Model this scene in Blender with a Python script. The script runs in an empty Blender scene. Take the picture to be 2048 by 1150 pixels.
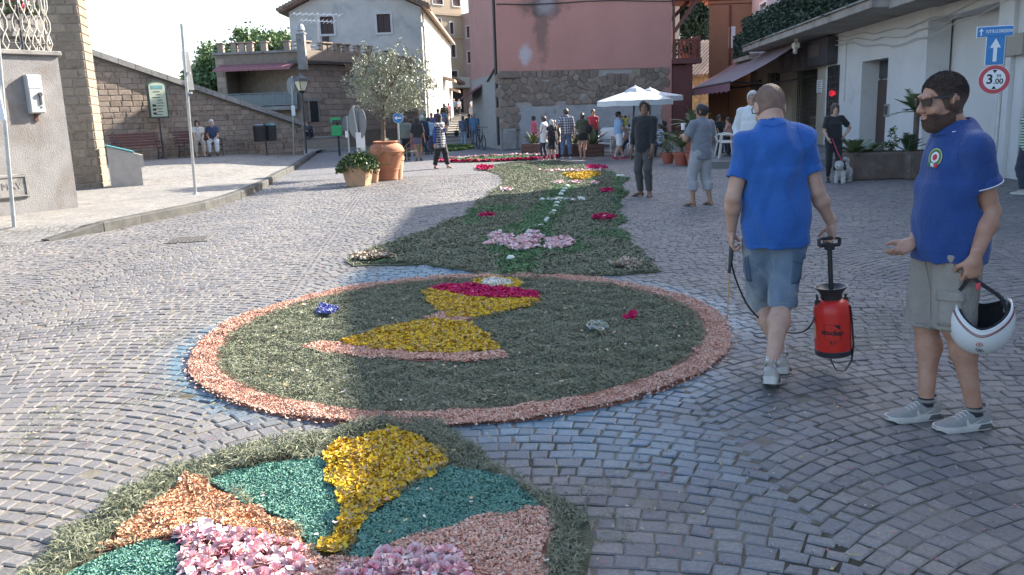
import bpy,bmesh,math,random
import numpy as np
from mathutils import Vector,Matrix
R=math.radians
rng=np.random.default_rng(7)
random.seed(7)
sc=bpy.context.scene
# --- camera
H,FPX=1.62,1700.0
PITCH=math.atan(350/FPX)
ROLL=R(-2.05)
cam=bpy.data.cameras.new('camera')
camo=bpy.data.objects.new('camera',cam)
sc.collection.objects.link(camo)
cam.sensor_width=36
cam.lens=FPX/2048*36
cam.clip_end=3000
CR=Matrix.Rotation(math.pi/2-PITCH,3,'X')@Matrix.Rotation(ROLL,3,'Z')
camo.matrix_world=Matrix.Translation((0,0,H))@CR.to_4x4()
sc.camera=camo
# --- light
SUN_AZ,SUN_EL=R(52),R(30)
world=bpy.data.worlds.new('World')
sc.world=world
world.use_nodes=True
wn=world.node_tree
bg=wn.nodes['Background']
sky=wn.nodes.new('ShaderNodeTexSky')
sky.sky_type='NISHITA'
sky.sun_disc=False
sky.sun_elevation=SUN_EL
sky.sun_rotation=SUN_AZ
sky.air_density=0.9
sky.dust_density=2.0
sky.ozone_density=0.9
wn.links.new(sky.outputs[0],bg.inputs[0])
bg.inputs[1].default_value=0.125
sl=bpy.data.lights.new('sun','SUN')
sl.energy=5.0
sl.angle=R(0.53)
sl.color=(1,0.93,0.82)
slo=bpy.data.objects.new('sun',sl)
sc.collection.objects.link(slo)
SUNV=Vector((math.sin(SUN_AZ)*math.cos(SUN_EL),math.cos(SUN_AZ)*math.cos(SUN_EL),math.sin(SUN_EL)))
slo.rotation_euler=SUNV.to_track_quat('Z','Y').to_euler()
sc.view_settings.view_transform='Standard'
sc.view_settings.look='None'
sc.view_settings.exposure=1.84
sc.view_settings.gamma=1
sc.view_settings.use_curve_mapping=False
# --- pixel <-> world (photo is 2048 x 1150)
CRn=np.array(CR)
def ray(px,py):
 return CR@Vector(((px-1024)/FPX,(575-py)/FPX,-1))
def G(px,py,z=0.0):
 d=ray(px,py);t=(z-H)/d.z
 return Vector((d.x*t,d.y*t,z))
def Y_(px,py,y):
 d=ray(px,py);t=y/d.y
 return Vector((d.x*t,y,H+d.z*t))
def onp(px,py,p0,n):
 d=ray(px,py);o=Vector((0,0,H));n=Vector(n);t=(Vector(p0)-o).dot(n)/d.dot(n)
 return o+d*t
def proj(P):
 Q=(np.asarray(P,float)-np.array([0,0,H]))@CRn
 return np.stack([1024+FPX*Q[:,0]/-Q[:,2],575-FPX*Q[:,1]/-Q[:,2]],1)
# --- objects
COL=sc.collection
ORG={}
def tag(o,label=None,cat=None,group=None,kind=None):
 if label:
  o['label']=label
  if len(label.split())>15:print('LONG',label)
 if cat:o['category']=cat
 if group:o['group']=group
 if kind:o['kind']=kind
 return o
def thing(name,label,cat,loc=(0,0,0),rz=0.0,group=None,kind=None):
 o=bpy.data.objects.new(name,None)
 COL.objects.link(o)
 o.location=loc;o.rotation_euler=(0,0,rz);o.empty_display_size=.1
 ORG[o.name]=Vector(loc)if rz==0 else None
 return tag(o,label,cat,group,kind)
def link(name,me,mat=None,parent=None,smooth=False):
 o=bpy.data.objects.new(name,me)
 COL.objects.link(o)
 if parent is not None:o.parent=parent;ORG[o.name]=ORG.get(parent.name)
 else:ORG[o.name]=Vector((0,0,0))
 if mat is not None:
  me.materials.clear()
  for m in(mat if isinstance(mat,(list,tuple))else[mat]):me.materials.append(m)
 if smooth:me.polygons.foreach_set('use_smooth',[True]*len(me.polygons))
 return o
def dup(root,loc=None,rz=None,label=None,group=None,scale=None):
 r=root.copy();COL.objects.link(r);ORG[r.name]=None
 if loc is not None:r.location=loc
 if rz is not None:r.rotation_euler[2]=rz
 if label:r['label']=label
 if group:r['group']=group
 if scale:r.scale=(scale,)*3
 for ch in root.children:
  c=ch.copy();COL.objects.link(c);c.parent=r
  for g in ch.children:
   d=g.copy();COL.objects.link(d);d.parent=c
 return r
def np_mesh(name,V,F):
 me=bpy.data.meshes.new(name)
 V=np.ascontiguousarray(V,np.float32);F=np.ascontiguousarray(F,np.int32)
 m,k=F.shape
 me.vertices.add(len(V));me.vertices.foreach_set('co',V.ravel())
 me.loops.add(m*k);me.loops.foreach_set('vertex_index',F.ravel())
 me.polygons.add(m)
 me.polygons.foreach_set('loop_start',np.arange(0,m*k,k,dtype=np.int32))
 try:me.polygons.foreach_set('loop_total',np.full(m,k,np.int32))
 except Exception:pass
 me.update(calc_edges=True);me.validate()
 return me
class MB:
 """collects shapes; build() links them as ONE mesh object"""
 def __init__(s):s.v=[];s.f=[];s.mi=[];s.cm=0
 def add(s,vs,fs):
  b=len(s.v);s.v+=[tuple(v)for v in vs];s.f+=[tuple(b+i for i in f)for f in fs];s.mi+=[s.cm]*len(fs);return s
 def box(s,c,d,ax=None,bev=0.0):
  c=Vector(c);ux,uy,uz=[Vector(a)for a in ax]if ax else(Vector((1,0,0)),Vector((0,1,0)),Vector((0,0,1)))
  hx,hy,hz=d[0]/2,d[1]/2,d[2]/2
  if bev<=0:
   vs=[c+ux*(hx*i)+uy*(hy*j)+uz*(hz*k)for k in(-1,1)for j in(-1,1)for i in(-1,1)]
   return s.add(vs,[(0,2,3,1),(4,5,7,6),(0,1,5,4),(2,6,7,3),(0,4,6,2),(1,3,7,5)])
  b=min(bev,hx*.9,hy*.9,hz*.9)
  prof=[(-hx+b,-hy),(hx-b,-hy),(hx,-hy+b),(hx,hy-b),(hx-b,hy),(-hx+b,hy),(-hx,hy-b),(-hx,-hy+b)]
  vs=[]
  for z,ins in((-hz,b),(-hz+b,0),(hz-b,0),(hz,b)):
   for(x,y)in prof:
    x2=max(-hx+ins,min(hx-ins,x));y2=max(-hy+ins,min(hy-ins,y))
    vs.append(c+ux*x2+uy*y2+uz*z)
  fs=[tuple(range(7,-1,-1)),tuple(range(24,32))]
  for k in range(3):
   for i in range(8):fs.append((k*8+i,k*8+(i+1)%8,k*8+8+(i+1)%8,k*8+8+i))
  return s.add(vs,fs)
 def seg(s,a,b,w,h,up=(0,0,1)):
  a,b=Vector(a),Vector(b);d=b-a;L=d.length;uz=d/L
  ux=Vector(up).cross(uz)
  if ux.length<1e-4:ux=Vector((1,0,0)).cross(uz)
  ux.normalize();uy=uz.cross(ux)
  return s.box((a+b)/2,(w,h,L),(ux,uy,uz))
 def tube(s,pts,r,n=8,cap=True):
  pts=[Vector(p)for p in pts];m=len(pts);rs=r if isinstance(r,(list,tuple))else[r]*m
  vs=[];prev=None
  for i,p in enumerate(pts):
   t=(pts[min(i+1,m-1)]-pts[max(i-1,0)]).normalized()
   if prev is None:
    u=t.cross(Vector((0,0,1)))
    if u.length<.05:u=t.cross(Vector((1,0,0)))
   else:u=prev-t*prev.dot(t)
   u.normalize();prev=u;w=t.cross(u)
   for k in range(n):
    a=2*math.pi*k/n;vs.append(p+(u*math.cos(a)+w*math.sin(a))*rs[i])
  fs=[(i*n+k,i*n+(k+1)%n,(i+1)*n+(k+1)%n,(i+1)*n+k)for i in range(m-1)for k in range(n)]
  if cap:fs+=[tuple(range(n-1,-1,-1)),tuple(range((m-1)*n,m*n))]
  return s.add(vs,fs)
 def lathe(s,prof,c=(0,0,0),n=24,cap=True,squash=1.0):
  c=Vector(c);vs=[]
  for r,z in prof:
   for k in range(n):
    a=2*math.pi*k/n;vs.append(c+Vector((r*math.cos(a),r*math.sin(a)*squash,z)))
  m=len(prof)
  fs=[(i*n+k,i*n+(k+1)%n,(i+1)*n+(k+1)%n,(i+1)*n+k)for i in range(m-1)for k in range(n)]
  if cap:fs+=[tuple(range(n-1,-1,-1)),tuple(range((m-1)*n,m*n))]
  return s.add(vs,fs)
 def prism(s,poly,d):
  d=Vector(d);n=len(poly);a=[Vector(p)for p in poly]
  return s.add(a+[p+d for p in a],[tuple(range(n-1,-1,-1)),tuple(range(n,2*n))]+[(i,(i+1)%n,n+(i+1)%n,n+i)for i in range(n)])
 def ball(s,c,r,n=10,m=7):
  c=Vector(c);r=r if isinstance(r,(tuple,list))else(r,)*3
  vs=[c+Vector((0,0,-r[2]))]
  for j in range(1,m):
   t=math.pi*j/m-math.pi/2
   for k in range(n):
    a=2*math.pi*k/n;vs.append(c+Vector((r[0]*math.cos(t)*math.cos(a),r[1]*math.cos(t)*math.sin(a),r[2]*math.sin(t))))
  vs.append(c+Vector((0,0,r[2])))
  fs=[(0,1+(k+1)%n,1+k)for k in range(n)]
  for j in range(m-2):fs+=[(1+j*n+k,1+j*n+(k+1)%n,1+(j+1)*n+(k+1)%n,1+(j+1)*n+k)for k in range(n)]
  L=len(vs)-1;b=1+(m-2)*n
  fs+=[(b+k,b+(k+1)%n,L)for k in range(n)]
  return s.add(vs,fs)
 def build(s,name,mat=None,parent=None,smooth=False,local=False):
  off=Vector((0,0,0))
  if parent is not None and not local:off=ORG[parent.name]
  me=bpy.data.meshes.new(name)
  me.from_pydata([(v[0]-off[0],v[1]-off[1],v[2]-off[2])for v in s.v],[],s.f)
  o=link(name,me,mat,parent,smooth)
  if any(s.mi):me.polygons.foreach_set('material_index',s.mi)
  me.update()
  if smooth:
   try:me.set_sharp_from_angle(angle=R(40))
   except Exception:pass
  return o
# --- materials
MATS={}
def nd(t,typ,**kw):
 n=t.nodes.new(typ)
 for k,v in kw.items():setattr(n,k,v)
 return n
def ramp(t,cols,pos=None,interp='LINEAR'):
 r=nd(t,'ShaderNodeValToRGB');e=r.color_ramp.elements;r.color_ramp.interpolation=interp
 n=len(cols);pos=pos or[i/max(1,n-1)for i in range(n)]
 while len(e)<n:e.new(.5)
 for i in range(n):e[i].position=pos[i];c=cols[i];e[i].color=(c[0],c[1],c[2],1)
 return r
def noise(t,vec,scale,detail=4,rough=.55,dist=0.0):
 n=nd(t,'ShaderNodeTexNoise');n.inputs['Scale'].default_value=scale;n.inputs['Detail'].default_value=detail
 n.inputs['Roughness'].default_value=rough;n.inputs['Distortion'].default_value=dist
 if vec is not None:t.links.new(vec,n.inputs['Vector'])
 return n
def mix(t,a,b,fac,mode='MIX'):
 m=nd(t,'ShaderNodeMix',data_type='RGBA',blend_type=mode)
 for i,x in((0,fac),(6,a),(7,b)):
  if hasattr(x,'links')or hasattr(x,'is_linked'):t.links.new(x,m.inputs[i])
  elif i==0:m.inputs[0].default_value=x
  else:m.inputs[i].default_value=(x[0],x[1],x[2],1)
 return m.outputs[2]
def mat(name,c,c2=None,scale=3.0,rough=.8,bump=0.0,bscale=60.0,metal=0.0,island=None,objrand=0.0,stain=None,sscale=.7,spos=(.5,.66),spec=.5,stretch=None,trans=0.0,emit=0.0,extra=None,dist=.3,sheen=0.0,sub=0.0):
 if name in MATS:return MATS[name]
 m=bpy.data.materials.new(name);m.use_nodes=True;t=m.node_tree
 b=t.nodes['Principled BSDF'];L=t.links.new
 b.inputs['Roughness'].default_value=rough;b.inputs['Metallic'].default_value=metal
 b.inputs['Specular IOR Level'].default_value=spec
 if sheen:b.inputs['Sheen Weight'].default_value=sheen
 g=nd(t,'ShaderNodeNewGeometry');vec=g.outputs['Position']
 if stretch:
  mp=nd(t,'ShaderNodeMapping');mp.inputs['Scale'].default_value=stretch;L(vec,mp.inputs['Vector']);vec=mp.outputs[0]
 b.inputs['Base Color'].default_value=(*c[:3],1)
 out=None
 if island:
  r=ramp(t,island);L(g.outputs['Random Per Island'],r.inputs[0]);out=r.outputs[0]
 if c2:
  n=noise(t,vec,scale,6,.6,dist);r=ramp(t,[c,c2],[.36,.64]);L(n.outputs[0],r.inputs[0])
  out=r.outputs[0]if out is None else mix(t,out,r.outputs[0],.35)
 if stain:
  n=noise(t,g.outputs['Position'],sscale,7,.68,.6);r=ramp(t,[(0,0,0),(1,1,1)],list(spos));L(n.outputs[0],r.inputs[0])
  out=mix(t,out if out is not None else c,stain,r.outputs[0])
 if objrand:
  oi=nd(t,'ShaderNodeObjectInfo');mr=nd(t,'ShaderNodeMapRange');L(oi.outputs['Random'],mr.inputs[0])
  mr.inputs[3].default_value=1-objrand;mr.inputs[4].default_value=1+objrand
  hs=nd(t,'ShaderNodeHueSaturation');L(mr.outputs[0],hs.inputs['Value'])
  if out is not None:L(out,hs.inputs['Color'])
  else:hs.inputs['Color'].default_value=(*c[:3],1)
  out=hs.outputs[0]
 if extra:out=extra(t,out,vec,b)
 if out is not None:L(out,b.inputs['Base Color'])
 if bump:
  n=noise(t,vec,bscale,5,.65);bp=nd(t,'ShaderNodeBump');bp.inputs['Strength'].default_value=min(1,bump)
  bp.inputs['Distance'].default_value=.02 if bump<=1 else .02*bump
  L(n.outputs[0],bp.inputs['Height']);L(bp.outputs[0],b.inputs['Normal'])
 if trans:
  b.inputs['Transmission Weight'].default_value=trans
 if sub:
  b.inputs['Subsurface Weight'].default_value=sub;b.inputs['Subsurface Radius'].default_value=(.01,.004,.002);b.inputs['Subsurface Scale'].default_value=1
 if emit:
  b.inputs['Emission Color'].default_value=(*c[:3],1);b.inputs['Emission Strength'].default_value=emit
 MATS[name]=m
 return m
def text_mesh(txt,size,align='CENTER',depth=0.001,bold=0.0,shear=0.0):
 cu=bpy.data.curves.new('lettering','FONT');cu.body=txt;cu.size=size;cu.align_x=align;cu.align_y='CENTER'
 cu.extrude=depth;cu.offset=bold;cu.shear=shear;cu.resolution_u=3
 o=bpy.data.objects.new('lettering',cu);COL.objects.link(o)
 dg=bpy.context.evaluated_depsgraph_get()
 me=bpy.data.meshes.new_from_object(o.evaluated_get(dg))
 bpy.data.objects.remove(o);bpy.data.curves.remove(cu)
 return me
def put_text(name,txt,size,origin,xdir,zdir,mat_,parent,depth=.001,bold=0.0,shear=0.0,sx=1.0,local=False,align='CENTER'):
 me=text_mesh(txt,size,align,depth,bold,shear)
 X=Vector(xdir).normalized();Z=Vector(zdir).normalized();o_=Vector(origin)
 if not local and parent is not None:o_=o_-ORG[parent.name]
 Mx=Matrix((X*sx,Z,X.cross(Z))).transposed().to_4x4();Mx.translation=o_
 me.transform(Mx)
 o=link(name,me,mat_,parent);o['kind']='stuff';return o
def inpoly(P,poly):
 x,y=P[:,0],P[:,1];n=len(poly);ins=np.zeros(len(P),bool);j=n-1
 for i in range(n):
  xi,yi=poly[i][0],poly[i][1];xj,yj=poly[j][0],poly[j][1]
  c=((yi>y)!=(yj>y))&(x<(xj-xi)*(y-yi)/(yj-yi+1e-12)+xi);ins^=c;j=i
 return ins
def vnoise(P,f,seed=0):
 r=np.random.default_rng(seed+991);out=np.zeros(len(P))
 for k in range(6):
  d=r.normal(size=P.shape[1]);d/=np.linalg.norm(d);q=f*(0.7+.9*r.random())
  out+=np.sin(P@d*q+r.random()*6.28+1.3*np.sin(P@np.roll(d,1)*q*.6+r.random()*6))
 return out/3.2
# --- paving materials
def tint_mat(name,cols,wetcol=True,rough=.62,bump=.5,bscale=140):
 m=bpy.data.materials.new(name);m.use_nodes=True;t=m.node_tree;L=t.links.new;b=t.nodes['Principled BSDF']
 a=nd(t,'ShaderNodeAttribute',attribute_name='rnd');w=nd(t,'ShaderNodeAttribute',attribute_name='wet')
 r=ramp(t,cols);L(a.outputs['Fac'],r.inputs[0])
 g=nd(t,'ShaderNodeNewGeometry')
 n=noise(t,g.outputs['Position'],55,6,.7);r2=ramp(t,[(.62,.62,.62),(1.25,1.25,1.25)],[.3,.7]);L(n.outputs[0],r2.inputs[0])
 c=mix(t,r.outputs[0],r2.outputs[0],.9,'MULTIPLY')
 n3=noise(t,g.outputs['Position'],1.1,5,.6);r3=ramp(t,[(.75,.76,.8),(1.12,1.08,1.02)],[.35,.65]);L(n3.outputs[0],r3.inputs[0])
 c=mix(t,c,r3.outputs[0],.8,'MULTIPLY')
 wf=nd(t,'ShaderNodeMath',operation='MULTIPLY');L(w.outputs['Fac'],wf.inputs[0]);wf.inputs[1].default_value=.8
 c=mix(t,c,mix(t,c,(.42,1.2,1.75),1.0,'MULTIPLY'),wf.outputs[0])
 L(c,b.inputs['Base Color'])
 mr=nd(t,'ShaderNodeMapRange');L(w.outputs['Fac'],mr.inputs[0]);mr.inputs[3].default_value=rough;mr.inputs[4].default_value=.3
 L(mr.outputs[0],b.inputs['Roughness'])
 n2=noise(t,g.outputs['Position'],bscale,5,.7);bp=nd(t,'ShaderNodeBump');bp.inputs['Strength'].default_value=bump;bp.inputs['Distance'].default_value=.006
 L(n2.outputs[0],bp.inputs['Height']);L(bp.outputs[0],b.inputs['Normal'])
 return m
m_cobble=tint_mat('basalt_setts',[(.125,.118,.116),(.175,.166,.16),(.145,.14,.146),(.21,.198,.186),(.16,.145,.138)])
m_grout=mat('sandy_joints',(.34,.31,.255),(.24,.215,.17),6,.95,1.0,220,stain=(.075,.07,.045),sscale=1.2,spos=(.45,.6))
def sett_extra(scale,dark):
 def f(t,out,vec,b):
  v=nd(t,'ShaderNodeTexVoronoi',feature='DISTANCE_TO_EDGE');v.inputs['Scale'].default_value=scale;v.inputs['Randomness'].default_value=.55
  t.links.new(vec,v.inputs['Vector'])
  r=ramp(t,[dark,(1,1,1)],[.03,.12]);t.links.new(v.outputs['Distance'],r.inputs[0])
  v2=nd(t,'ShaderNodeTexVoronoi');v2.inputs['Scale'].default_value=scale;v2.inputs['Randomness'].default_value=.55;t.links.new(vec,v2.inputs['Vector'])
  r2=ramp(t,[(.72,.72,.72),(1.2,1.2,1.2)]);t.links.new(v2.outputs['Color'],r2.inputs[0])
  return mix(t,mix(t,out,r.outputs[0],1.0,'MULTIPLY'),r2.outputs[0],.8,'MULTIPLY')
 return f
m_paving=mat('far_setts',(.165,.16,.165),(.2,.19,.185),1.3,.65,.6,25,extra=sett_extra(8.5,(.45,.43,.4)),stretch=(1,1,1))
m_terr=mat('terrace_setts',(.22,.21,.2),(.27,.255,.23),1.6,.75,.6,30,extra=sett_extra(8,(.6,.57,.5)))
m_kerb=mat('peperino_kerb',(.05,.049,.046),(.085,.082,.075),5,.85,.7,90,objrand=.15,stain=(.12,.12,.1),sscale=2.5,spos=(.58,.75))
# --- flower carpet outlines on the ground
def gp(pts,z=0.0):return[tuple(G(x,y,z)[:2])for x,y in pts]
c_near,c_far=G(925,853),G(935,553)
CC=(c_near+c_far)/2
CCx=(G(379,690).x+G(1466,690).x)/2+.085
CRX,CRY=(G(1466,690).x-G(379,690).x)/2*1.012,(c_near-c_far).length/2
CCX,CCY=CCx,CC.y
P_front=gp([(60,1150),(110,1085),(180,1050),(230,1005),(300,960),(370,935),(470,905),(560,890),(640,878),(700,862),(760,848),(830,846),(880,860),(940,905),(1000,945),(1060,985),(1110,1003),(1165,1030),(1180,1085),(1165,1150),(1150,1230),(0,1230)])
P_long=gp([(690,525),(735,505),(790,485),(850,465),(890,445),(935,432),(958,405),(985,385),(1010,368),(1000,350),(960,338),(1000,330),(1050,325),(1110,322),(1170,332),(1225,347),(1240,356),(1262,357),(1240,372),(1250,385),(1258,391),(1240,398),(1232,425),(1252,444),(1232,455),(1262,485),(1290,520),(1320,545),(1240,552),(1120,553),(1000,556),(930,543),(850,530),(770,532),(710,533)])
def far_round(cx,cy,rx,ry,n=28):
 a,b=G(cx,cy-ry),G(cx,cy+ry);l,r=G(cx-rx,cy),G(cx+rx,cy);c=(a+b)/2
 return[(c.x+(r.x-l.x)/2*math.cos(k*2*math.pi/n),c.y+(b-a).length/2*math.sin(k*2*math.pi/n))for k in range(n)]
P_round2=far_round(1000,319,122,4.6)
P_round3=far_round(892,298,52,5.2)
P_circ=[(CCX+CRX*math.cos(a),CCY+CRY*math.sin(a))for a in np.linspace(0,2*math.pi,64,endpoint=False)]
# --- setts in arcs
def make_setts():
 Wc,RR,rh,ang=2.75,2.15,.101,R(6)
 ca,sa=math.cos(ang),math.sin(ang)
 rows=[]
 ucs=np.arange(-12,13)
 for j in ucs:
  uc=j*Wc+.1
  for k in range(-12,262):
   v0=k*rh
   n=int(rng.integers(26,31))
   w=rng.uniform(.72,1.3,n);e=np.concatenate([[0],np.cumsum(w)]);e=e/e[-1]
   th=(e-.5)*2*math.asin(Wc/2/RR)
   rows.append(np.stack([np.full(n,uc),np.full(n,v0),th[:-1],th[1:],np.full(n,k)],1))
 S=np.concatenate(rows);n=len(S)
 uc,v0,t0,t1=S[:,0],S[:,1],S[:,2],S[:,3]
 rhj=rh*np.ones(n)
 def pt(t,up):
  sg=1 if up else-1;sk=rh/2*np.cos(t)*np.sin(t)*sg
  t=np.arcsin(np.clip(np.sin(t)+sk/RR,-.99,.99));u=uc+RR*np.sin(t);v=v0+RR*np.cos(t)+sg*rhj/2
  return np.stack([u,v],1)
 C=np.stack([pt(t0,0),pt(t1,0),pt(t1,1),pt(t0,1)],1)
 X=C[...,0]*ca-C[...,1]*sa;Yv=C[...,0]*sa+C[...,1]*ca
 C=np.stack([X,Yv],2)
 C+=rng.normal(0,.0042,C.shape)
 cen=C.mean(1)
 keep=(cen[:,1]>2.35)&(cen[:,1]<23.5)
 C,cen=C[keep],cen[keep]
 pp=proj(np.column_stack([cen,np.zeros(len(cen))]))
 keep=(pp[:,0]>-260)&(pp[:,0]<2310)&(pp[:,1]<1330)
 keep&=rng.random(len(cen))>.004
 keep&=~terrace_mask(cen)
 return C[keep],cen[keep],pp[keep]
KERB_PX=[(96,462),(215,443),(330,420),(430,400),(495,378),(540,358),(556,346),(585,334),(632,303)]
KERB=[G(x,y,.15)for x,y in KERB_PX]
kx_y=np.array([p.y for p in KERB]+[60.]);kx_x=np.array([p.x for p in KERB]+[KERB[-1].x-1])
def kerbx(y):return np.interp(y,kx_y,kx_x)
Y0=KERB[0].y
def terrace_mask(c):return(c[:,1]>Y0)&(c[:,0]<kerbx(c[:,1])+.02)
def sstep(x):x=np.clip(x,0,1);return x*x*(3-2*x)
def tz(x,y):
 base=.15*sstep((np.asarray(y)-Y0)/.9)
 return base+.26*sstep((np.asarray(y)-17)/14)*sstep((kerbx(y)-np.asarray(x))/3.0)
ground=MB().add([(-400,-60,-.0048),(400,-60,-.0048),(400,900,-.0048),(-400,900,-.0048)],[(0,1,2,3)]).build('ground',m_grout)
tag(ground,'sandy joints and earth under the basalt setts of the square',None,None,'structure')
far=MB().add([(-60,23.4,.001),(60,23.4,.001),(60,47,.001),(-60,47,.001)],[(0,1,2,3)])
far.add([(-60,-40,.001),(60,-40,.001),(60,2.1,.001),(-60,2.1,.001)],[(0,1,2,3)])
far.add([(12,2.1,.001),(60,2.1,.001),(60,23.4,.001),(14,23.4,.001)],[(0,1,2,3)])
tag(far.build('paving',m_paving),'grey sett paving running on to the stepped alley',None,None,'structure')
C,cen,pp=make_setts()
ns=len(cen)
rr=np.hypot((cen[:,0]-CCX)/CRX,(cen[:,1]-CCY)/CRY)
wet=np.clip(1.17-rr,0,.14)/.14*(rr>.9)*np.clip(.62+.5*vnoise(cen,2.2,3),0,1)
wet[(cen[:,1]<4.2)&(cen[:,0]<-.1)]*=.6
near_r=np.clip(1.6-np.hypot(cen[:,0]-G(1120,930).x,cen[:,1]-G(1120,930).y),0,1)*np.clip(.5+.7*vnoise(cen,3,5),0,1)
wet=np.maximum(wet,np.clip(near_r,0,1)*.9)
sun_side=cen[:,0]<-1.6
wet[sun_side&(rr>1.06)]*=.3
topw_=np.clip(1-np.hypot((cen[:,0]-G(850,550).x)/1.0,(cen[:,1]-G(850,550).y)/.9),0,1)*1.6
wet=np.clip(np.maximum(wet,topw_),0,1)
inset=rng.uniform(.0045,.0088,ns);tilt=rng.normal(0,.0014,(ns,4));zt=rng.normal(0,.0015,ns)
D=cen[:,None,:]-C;Dn=D/(np.linalg.norm(D,axis=2,keepdims=True)+1e-9)
def ring(ins,z):return np.concatenate([C+Dn*ins[:,None,None]if not np.isscalar(ins)else C+Dn*ins,(z[:,:,None]if z.ndim==2 else np.broadcast_to(z[:,None,None],(ns,4,1)))],2)
r0=ring(inset,np.full((ns,4),-.02));r1=ring(inset,zt[:,None]+tilt-.0026);r2=ring(inset+.012,zt[:,None]+tilt+.0015)
V=np.concatenate([r0,r1,r2],1)
Fq=[]
for a in(0,4):
 for i in range(4):Fq.append((a+i,a+(i+1)%4,a+4+(i+1)%4,a+4+i))
Fq.append((8,9,10,11));Fq=np.array(Fq)
rnd=rng.random(ns)
def in_any(P):
 m=np.zeros(len(P),bool)
 for q in(P_front,P_long,P_circ):m|=inpoly(P,q)
 return m
vis=(pp[:,0]>4)&(pp[:,0]<2044)&(pp[:,1]<1146)&~in_any(cen)
vis&=~((pp[:,0]>1755)&(pp[:,0]<2000)&(pp[:,1]>760)&(pp[:,1]<860))
area=np.where(vis,1/(cen[:,1]**2+2.6)/(cen[:,1]),0)
order=np.argsort(-area);big=order[:298];rest=np.sort(order[298:])
def attr(me,name,vals):
 a=me.attributes.new(name,'FLOAT','POINT');a.data.foreach_set('value',np.ascontiguousarray(vals,np.float32))
m=len(rest)
me=np_mesh('cobble',V[rest].reshape(-1,3),(Fq[None]+12*np.arange(m)[:,None,None]).reshape(-1,4))
attr(me,'rnd',np.repeat(rnd[rest],12));attr(me,'wet',np.repeat(wet[rest],12))
me.shade_flat()if hasattr(me,'shade_flat')else None
tag(link('cobbles',me,m_cobble,ground),None,None,None,'stuff')
for i in big:
 c3=np.array([cen[i,0],cen[i,1],0.])
 me=bpy.data.meshes.new('cobble');me.from_pydata((V[i]-c3).tolist(),[],Fq.tolist())
 attr(me,'rnd',np.full(12,rnd[i]));attr(me,'wet',np.full(12,wet[i]))
 link('cobble',me,m_cobble,ground).location=c3
# --- raised terrace and kerb
ys=np.concatenate([np.linspace(Y0,Y0+1.2,6),np.linspace(Y0+1.5,46,40)]);fr=np.concatenate([[0],np.linspace(.03,1,14)**1.6])
gv,gf=[],[]
for y in ys:
 k=float(kerbx(y))-.12
 for f in fr:x=k+f*(-40-k);gv.append((x,y,float(tz(x,y))+.002))
nf=len(fr)
for a in range(len(ys)-1):
 for b in range(nf-1):gf.append((a*nf+b,(a+1)*nf+b,(a+1)*nf+b+1,a*nf+b+1))
terrace=MB().add(gv,gf).build('pavement',m_terr,None,True)
tag(terrace,'raised sett pavement in front of the sloping brick wall',None,None,'structure')
cl=[0.0]
for i in range(1,len(KERB)):cl.append(cl[-1]+(KERB[i]-KERB[i-1]).length)
def kpt(s):
 x=np.interp(s,cl,[p.x for p in KERB]);y=np.interp(s,cl,[p.y for p in KERB]);return Vector((x,y,0))
s=0.0;first=True
while s<cl[-1]-.3:
 L_=1.0 if first else random.uniform(.85,1.5);e=min(cl[-1],s+L_)
 a,b=kpt(s),kpt(e);d=(b-a).normalized();nrm=Vector((d.y,-d.x,0));inn=-nrm*.17
 g_=d*.006
 z0=float(tz(a.x-.1,a.y))if not first else .02
 z1=max(float(tz(b.x-.1,b.y)),.14)
 z0=z0 if first else max(z0,.14)
 mb=MB();a=a+g_;b=b-g_;j=random.uniform(-.008,.008)
 bt=Vector((0,0,-.05));cz=.018
 P=[a+bt,b+bt,b+Vector((0,0,z1-cz)),a+Vector((0,0,max(.005,z0-cz))),a+inn*.12+Vector((0,0,z0+.004)),b+inn*.12+Vector((0,0,z1+.004)),a+inn+Vector((0,0,z0+.004)),b+inn+Vector((0,0,z1+.004)),a+inn+bt,b+inn+bt]
 P=[p+nrm*j for p in P]
 mb.add(P,[(0,1,2,3),(3,2,5,4),(4,5,7,6),(6,7,9,8),(0,3,4,6,8),(1,9,7,5,2)])
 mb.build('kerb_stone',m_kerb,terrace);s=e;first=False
mc=G(378,480);t_=thing('manhole_cover','square iron manhole cover set in the sunlit setts near the kerb','manhole cover',(mc.x,mc.y,0),.2)
m_iron=mat('cast_iron',(.12,.11,.105),(.2,.18,.16),30,.6,.3,80,metal=.4)
mb=MB().box((0,0,.004),(.58,.58,.02));mb.build('frame',m_iron,t_,local=True)
mb=MB()
for i in range(9):
 for j in range(9):mb.box((-.22+i*.055,-.22+j*.055,.018),(.034,.022,.01),(Vector((.7,.7,0)),Vector((-.7,.7,0)),Vector((0,0,1)))if(i+j)%2 else(Vector((.7,-.7,0)),Vector((.7,.7,0)),Vector((0,0,1))))
mb.build('tread_pattern',m_iron,t_,local=True)['kind']='stuff'
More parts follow.
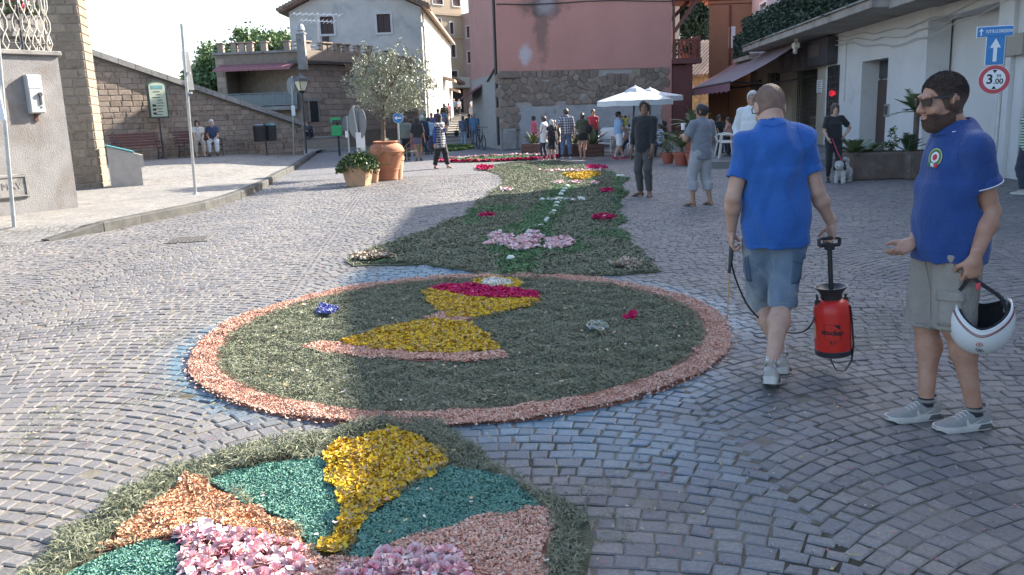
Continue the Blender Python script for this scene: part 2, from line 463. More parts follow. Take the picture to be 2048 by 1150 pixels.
# --- building helpers
Zv=Vector((0,0,1))
class Fac:
 """a vertical facade: origin on the ground, unit vector to the right, normal towards the viewer"""
 def __init__(s,a,b):
  s.a=Vector((a[0],a[1],0));d=Vector((b[0],b[1],0))-s.a;s.L=d.length;s.u=d.normalized();s.n=Vector((s.u.y,-s.u.x,0))
 def P(s,u,z,d=0.0):return s.a+s.u*u+Zv*z+s.n*d
 def at(s,px,py):
  q=onp(px,py,s.a,s.n)-s.a;return q.dot(s.u),q.z
 def rect(s,x0,y0,x1,y1):
  c=[s.at(x0,y0),s.at(x1,y0),s.at(x0,y1),s.at(x1,y1)]
  return(c[0][0]+c[2][0])/2,(c[2][1]+c[3][1])/2,(c[1][0]+c[3][0])/2,(c[0][1]+c[1][1])/2
 def ax(s):return(s.u,s.n,Zv)
 def box(s,mb,u0,u1,z0,z1,d0,d1,bev=0.0):
  return mb.box(s.P((u0+u1)/2,(z0+z1)/2,(d0+d1)/2),(abs(u1-u0),abs(d1-d0),abs(z1-z0)),s.ax(),bev)
def holed_wall(mb,f,u0,u1,z0,z1,holes,depth=.22,body=.5):
 us=sorted({u0,u1}|{h[k]for h in holes for k in(0,2)});zs=sorted({z0,z1}|{h[k]for h in holes for k in(1,3)})
 us=[u for u in us if u0<=u<=u1];zs=[z for z in zs if z0<=z<=z1]
 for i in range(len(us)-1):
  for j in range(len(zs)-1):
   cu,cz=(us[i]+us[i+1])/2,(zs[j]+zs[j+1])/2
   if any(h[0]<cu<h[2]and h[1]<cz<h[3]for h in holes):continue
   mb.add([f.P(us[i],zs[j]),f.P(us[i+1],zs[j]),f.P(us[i+1],zs[j+1]),f.P(us[i],zs[j+1])],[(0,1,2,3)])
 for h in holes:
  a,b,c,d=h;q=[(a,b),(c,b),(c,d),(a,d)]
  for i in range(4):
   p,r=q[i],q[(i+1)%4]
   mb.add([f.P(p[0],p[1]),f.P(r[0],r[1]),f.P(r[0],r[1],-depth),f.P(p[0],p[1],-depth)],[(0,1,2,3)])
 c=[(u0,z0),(u1,z0),(u1,z1),(u0,z1)]
 for i in range(4):
  p,r=c[i],c[(i+1)%4]
  mb.add([f.P(p[0],p[1]),f.P(r[0],r[1]),f.P(r[0],r[1],-body),f.P(p[0],p[1],-body)],[(3,2,1,0)])
 mb.add([f.P(u0,z0,-body),f.P(u1,z0,-body),f.P(u1,z1,-body),f.P(u0,z1,-body)],[(3,2,1,0)])
BRICKS=[]
def brick_meshes():
 if BRICKS:return BRICKS
 for k in range(4):
  mb=MB().box((0,0,0),(1,1,1),None,.09)
  r=random.Random(k)
  mb.v=[(x+r.uniform(-.025,.025),y+r.uniform(-.03,.03),z+r.uniform(-.035,.035))for x,y,z in mb.v]
  me=bpy.data.meshes.new('brick');me.from_pydata(mb.v,[],mb.f);me.update();BRICKS.append(me)
 return BRICKS
def brick(parent,name,pos,f,w,h,d,m,rot=0.0):
 me=random.choice(brick_meshes())
 key=(me.name,m.name)
 if key not in BR_M:
  c=me.copy();c.materials.append(m);BR_M[key]=c
 o=bpy.data.objects.new(name,BR_M[key]);COL.objects.link(o);o.parent=parent
 u,z=f.u,Zv
 if rot:u,z=f.u*math.cos(rot)+Zv*math.sin(rot),Zv*math.cos(rot)-f.u*math.sin(rot)
 M3=Matrix((u*w,f.n*d,z*h)).transposed().to_4x4();M3.translation=pos-ORG[parent.name]
 o.matrix_basis=M3
 return o
BR_M={}
def brick_wall(parent,f,u0,u1,z0,top,bw,bh,m,gap=.012,proud=.02,name='brick',mx=298,skip=None,vis=None):
 """courses of single blocks on a wall; top(u) gives the height; past mx they are joined"""
 n=0;extra=MB();r=0;z=z0
 while True:
  if z+bh*.6>max(top(u0),top(u1)):break
  u=u0-(bw*random.uniform(.2,.5)if r%2 else bw*random.uniform(0,.1))
  while u<u1:
   w=bw*random.uniform(.8,1.22);a,b=max(u,u0),min(u+w,u1);u+=w
   if b-a<.07:continue
   h=bh
   lim=min(top(a),top(b))
   if z+h>lim:h=lim-z
   if h<.06:continue
   c=f.P((a+b)/2,z+h/2,proud+random.uniform(-.006,.006)-.04)
   if skip and skip((a+b)/2,z+h/2,(b-a)/2):continue
   if n<mx and(vis is None or vis(c)):
    brick(parent,name,c,f,b-a-gap,h-gap,.08,m,random.uniform(-.006,.006));n+=1
   else:f.box(extra,a+gap/2,b-gap/2,z+gap/2,z+h-gap/2,proud-.06,proud,.008)
  z+=bh;r+=1
 if extra.v:extra.build(name+'s',m,parent)['kind']='stuff'
def inframe(c):
 p=proj([c])[0];return-5<p[0]<2053 and-5<p[1]<1155
m_stucco=mat('grey_stucco',(.21,.2,.195),(.27,.258,.25),2.2,.9,.6,50,stain=(.17,.145,.125),sscale=.9,spos=(.5,.7))
m_mortar=mat('pale_mortar',(.42,.37,.3),(.34,.3,.24),6,.95,.6,90)
m_tufa=mat('tufa_blocks',(.36,.29,.22),(.29,.23,.17),9,.95,1.5,55,objrand=.16,stain=(.12,.095,.07),sscale=9,spos=(.6,.72))
m_tufa2=mat('tufa_wall_blocks',(.33,.26,.2),(.27,.21,.165),7,.95,1.5,45,objrand=.2,stain=(.1,.07,.05),sscale=3,spos=(.55,.7))
m_tufa3=mat('brown_blocks',(.36,.29,.23),(.29,.235,.19),6,.95,.8,45,objrand=.2)
m_mortar2=mat('brown_mortar',(.27,.22,.175),(.2,.165,.13),5,.95,.6,90)
m_concrete=mat('weathered_concrete',(.3,.285,.265),(.22,.21,.195),3,.9,.5,80,stain=(.14,.13,.12),sscale=2.2)
m_lattice=mat('cream_painted_iron',(.62,.58,.5),(.5,.45,.38),20,.5,.1,80)
m_white=mat('white_paint',(.75,.76,.77),(.68,.69,.7),3,.6,.1,60)
m_dark=mat('dark_metal',(.035,.035,.04),(.06,.055,.05),12,.45,.1,90)
m_galv=mat('galvanised_steel',(.42,.43,.43),(.33,.34,.34),8,.42,.1,90,metal=.6)
m_roof=mat('roof_tiles',(.19,.12,.085),(.26,.2,.16),4,.9,.5,30,objrand=.2)
m_glass=mat('dark_glass',(.02,.025,.03),(.03,.035,.04),2,.08,0,spec=.7)
m_shut=mat('brown_shutters',(.052,.028,.03),(.07,.04,.04),10,.6,.2,60)
m_leafd=mat('dark_leaves',(.035,.06,.022),island=[(.02,.04,.015),(.06,.09,.03),(.035,.06,.025),(.09,.12,.045)],rough=.5)
m_pink_fl=mat('pink_petals',(.7,.05,.1),island=[(.65,.03,.08),(.75,.12,.2),(.6,.02,.05)],rough=.6)
# --- balcony house at the left edge
fa=Fac(G(-190,462,.1),G(157,415,.15))
hA=thing('balcony_house','grey stuccoed pier with a lattice railed balcony and meter box at the left edge','house',fa.P(fa.L,0))
topz=fa.at(120,103)[1]
mb=MB();fa.box(mb,0,fa.L,-.1,topz-.08,-2.2,0);mb.build('wall',m_stucco,hA)
mb=MB();fa.box(mb,-.05,fa.L+.05,topz-.08,topz,-2.25,.06,.01);mb.build('coping',m_concrete,hA)
u0,z0,u1,z1=fa.rect(-40,350,56,399)
mb=MB();fa.box(mb,u0,u1,z0,z1,0,.03,.008);pl=mb.build('plaque',m_concrete,hA)
mb=MB()
for a in((u0+.03,u1-.03,z0+.03,z0+.05),(u0+.03,u1-.03,z1-.05,z1-.03),(u1-.05,u1-.03,z0+.05,z1-.05)):fa.box(mb,*a,.03,.045)
mb.build('frame',m_stucco,pl)
put_text('lettering','S.P. MXV',.17,fa.P(*fa.at(5,374),.033),fa.u,Zv,m_stucco,pl,.004)
mb=MB();zr0,zr1=topz+.12,topz+1.75;ur=fa.L-.06
mb.tube([fa.P(0,zr0,-.05),fa.P(ur,zr0,-.05)],.012,6);mb.tube([fa.P(ur,zr0,-.05),fa.P(ur,zr0,-1.2)],.012,6)
mb.tube([fa.P(ur-.52,topz,-.05),fa.P(ur-.52,zr1,-.05)],.02,6)
mb.build('railing_frame',m_dark,hA)
mb=MB();step=.175
def wave(place,u,ph,amp):
 pts=[]
 for k in range(15):
  z=topz+(zr1-topz)*k/14;w=[-1,-1,-.35,.9,1,.1,-.9][k%7]if k>0 else 0
  pts.append(place(u+amp*w*ph,z))
 mb.tube(pts,.011,5)
k=0;u=.1
while u<ur-.5:
 for ph in(1,-1):wave(lambda a,z:fa.P(a,z,-.05+.006*ph),u,ph,.062)
 u+=step*1.25
u=.1
while u<.52:
 for ph in(1,-1):wave(lambda a,z:fa.P(ur-.52+a,z,-.05+.006*ph),u,ph,.055)
 u+=.13
u=.1
while u<1.1:
 for ph in(1,-1):wave(lambda a,z:fa.P(ur,z,-.05-a),u,ph,.06)
 u+=.17
mb.build('lattice',m_lattice,hA)['kind']='stuff'
c=fa.P(fa.at(40,80)[0]-.35,topz+.42,-.45)
tr=thing('flower_trough','grey concrete trough of red geraniums behind the lattice railing','flower box',c-Zv*.42+Zv*.002)
mb=MB();mb.box(c+Zv*0.02,(1.9,.4,.4),fa.ax(),.02);mb.build('trough',m_concrete,tr)
for k in(-.7,.7):MB().box(c+fa.u*k-Zv*.3,(.12,.34,.24),fa.ax()).build('foot',m_dark,tr)
def leaf_mesh(P,N,size,aspect=.55,curl=.25):
 """one small bent leaf per point; P centres, N random axes"""
 n=len(P);a=rng.normal(size=(n,3));a/=np.linalg.norm(a,axis=1,keepdims=True)
 if N is not None:a=a*.55+N;a/=np.linalg.norm(a,axis=1,keepdims=True)
 b=np.cross(a,rng.normal(size=(n,3)));b/=np.linalg.norm(b,axis=1,keepdims=True)+1e-9
 c=np.cross(a,b);s=(size*rng.uniform(.65,1.3,n))[:,None]
 A,B,Cc=a*s,b*s*aspect,c*s*curl
 V=np.stack([P-A,P-B*.9+Cc*.5,P+A+Cc,P+B*.9+Cc*.5],1).reshape(-1,3)
 F=np.arange(n*4).reshape(n,4);return V,F
def foliage(name,P,m,parent=None,size=.08,N=None,aspect=.55,kind=None):
 V,F=leaf_mesh(np.asarray(P),N,size,aspect);off=np.array(ORG[parent.name])if parent is not None else 0
 o=link(name,np_mesh(name,V-off,F),m,parent)
 if kind:o['kind']=kind
 return o
P=np.array([c+fa.u*random.uniform(-.95,.95)+fa.n*random.uniform(-.2,.25)+Zv*random.uniform(.18,.42)for _ in range(420)])
foliage('leaves',P,m_leafd,tr,.05,None,.8,'stuff')
P=[]
for _ in range(11):
 q=c+fa.u*random.uniform(-.9,.9)+fa.n*random.uniform(-.1,.25)+Zv*random.uniform(.38,.58)
 P+=[q+Vector((random.gauss(0,.035),random.gauss(0,.035),random.gauss(0,.03)))for _ in range(26)]
foliage('flower_heads',np.array(P),m_pink_fl,tr,.03,None,.9,'stuff')
u0,z0,u1,z1=fa.rect(50,150,80,227)
mbx=thing('meter_box','grey metal meter cabinet with a keyhole on the stuccoed pier','meter box',fa.P((u0+u1)/2,z0,0))
m_meter=mat('grey_enamel',(.42,.43,.43),(.38,.39,.39),4,.45,.1,60)
zm=z0+(z1-z0)*.64
mb=MB();fa.box(mb,u0,u1,z0,z1,.001,.11,.012);mb.build('case',m_meter,mbx)
mb=MB();fa.box(mb,u0+.015,u1-.015,zm+.015,z1-.02,.112,.125,.004);mb.build('window_panel',m_white,mbx)
mb=MB();fa.box(mb,u0+.015,u1-.015,z0+.015,zm,.112,.122,.004);d_=mb.build('door',m_meter,mbx)
mb=MB();cu,cz=(u0+u1)/2+.06,zm-.1
mb.tube([fa.P(cu,cz,.123),fa.P(cu,cz,.16)],.035,10);fa.box(mb,cu-.018,cu+.018,cz-.18,cz-.02,.123,.14);fa.box(mb,cu-.012,cu+.012,z0+.09,z0+.115,.123,.13)
mb.build('lock',m_dark,d_)
mb=MB();fa.box(mb,cu-.09,cu-.03,z0-.14,z0,.003,.03);mb.build('cable_entry',mat('rust',(.16,.05,.035),(.1,.05,.04),20,.9),mbx)
# --- brick pillar
b1=G(203,376,.18);fp=Fac((b1.x-2.0,b1.y-.55),(b1.x,b1.y))
hP=thing('brick_pillar','tall pillar of brown tufa blocks between the stuccoed pier and the sloping wall','wall',b1*1.0)
mb=MB();fp.box(mb,.004,fp.L-.004,0,7.2,-1.0,-.006);mb.build('core',m_mortar,hP)
brick_wall(hP,fp,0,fp.L,.1,lambda u:7.2,.35,.205,m_tufa,.022,.022,vis=inframe)
fps=Fac(fp.P(fp.L,0),fp.P(fp.L,0,-1.0))
mb=MB()
for k in range(34):
 for q in range(3):fps.box(mb,.01+q*.33,.325+q*.33,.1+k*.205,.288+k*.205,-.03,.022,.01)
mb.build('side_blocks',m_tufa,hP)['kind']='stuff'
# --- sloping wall
wl,wr=Y_(176,200,30.2),Y_(606,280,36.6);fw=Fac(wl,wr)
uL,zL=fw.at(186,101);uR,zR=fw.at(604,243)
topw=lambda u:zL+(zR-zL)*(u-uL)/(uR-uL)-.2
hW=thing('sloping_brick_wall','long brown tufa block wall with a coping that slopes down to the right','wall',fw.P(fw.L/2,.4))
mb=MB();mb.prism([fw.P(0,0,-.6),fw.P(fw.L,0,-.6),fw.P(fw.L,topw(fw.L),-.6),fw.P(0,topw(0),-.6)],fw.n*.59);mb.build('core',m_mortar2,hW)
brick_wall(hW,fw,0,fw.L,.3,topw,.4,.2,m_tufa2,.013,.014,vis=inframe)
n_c=15
for k in range(n_c):
 a,b=fw.L*k/n_c+.006,fw.L*(k+1)/n_c-.006
 mb=MB();mb.prism([fw.P(a,topw(a)+.003,-.68),fw.P(b,topw(b)+.003,-.68),fw.P(b,topw(b)+.2,-.68),fw.P(a,topw(a)+.2,-.68)],fw.n*.84)
 mb.build('coping_stone',m_concrete,hW)
# --- terrace house with loggia
YD=46.0
fd=Fac(Y_(438,200,YD+.3),Y_(606,200,YD))
hD=thing('terrace_house','low brown house with an awninged loggia and a balustraded roof terrace','house',fd.P(fd.L/2,0))
lg=fd.rect(457,137,597,262);lg=(lg[0],.5,lg[2],lg[3])
ztop=fd.at(520,107)[1]
mb=MB();holed_wall(mb,fd,0,fd.L,0,ztop,[lg],2.2,6.0);mb.build('wall',m_mortar2,hD)
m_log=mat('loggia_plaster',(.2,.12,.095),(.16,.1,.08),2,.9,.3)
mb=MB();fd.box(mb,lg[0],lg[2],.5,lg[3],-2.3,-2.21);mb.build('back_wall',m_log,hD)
mb=MB();q=fd.rect(560,160,582,195);fd.box(mb,q[0],q[2],q[1],q[3],-2.2,-2.15);mb.build('window',m_glass,hD)
mb=MB();q=fd.rect(500,155,522,213);fd.box(mb,q[0],q[2],q[1],q[3],-2.2,-2.15);mb.build('door',m_shut,hD)
zf=fd.at(520,214)[1]
mb=MB();fd.box(mb,lg[0]+.01,lg[2]-.01,zf-.2,zf,-2.2,.35,.01);mb.build('balcony_slab',m_concrete,hD)
m_rail=mat('green_grey_rail',(.22,.27,.28),(.18,.22,.23),6,.5)
zr=fd.at(520,187)[1];mb=MB()
mb.tube([fd.P(lg[0]-.1,zr,.3),fd.P(lg[2]+.1,zr,.3)],.03,6)
for k in range(7):u=lg[0]+(lg[2]-lg[0])*k/6;mb.tube([fd.P(u,zf,.3),fd.P(u,zr,.3)],.022,6)
fd.box(mb,lg[0],lg[2],zf+.06,zf+.1,.28,.32);mb.build('railing',m_rail,hD)
mb=MB();fd.box(mb,lg[0],lg[2],zf+.11,zr-.06,.29,.3);mb.build('railing_panel',mat('rail_panel',(.1,.13,.15),(.12,.15,.16),3,.3),hD)
m_awnr=mat('dusty_red_awning',(.3,.12,.13),(.25,.11,.12),4,.75)
za,zb=fd.at(500,128)[1],fd.at(500,140)[1]
mb=MB();ns_=15
for k in range(ns_):
 a,b=lg[0]-.25+(lg[2]-lg[0]+.3)*k/ns_,lg[0]-.25+(lg[2]-lg[0]+.3)*(k+1)/ns_-.02
 mb.add([fd.P(a,za,.02),fd.P(b,za,.02),fd.P(b,zb,1.1),fd.P(a,zb,1.1),fd.P(a,zb-.1,1.12),fd.P(b,zb-.1,1.12)],[(0,1,2,3),(3,2,5,4)])
mb.build('awning',m_awnr,hD)
brick_wall(hD,fd,.0,lg[0]-.02,1.6,lambda u:ztop-.02,.55,.3,m_tufa3,.02,.02,'stone')
mb=MB();fd.box(mb,-.1,fd.L+.2,ztop,ztop+.12,-.4,.12,.01);mb.build('cornice',m_concrete,hD)
f2a,f2b=fd.P(fd.L,0),Y_(838,250,55.0);f2=Fac(f2a,f2b)
zt2=f2.at(610,128)[1]
for i,px in enumerate((441,468,484,500,528,574)):
 u=fd.at(px,105)[0];mb=MB();mb.box(fd.P(u,ztop+.33,-.12),(.3,.3,.44),fd.ax(),.02);mb.box(fd.P(u,ztop+.58,-.12),(.42,.42,.07),fd.ax(),.02);mb.build('baluster_pillar',m_tufa3,hD)
for px in(622,654,664,682,700,722,745):
 u=f2.at(px,100)[0];mb=MB();mb.box(f2.P(u,zt2+.7,-.3),(.32,.32,.9),f2.ax(),.02);mb.box(f2.P(u,zt2+1.18,-.3),(.46,.46,.08),f2.ax(),.02);mb.build('baluster_pillar',m_tufa3,hD)
mb=MB()
for z in(.32,.52):mb.tube([fd.P(0,ztop+z,-.12),fd.P(fd.L,ztop+z,-.12)],.02,5);mb.tube([f2.P(0,zt2+z+.5,-.3),f2.P(7,zt2+z+.5,-.3)],.02,5)
mb.build('roof_rail',m_dark,hD)
mb=MB();holed_wall(mb,f2,.02,f2.L,0,zt2,[],.2,5.0);mb.build('wing_wall',m_mortar2,hD)
q=f2.rect(618,203,635,243)
brick_wall(hD,f2,0.02,f2.L,.9,lambda u:zt2,.62,.3,m_tufa3,.025,.025,skip=lambda u,z,w:q[0]-.05-w<u<q[2]+.05+w and q[1]<z<q[3]+.2)
mb=MB();f2.box(mb,q[0],q[2],q[1],q[3],.03,.06);wd=mb.build('window',m_glass,hD)
mb=MB();f2.box(mb,q[0]-.5,q[2]+.3,q[3]+.02,q[3]+.2,.02,.1);f2.box(mb,q[0]-.08,q[0],q[1],q[3],.02,.09);f2.box(mb,q[2],q[2]+.08,q[1],q[3],.02,.09);mb.build('frame',m_concrete,wd)
mb=MB();f2.box(mb,-.3,f2.L,zt2+.003,zt2+.16,-.6,.45);mb.build('roof_edge',m_dark,hD)
mb=MB();f2.box(mb,0,f2.L,zt2+.17,zt2+.75,-.6,-.1);mb.build('parapet',m_tufa3,hD)
cp=Y_(606,128,45.6);zc=Y_(604,72,45.6).z;zc1=Y_(604,52,45.6).z
ch=MB();ch.box((cp.x,cp.y,(cp.z+zc)/2-.1),(.42,.42,zc-cp.z+.4),None,.01);cho=ch.build('chimney',m_concrete,hD)
mb=MB();mb.box((cp.x,cp.y,zc+.13),(.5,.5,.06));mb.lathe([(.2,zc+.16),(.24,zc+.3),(.17,zc+.5),(.12,zc+.58)],(cp.x,cp.y,0),10);mb.build('chimney_cap',m_galv,cho)
lw=Fac(Y_(603,290,43.2),Y_(700,290,44.2));t_=thing('low_wall','low brown stone wall on which the girl sits below the block house','wall',lw.P(lw.L/2,0))
mb=MB();lw.box(mb,0,lw.L,0,.68,-.5,0);mb.build('wall',m_tufa3,t_)
mb=MB();lw.box(mb,-.02,lw.L+.02,.683,.76,-.55,.05,.01);mb.build('coping',m_concrete,t_)
mb=MB();lw.box(mb,-.02,lw.L+1.6,0,.16,.051,.6,.01);mb.build('step',m_concrete,t_)
# --- grey gabled house
YE=58.0
fe=Fac(Y_(592,200,YE),Y_(851,200,YE));hE=thing('gabled_house','old grey plastered house with a gable roof and closed brown shutters','house',fe.P(fe.L/2,0))
m_oldp=mat('worn_grey_plaster',(.55,.53,.5),(.46,.45,.43),1.2,.92,.4,40,stain=(.34,.35,.345),sscale=.6,spos=(.54,.68))
ze0=ze1=fe.at(590,23)[1];zap=ze0+1.95
wins=[fe.rect(641,33,667,68),fe.rect(754,28,781,65),fe.rect(766,101,786,140)]
mb=MB();holed_wall(mb,fe,0,fe.L,0,min(ze0,ze1),[w for w in wins],.12,30)
mb.prism([fe.P(0,min(ze0,ze1)),fe.P(fe.L,min(ze0,ze1)),fe.P(fe.L/2,zap)],-fe.n*30);mb.build('wall',m_oldp,hE)
m_winfr=mat('pale_window_surround',(.6,.59,.57),(.52,.51,.5),6,.85)
def shuttered(f,hs,w,mfr=m_winfr,msh=m_shut,fw_=.14,parent_name='window',slats=True,dep=.12):
 mb=MB();u0,z0,u1,z1=w
 f.box(mb,u0-fw_,u0,z0-fw_,z1+fw_,0.002,.045);f.box(mb,u1,u1+fw_,z0-fw_,z1+fw_,.002,.045)
 f.box(mb,u0,u1,z1,z1+fw_,.002,.045);f.box(mb,u0-.02,u1+.02,z0-fw_,z0,.002,.07)
 o=mb.build(parent_name,mfr,hs)
 um=(u0+u1)/2
 for a,b in((u0+.01,um-.008),(um+.008,u1-.01)):
  mb=MB();f.box(mb,a,b,z0+.01,z1-.01,-dep+.004,-dep+.03)
  if slats:
   n=max(4,int((z1-z0)/.14))
   for k in range(n):zz=z0+.05+(z1-z0-.1)*k/n;f.box(mb,a+.04,b-.04,zz,zz+.07,-dep+.03,-dep+.05)
  mb.build('shutter',msh,o)
 return o
for w in wins:shuttered(fe,hE,w)
mb=MB();ov=.7
for s_,e_ in((0,1),(1,1)):
 ua,ub=(-.5,fe.L/2)if s_==0 else(fe.L+.5,fe.L/2)
 zz=min(ze0,ze1)-.15
 mb.prism([fe.P(ua,zz,ov),fe.P(ub,zap+.1,ov),fe.P(ub,zap+.32,ov),fe.P(ua,zz+.2,ov)],-fe.n*31)
mb.build('roof',m_roof,hE)
mb=MB()
for s_ in(0,1):
 for k in range(24):
  t=k/24;ua=(-.5+(fe.L/2+.5)*t)if s_==0 else(fe.L+.5-(fe.L/2+.5)*t);zz=min(ze0,ze1)-.15+(zap+.25-min(ze0,ze1))*t
  mb.tube([fe.P(ua,zz+.22,ov+.12),fe.P(ua,zz+.22,-2)],.14,6)
mb.build('tile',m_roof,hE)['kind']='stuff'
mb=MB();q=fe.rect(645,72,658,88)
for k in range(4):z=q[1]+(q[3]-q[1])*k/4;fe.box(mb,q[0],q[2],z,z+.1,.02,.16)
mb.build('vent',m_shut,hE)
fes=Fac(fe.P(fe.L,0),Y_(869,260,73));fel=Fac(Y_(869,260,73.1),Y_(897,260,95));m_sunp=mat('pale_lime_plaster',(.27,.245,.21),(.21,.19,.165),1.5,.9,.4,40,stain=(.17,.15,.125),sscale=1.2)
mb=MB();hl=[(2+4.5*k,1.0,3.2+4.5*k,3.4)for k in range(3)]+[(2+4.5*k,5,3.1+4.5*k,6.6)for k in range(3)]
holed_wall(mb,fes,.05,fes.L,0,8.6,hl,.2,.5);mb.build('alley_wall',m_sunp,hE)
for w in hl:
 mb=MB();fes.box(mb,w[0],w[2],w[1],w[3],-.19,-.15);mb.build('shutter',m_shut,hE)
mb=MB()
for k in range(4):mb.tube([fes.P(.8+k*4.2,8.4,.1),fes.P(.8+k*4.2,0,.1)],.07,6)
for z in(4.3,7.4):fes.box(mb,0,fes.L,z,z+.22,.005,.12)
mb.build('drainpipe',m_oldp,hE)
mb=MB();hl2=[(2+3.6*k,.4,3.4+3.6*k,2.7)for k in range(6)];holed_wall(mb,fel,0,fel.L,0,4.6,hl2,.2,.5);mb.build('low_alley_wall',m_sunp,hE)
for w in hl2:mb=MB();fel.box(mb,w[0],w[2],w[1],w[3],-.19,-.15);mb.build('shutter',m_shut,hE)
for(u,z)in((2,4.9),(10,4.2)):
 mb=MB();mb.prism([fel.P(u,z,0),fel.P(u,z+.25,0),fel.P(u,z-.3,1.8),fel.P(u,z-.5,1.8)],fel.u*4);mb.build('porch_roof',m_roof,hE)
t_=thing('tv_aerial','thin television aerial with rows of rods above the roof terrace','aerial',Y_(640,118,48.5))
a0,a1=Y_(640,118,48.5),Y_(636,24,48.5)
MB().tube([a0,Vector((a0.x,a0.y,a1.z))],.03,6).build('mast',m_galv,t_)
mb=MB()
for dz,ln in((-.1,1.3),(-.45,.9)):
 p=Vector((a0.x,a0.y,a1.z+dz));mb.tube([p-Vector((ln,0,-.05)),p+Vector((ln,0,-.1))],.02,5)
 for k in range(9):q=p+Vector((-ln+2*ln*k/8,0,.05-.15*k/8));mb.tube([q-Vector((.12,.1,.1)),q+Vector((.12,.1,.1))],.015,4)
mb.build('rods',m_white,t_)
# --- houses closing the alley
m_beige=mat('beige_plaster',(.42,.33,.24),(.38,.3,.22),.6,.9,.2,20)
m_rosy=mat('rosy_plaster',(.4,.29,.26),(.34,.25,.23),.5,.9,.2,20)
ff=Fac(Y_(800,200,104),Y_(932,200,112));hF=thing('beige_house','tall beige house with white framed windows closing the alley','house',ff.P(ff.L/2,0))
wf=[ff.rect(*r)for r in((874,38,882,62),(900,45,907,68),(875,86,883,110),(903,90,911,114),(877,134,885,150),(903,142,915,155),(865,-10,885,8),(905,-2,920,12))]
mb=MB();holed_wall(mb,ff,0,ff.L,0,17.5,wf,.2,8);mb.build('wall',m_beige,hF)
for w in wf:shuttered(ff,hF,w,slats=False)
mb=MB()
for zz in(ff.at(880,30)[1],ff.at(880,75)[1]):ff.box(mb,0,ff.L,zz,zz+.3,.002,.2)
mb.build('string_course',m_beige,hF)
q=ff.rect(893,155,932,176);mb=MB();ff.box(mb,q[0],q[2],q[1],q[3],.01,1.4);mb.build('balcony',m_oldp,hF)
q=ff.rect(893,178,926,225);mb=MB();ff.box(mb,q[0],q[2],q[1],q[3],.01,.05);mb.build('archway',m_dark,hF)
mb=MB();mb.prism([ff.P(ff.L*.62,6.2,2.5),ff.P(ff.L*.62,5.8,2.5),ff.P(ff.L*.78,5.2,2.5),ff.P(ff.L*.78,5.5,2.5)],ff.n*-2.4);mb.build('porch_roof',m_roof,hF)
fg=Fac(Y_(930,200,112),Y_(1010,200,104));hG=thing('rosy_house','rosy plastered house with dark shutters at the top of the alley','house',fg.P(fg.L/2,0))
wg=[fg.rect(*r)for r in((933,52,943,75),(951,54,960,77),(935,103,942,126))]
mb=MB();holed_wall(mb,fg,.02,fg.L,0,fg.at(950,22)[1],wg,.2,8);mb.build('wall',m_rosy,hG)
for w in wg:shuttered(fg,hG,w,slats=False)
mb=MB();q=fg.rect(940,-5,955,22);fg.box(mb,q[0],q[2],q[1]-.01,q[3],-1.2,-.2);mb.build('chimney',m_rosy,hG)
q=fg.rect(955,174,967,206);mb=MB();pts=[fg.P(q[0],q[1],.02),fg.P(q[2],q[1],.02)]
for k in range(9):a=math.pi*k/8;pts.append(fg.P((q[0]+q[2])/2+(q[2]-q[0])/2*math.cos(a),q[3]-.5+.5*math.sin(a),.02))
mb.prism(pts,fg.n*.06);mb.build('arched_door',m_dark,hG)
# --- stepped alley
m_step=mat('pale_steps',(.3,.28,.24),(.22,.2,.18),2,.9,.4,40)
st=thing('alley_steps','long shallow paved steps climbing the alley','steps',(-4,46,0),kind='structure')
for k in range(15):
 y=46+k*3.4;mb=MB();xl,xr=-6.6-.02*(y-46),-1.6-.04*(y-46)
 mb.box(((xl+xr)/2,y+1.7,.055+k*.108-.3),(xr-xl,3.4,.72),None,.015);mb.build('stair_step',m_step,st)
mb=MB().box((-5,105,1.3),(14,16,.7));mb.build('landing',m_step,st)
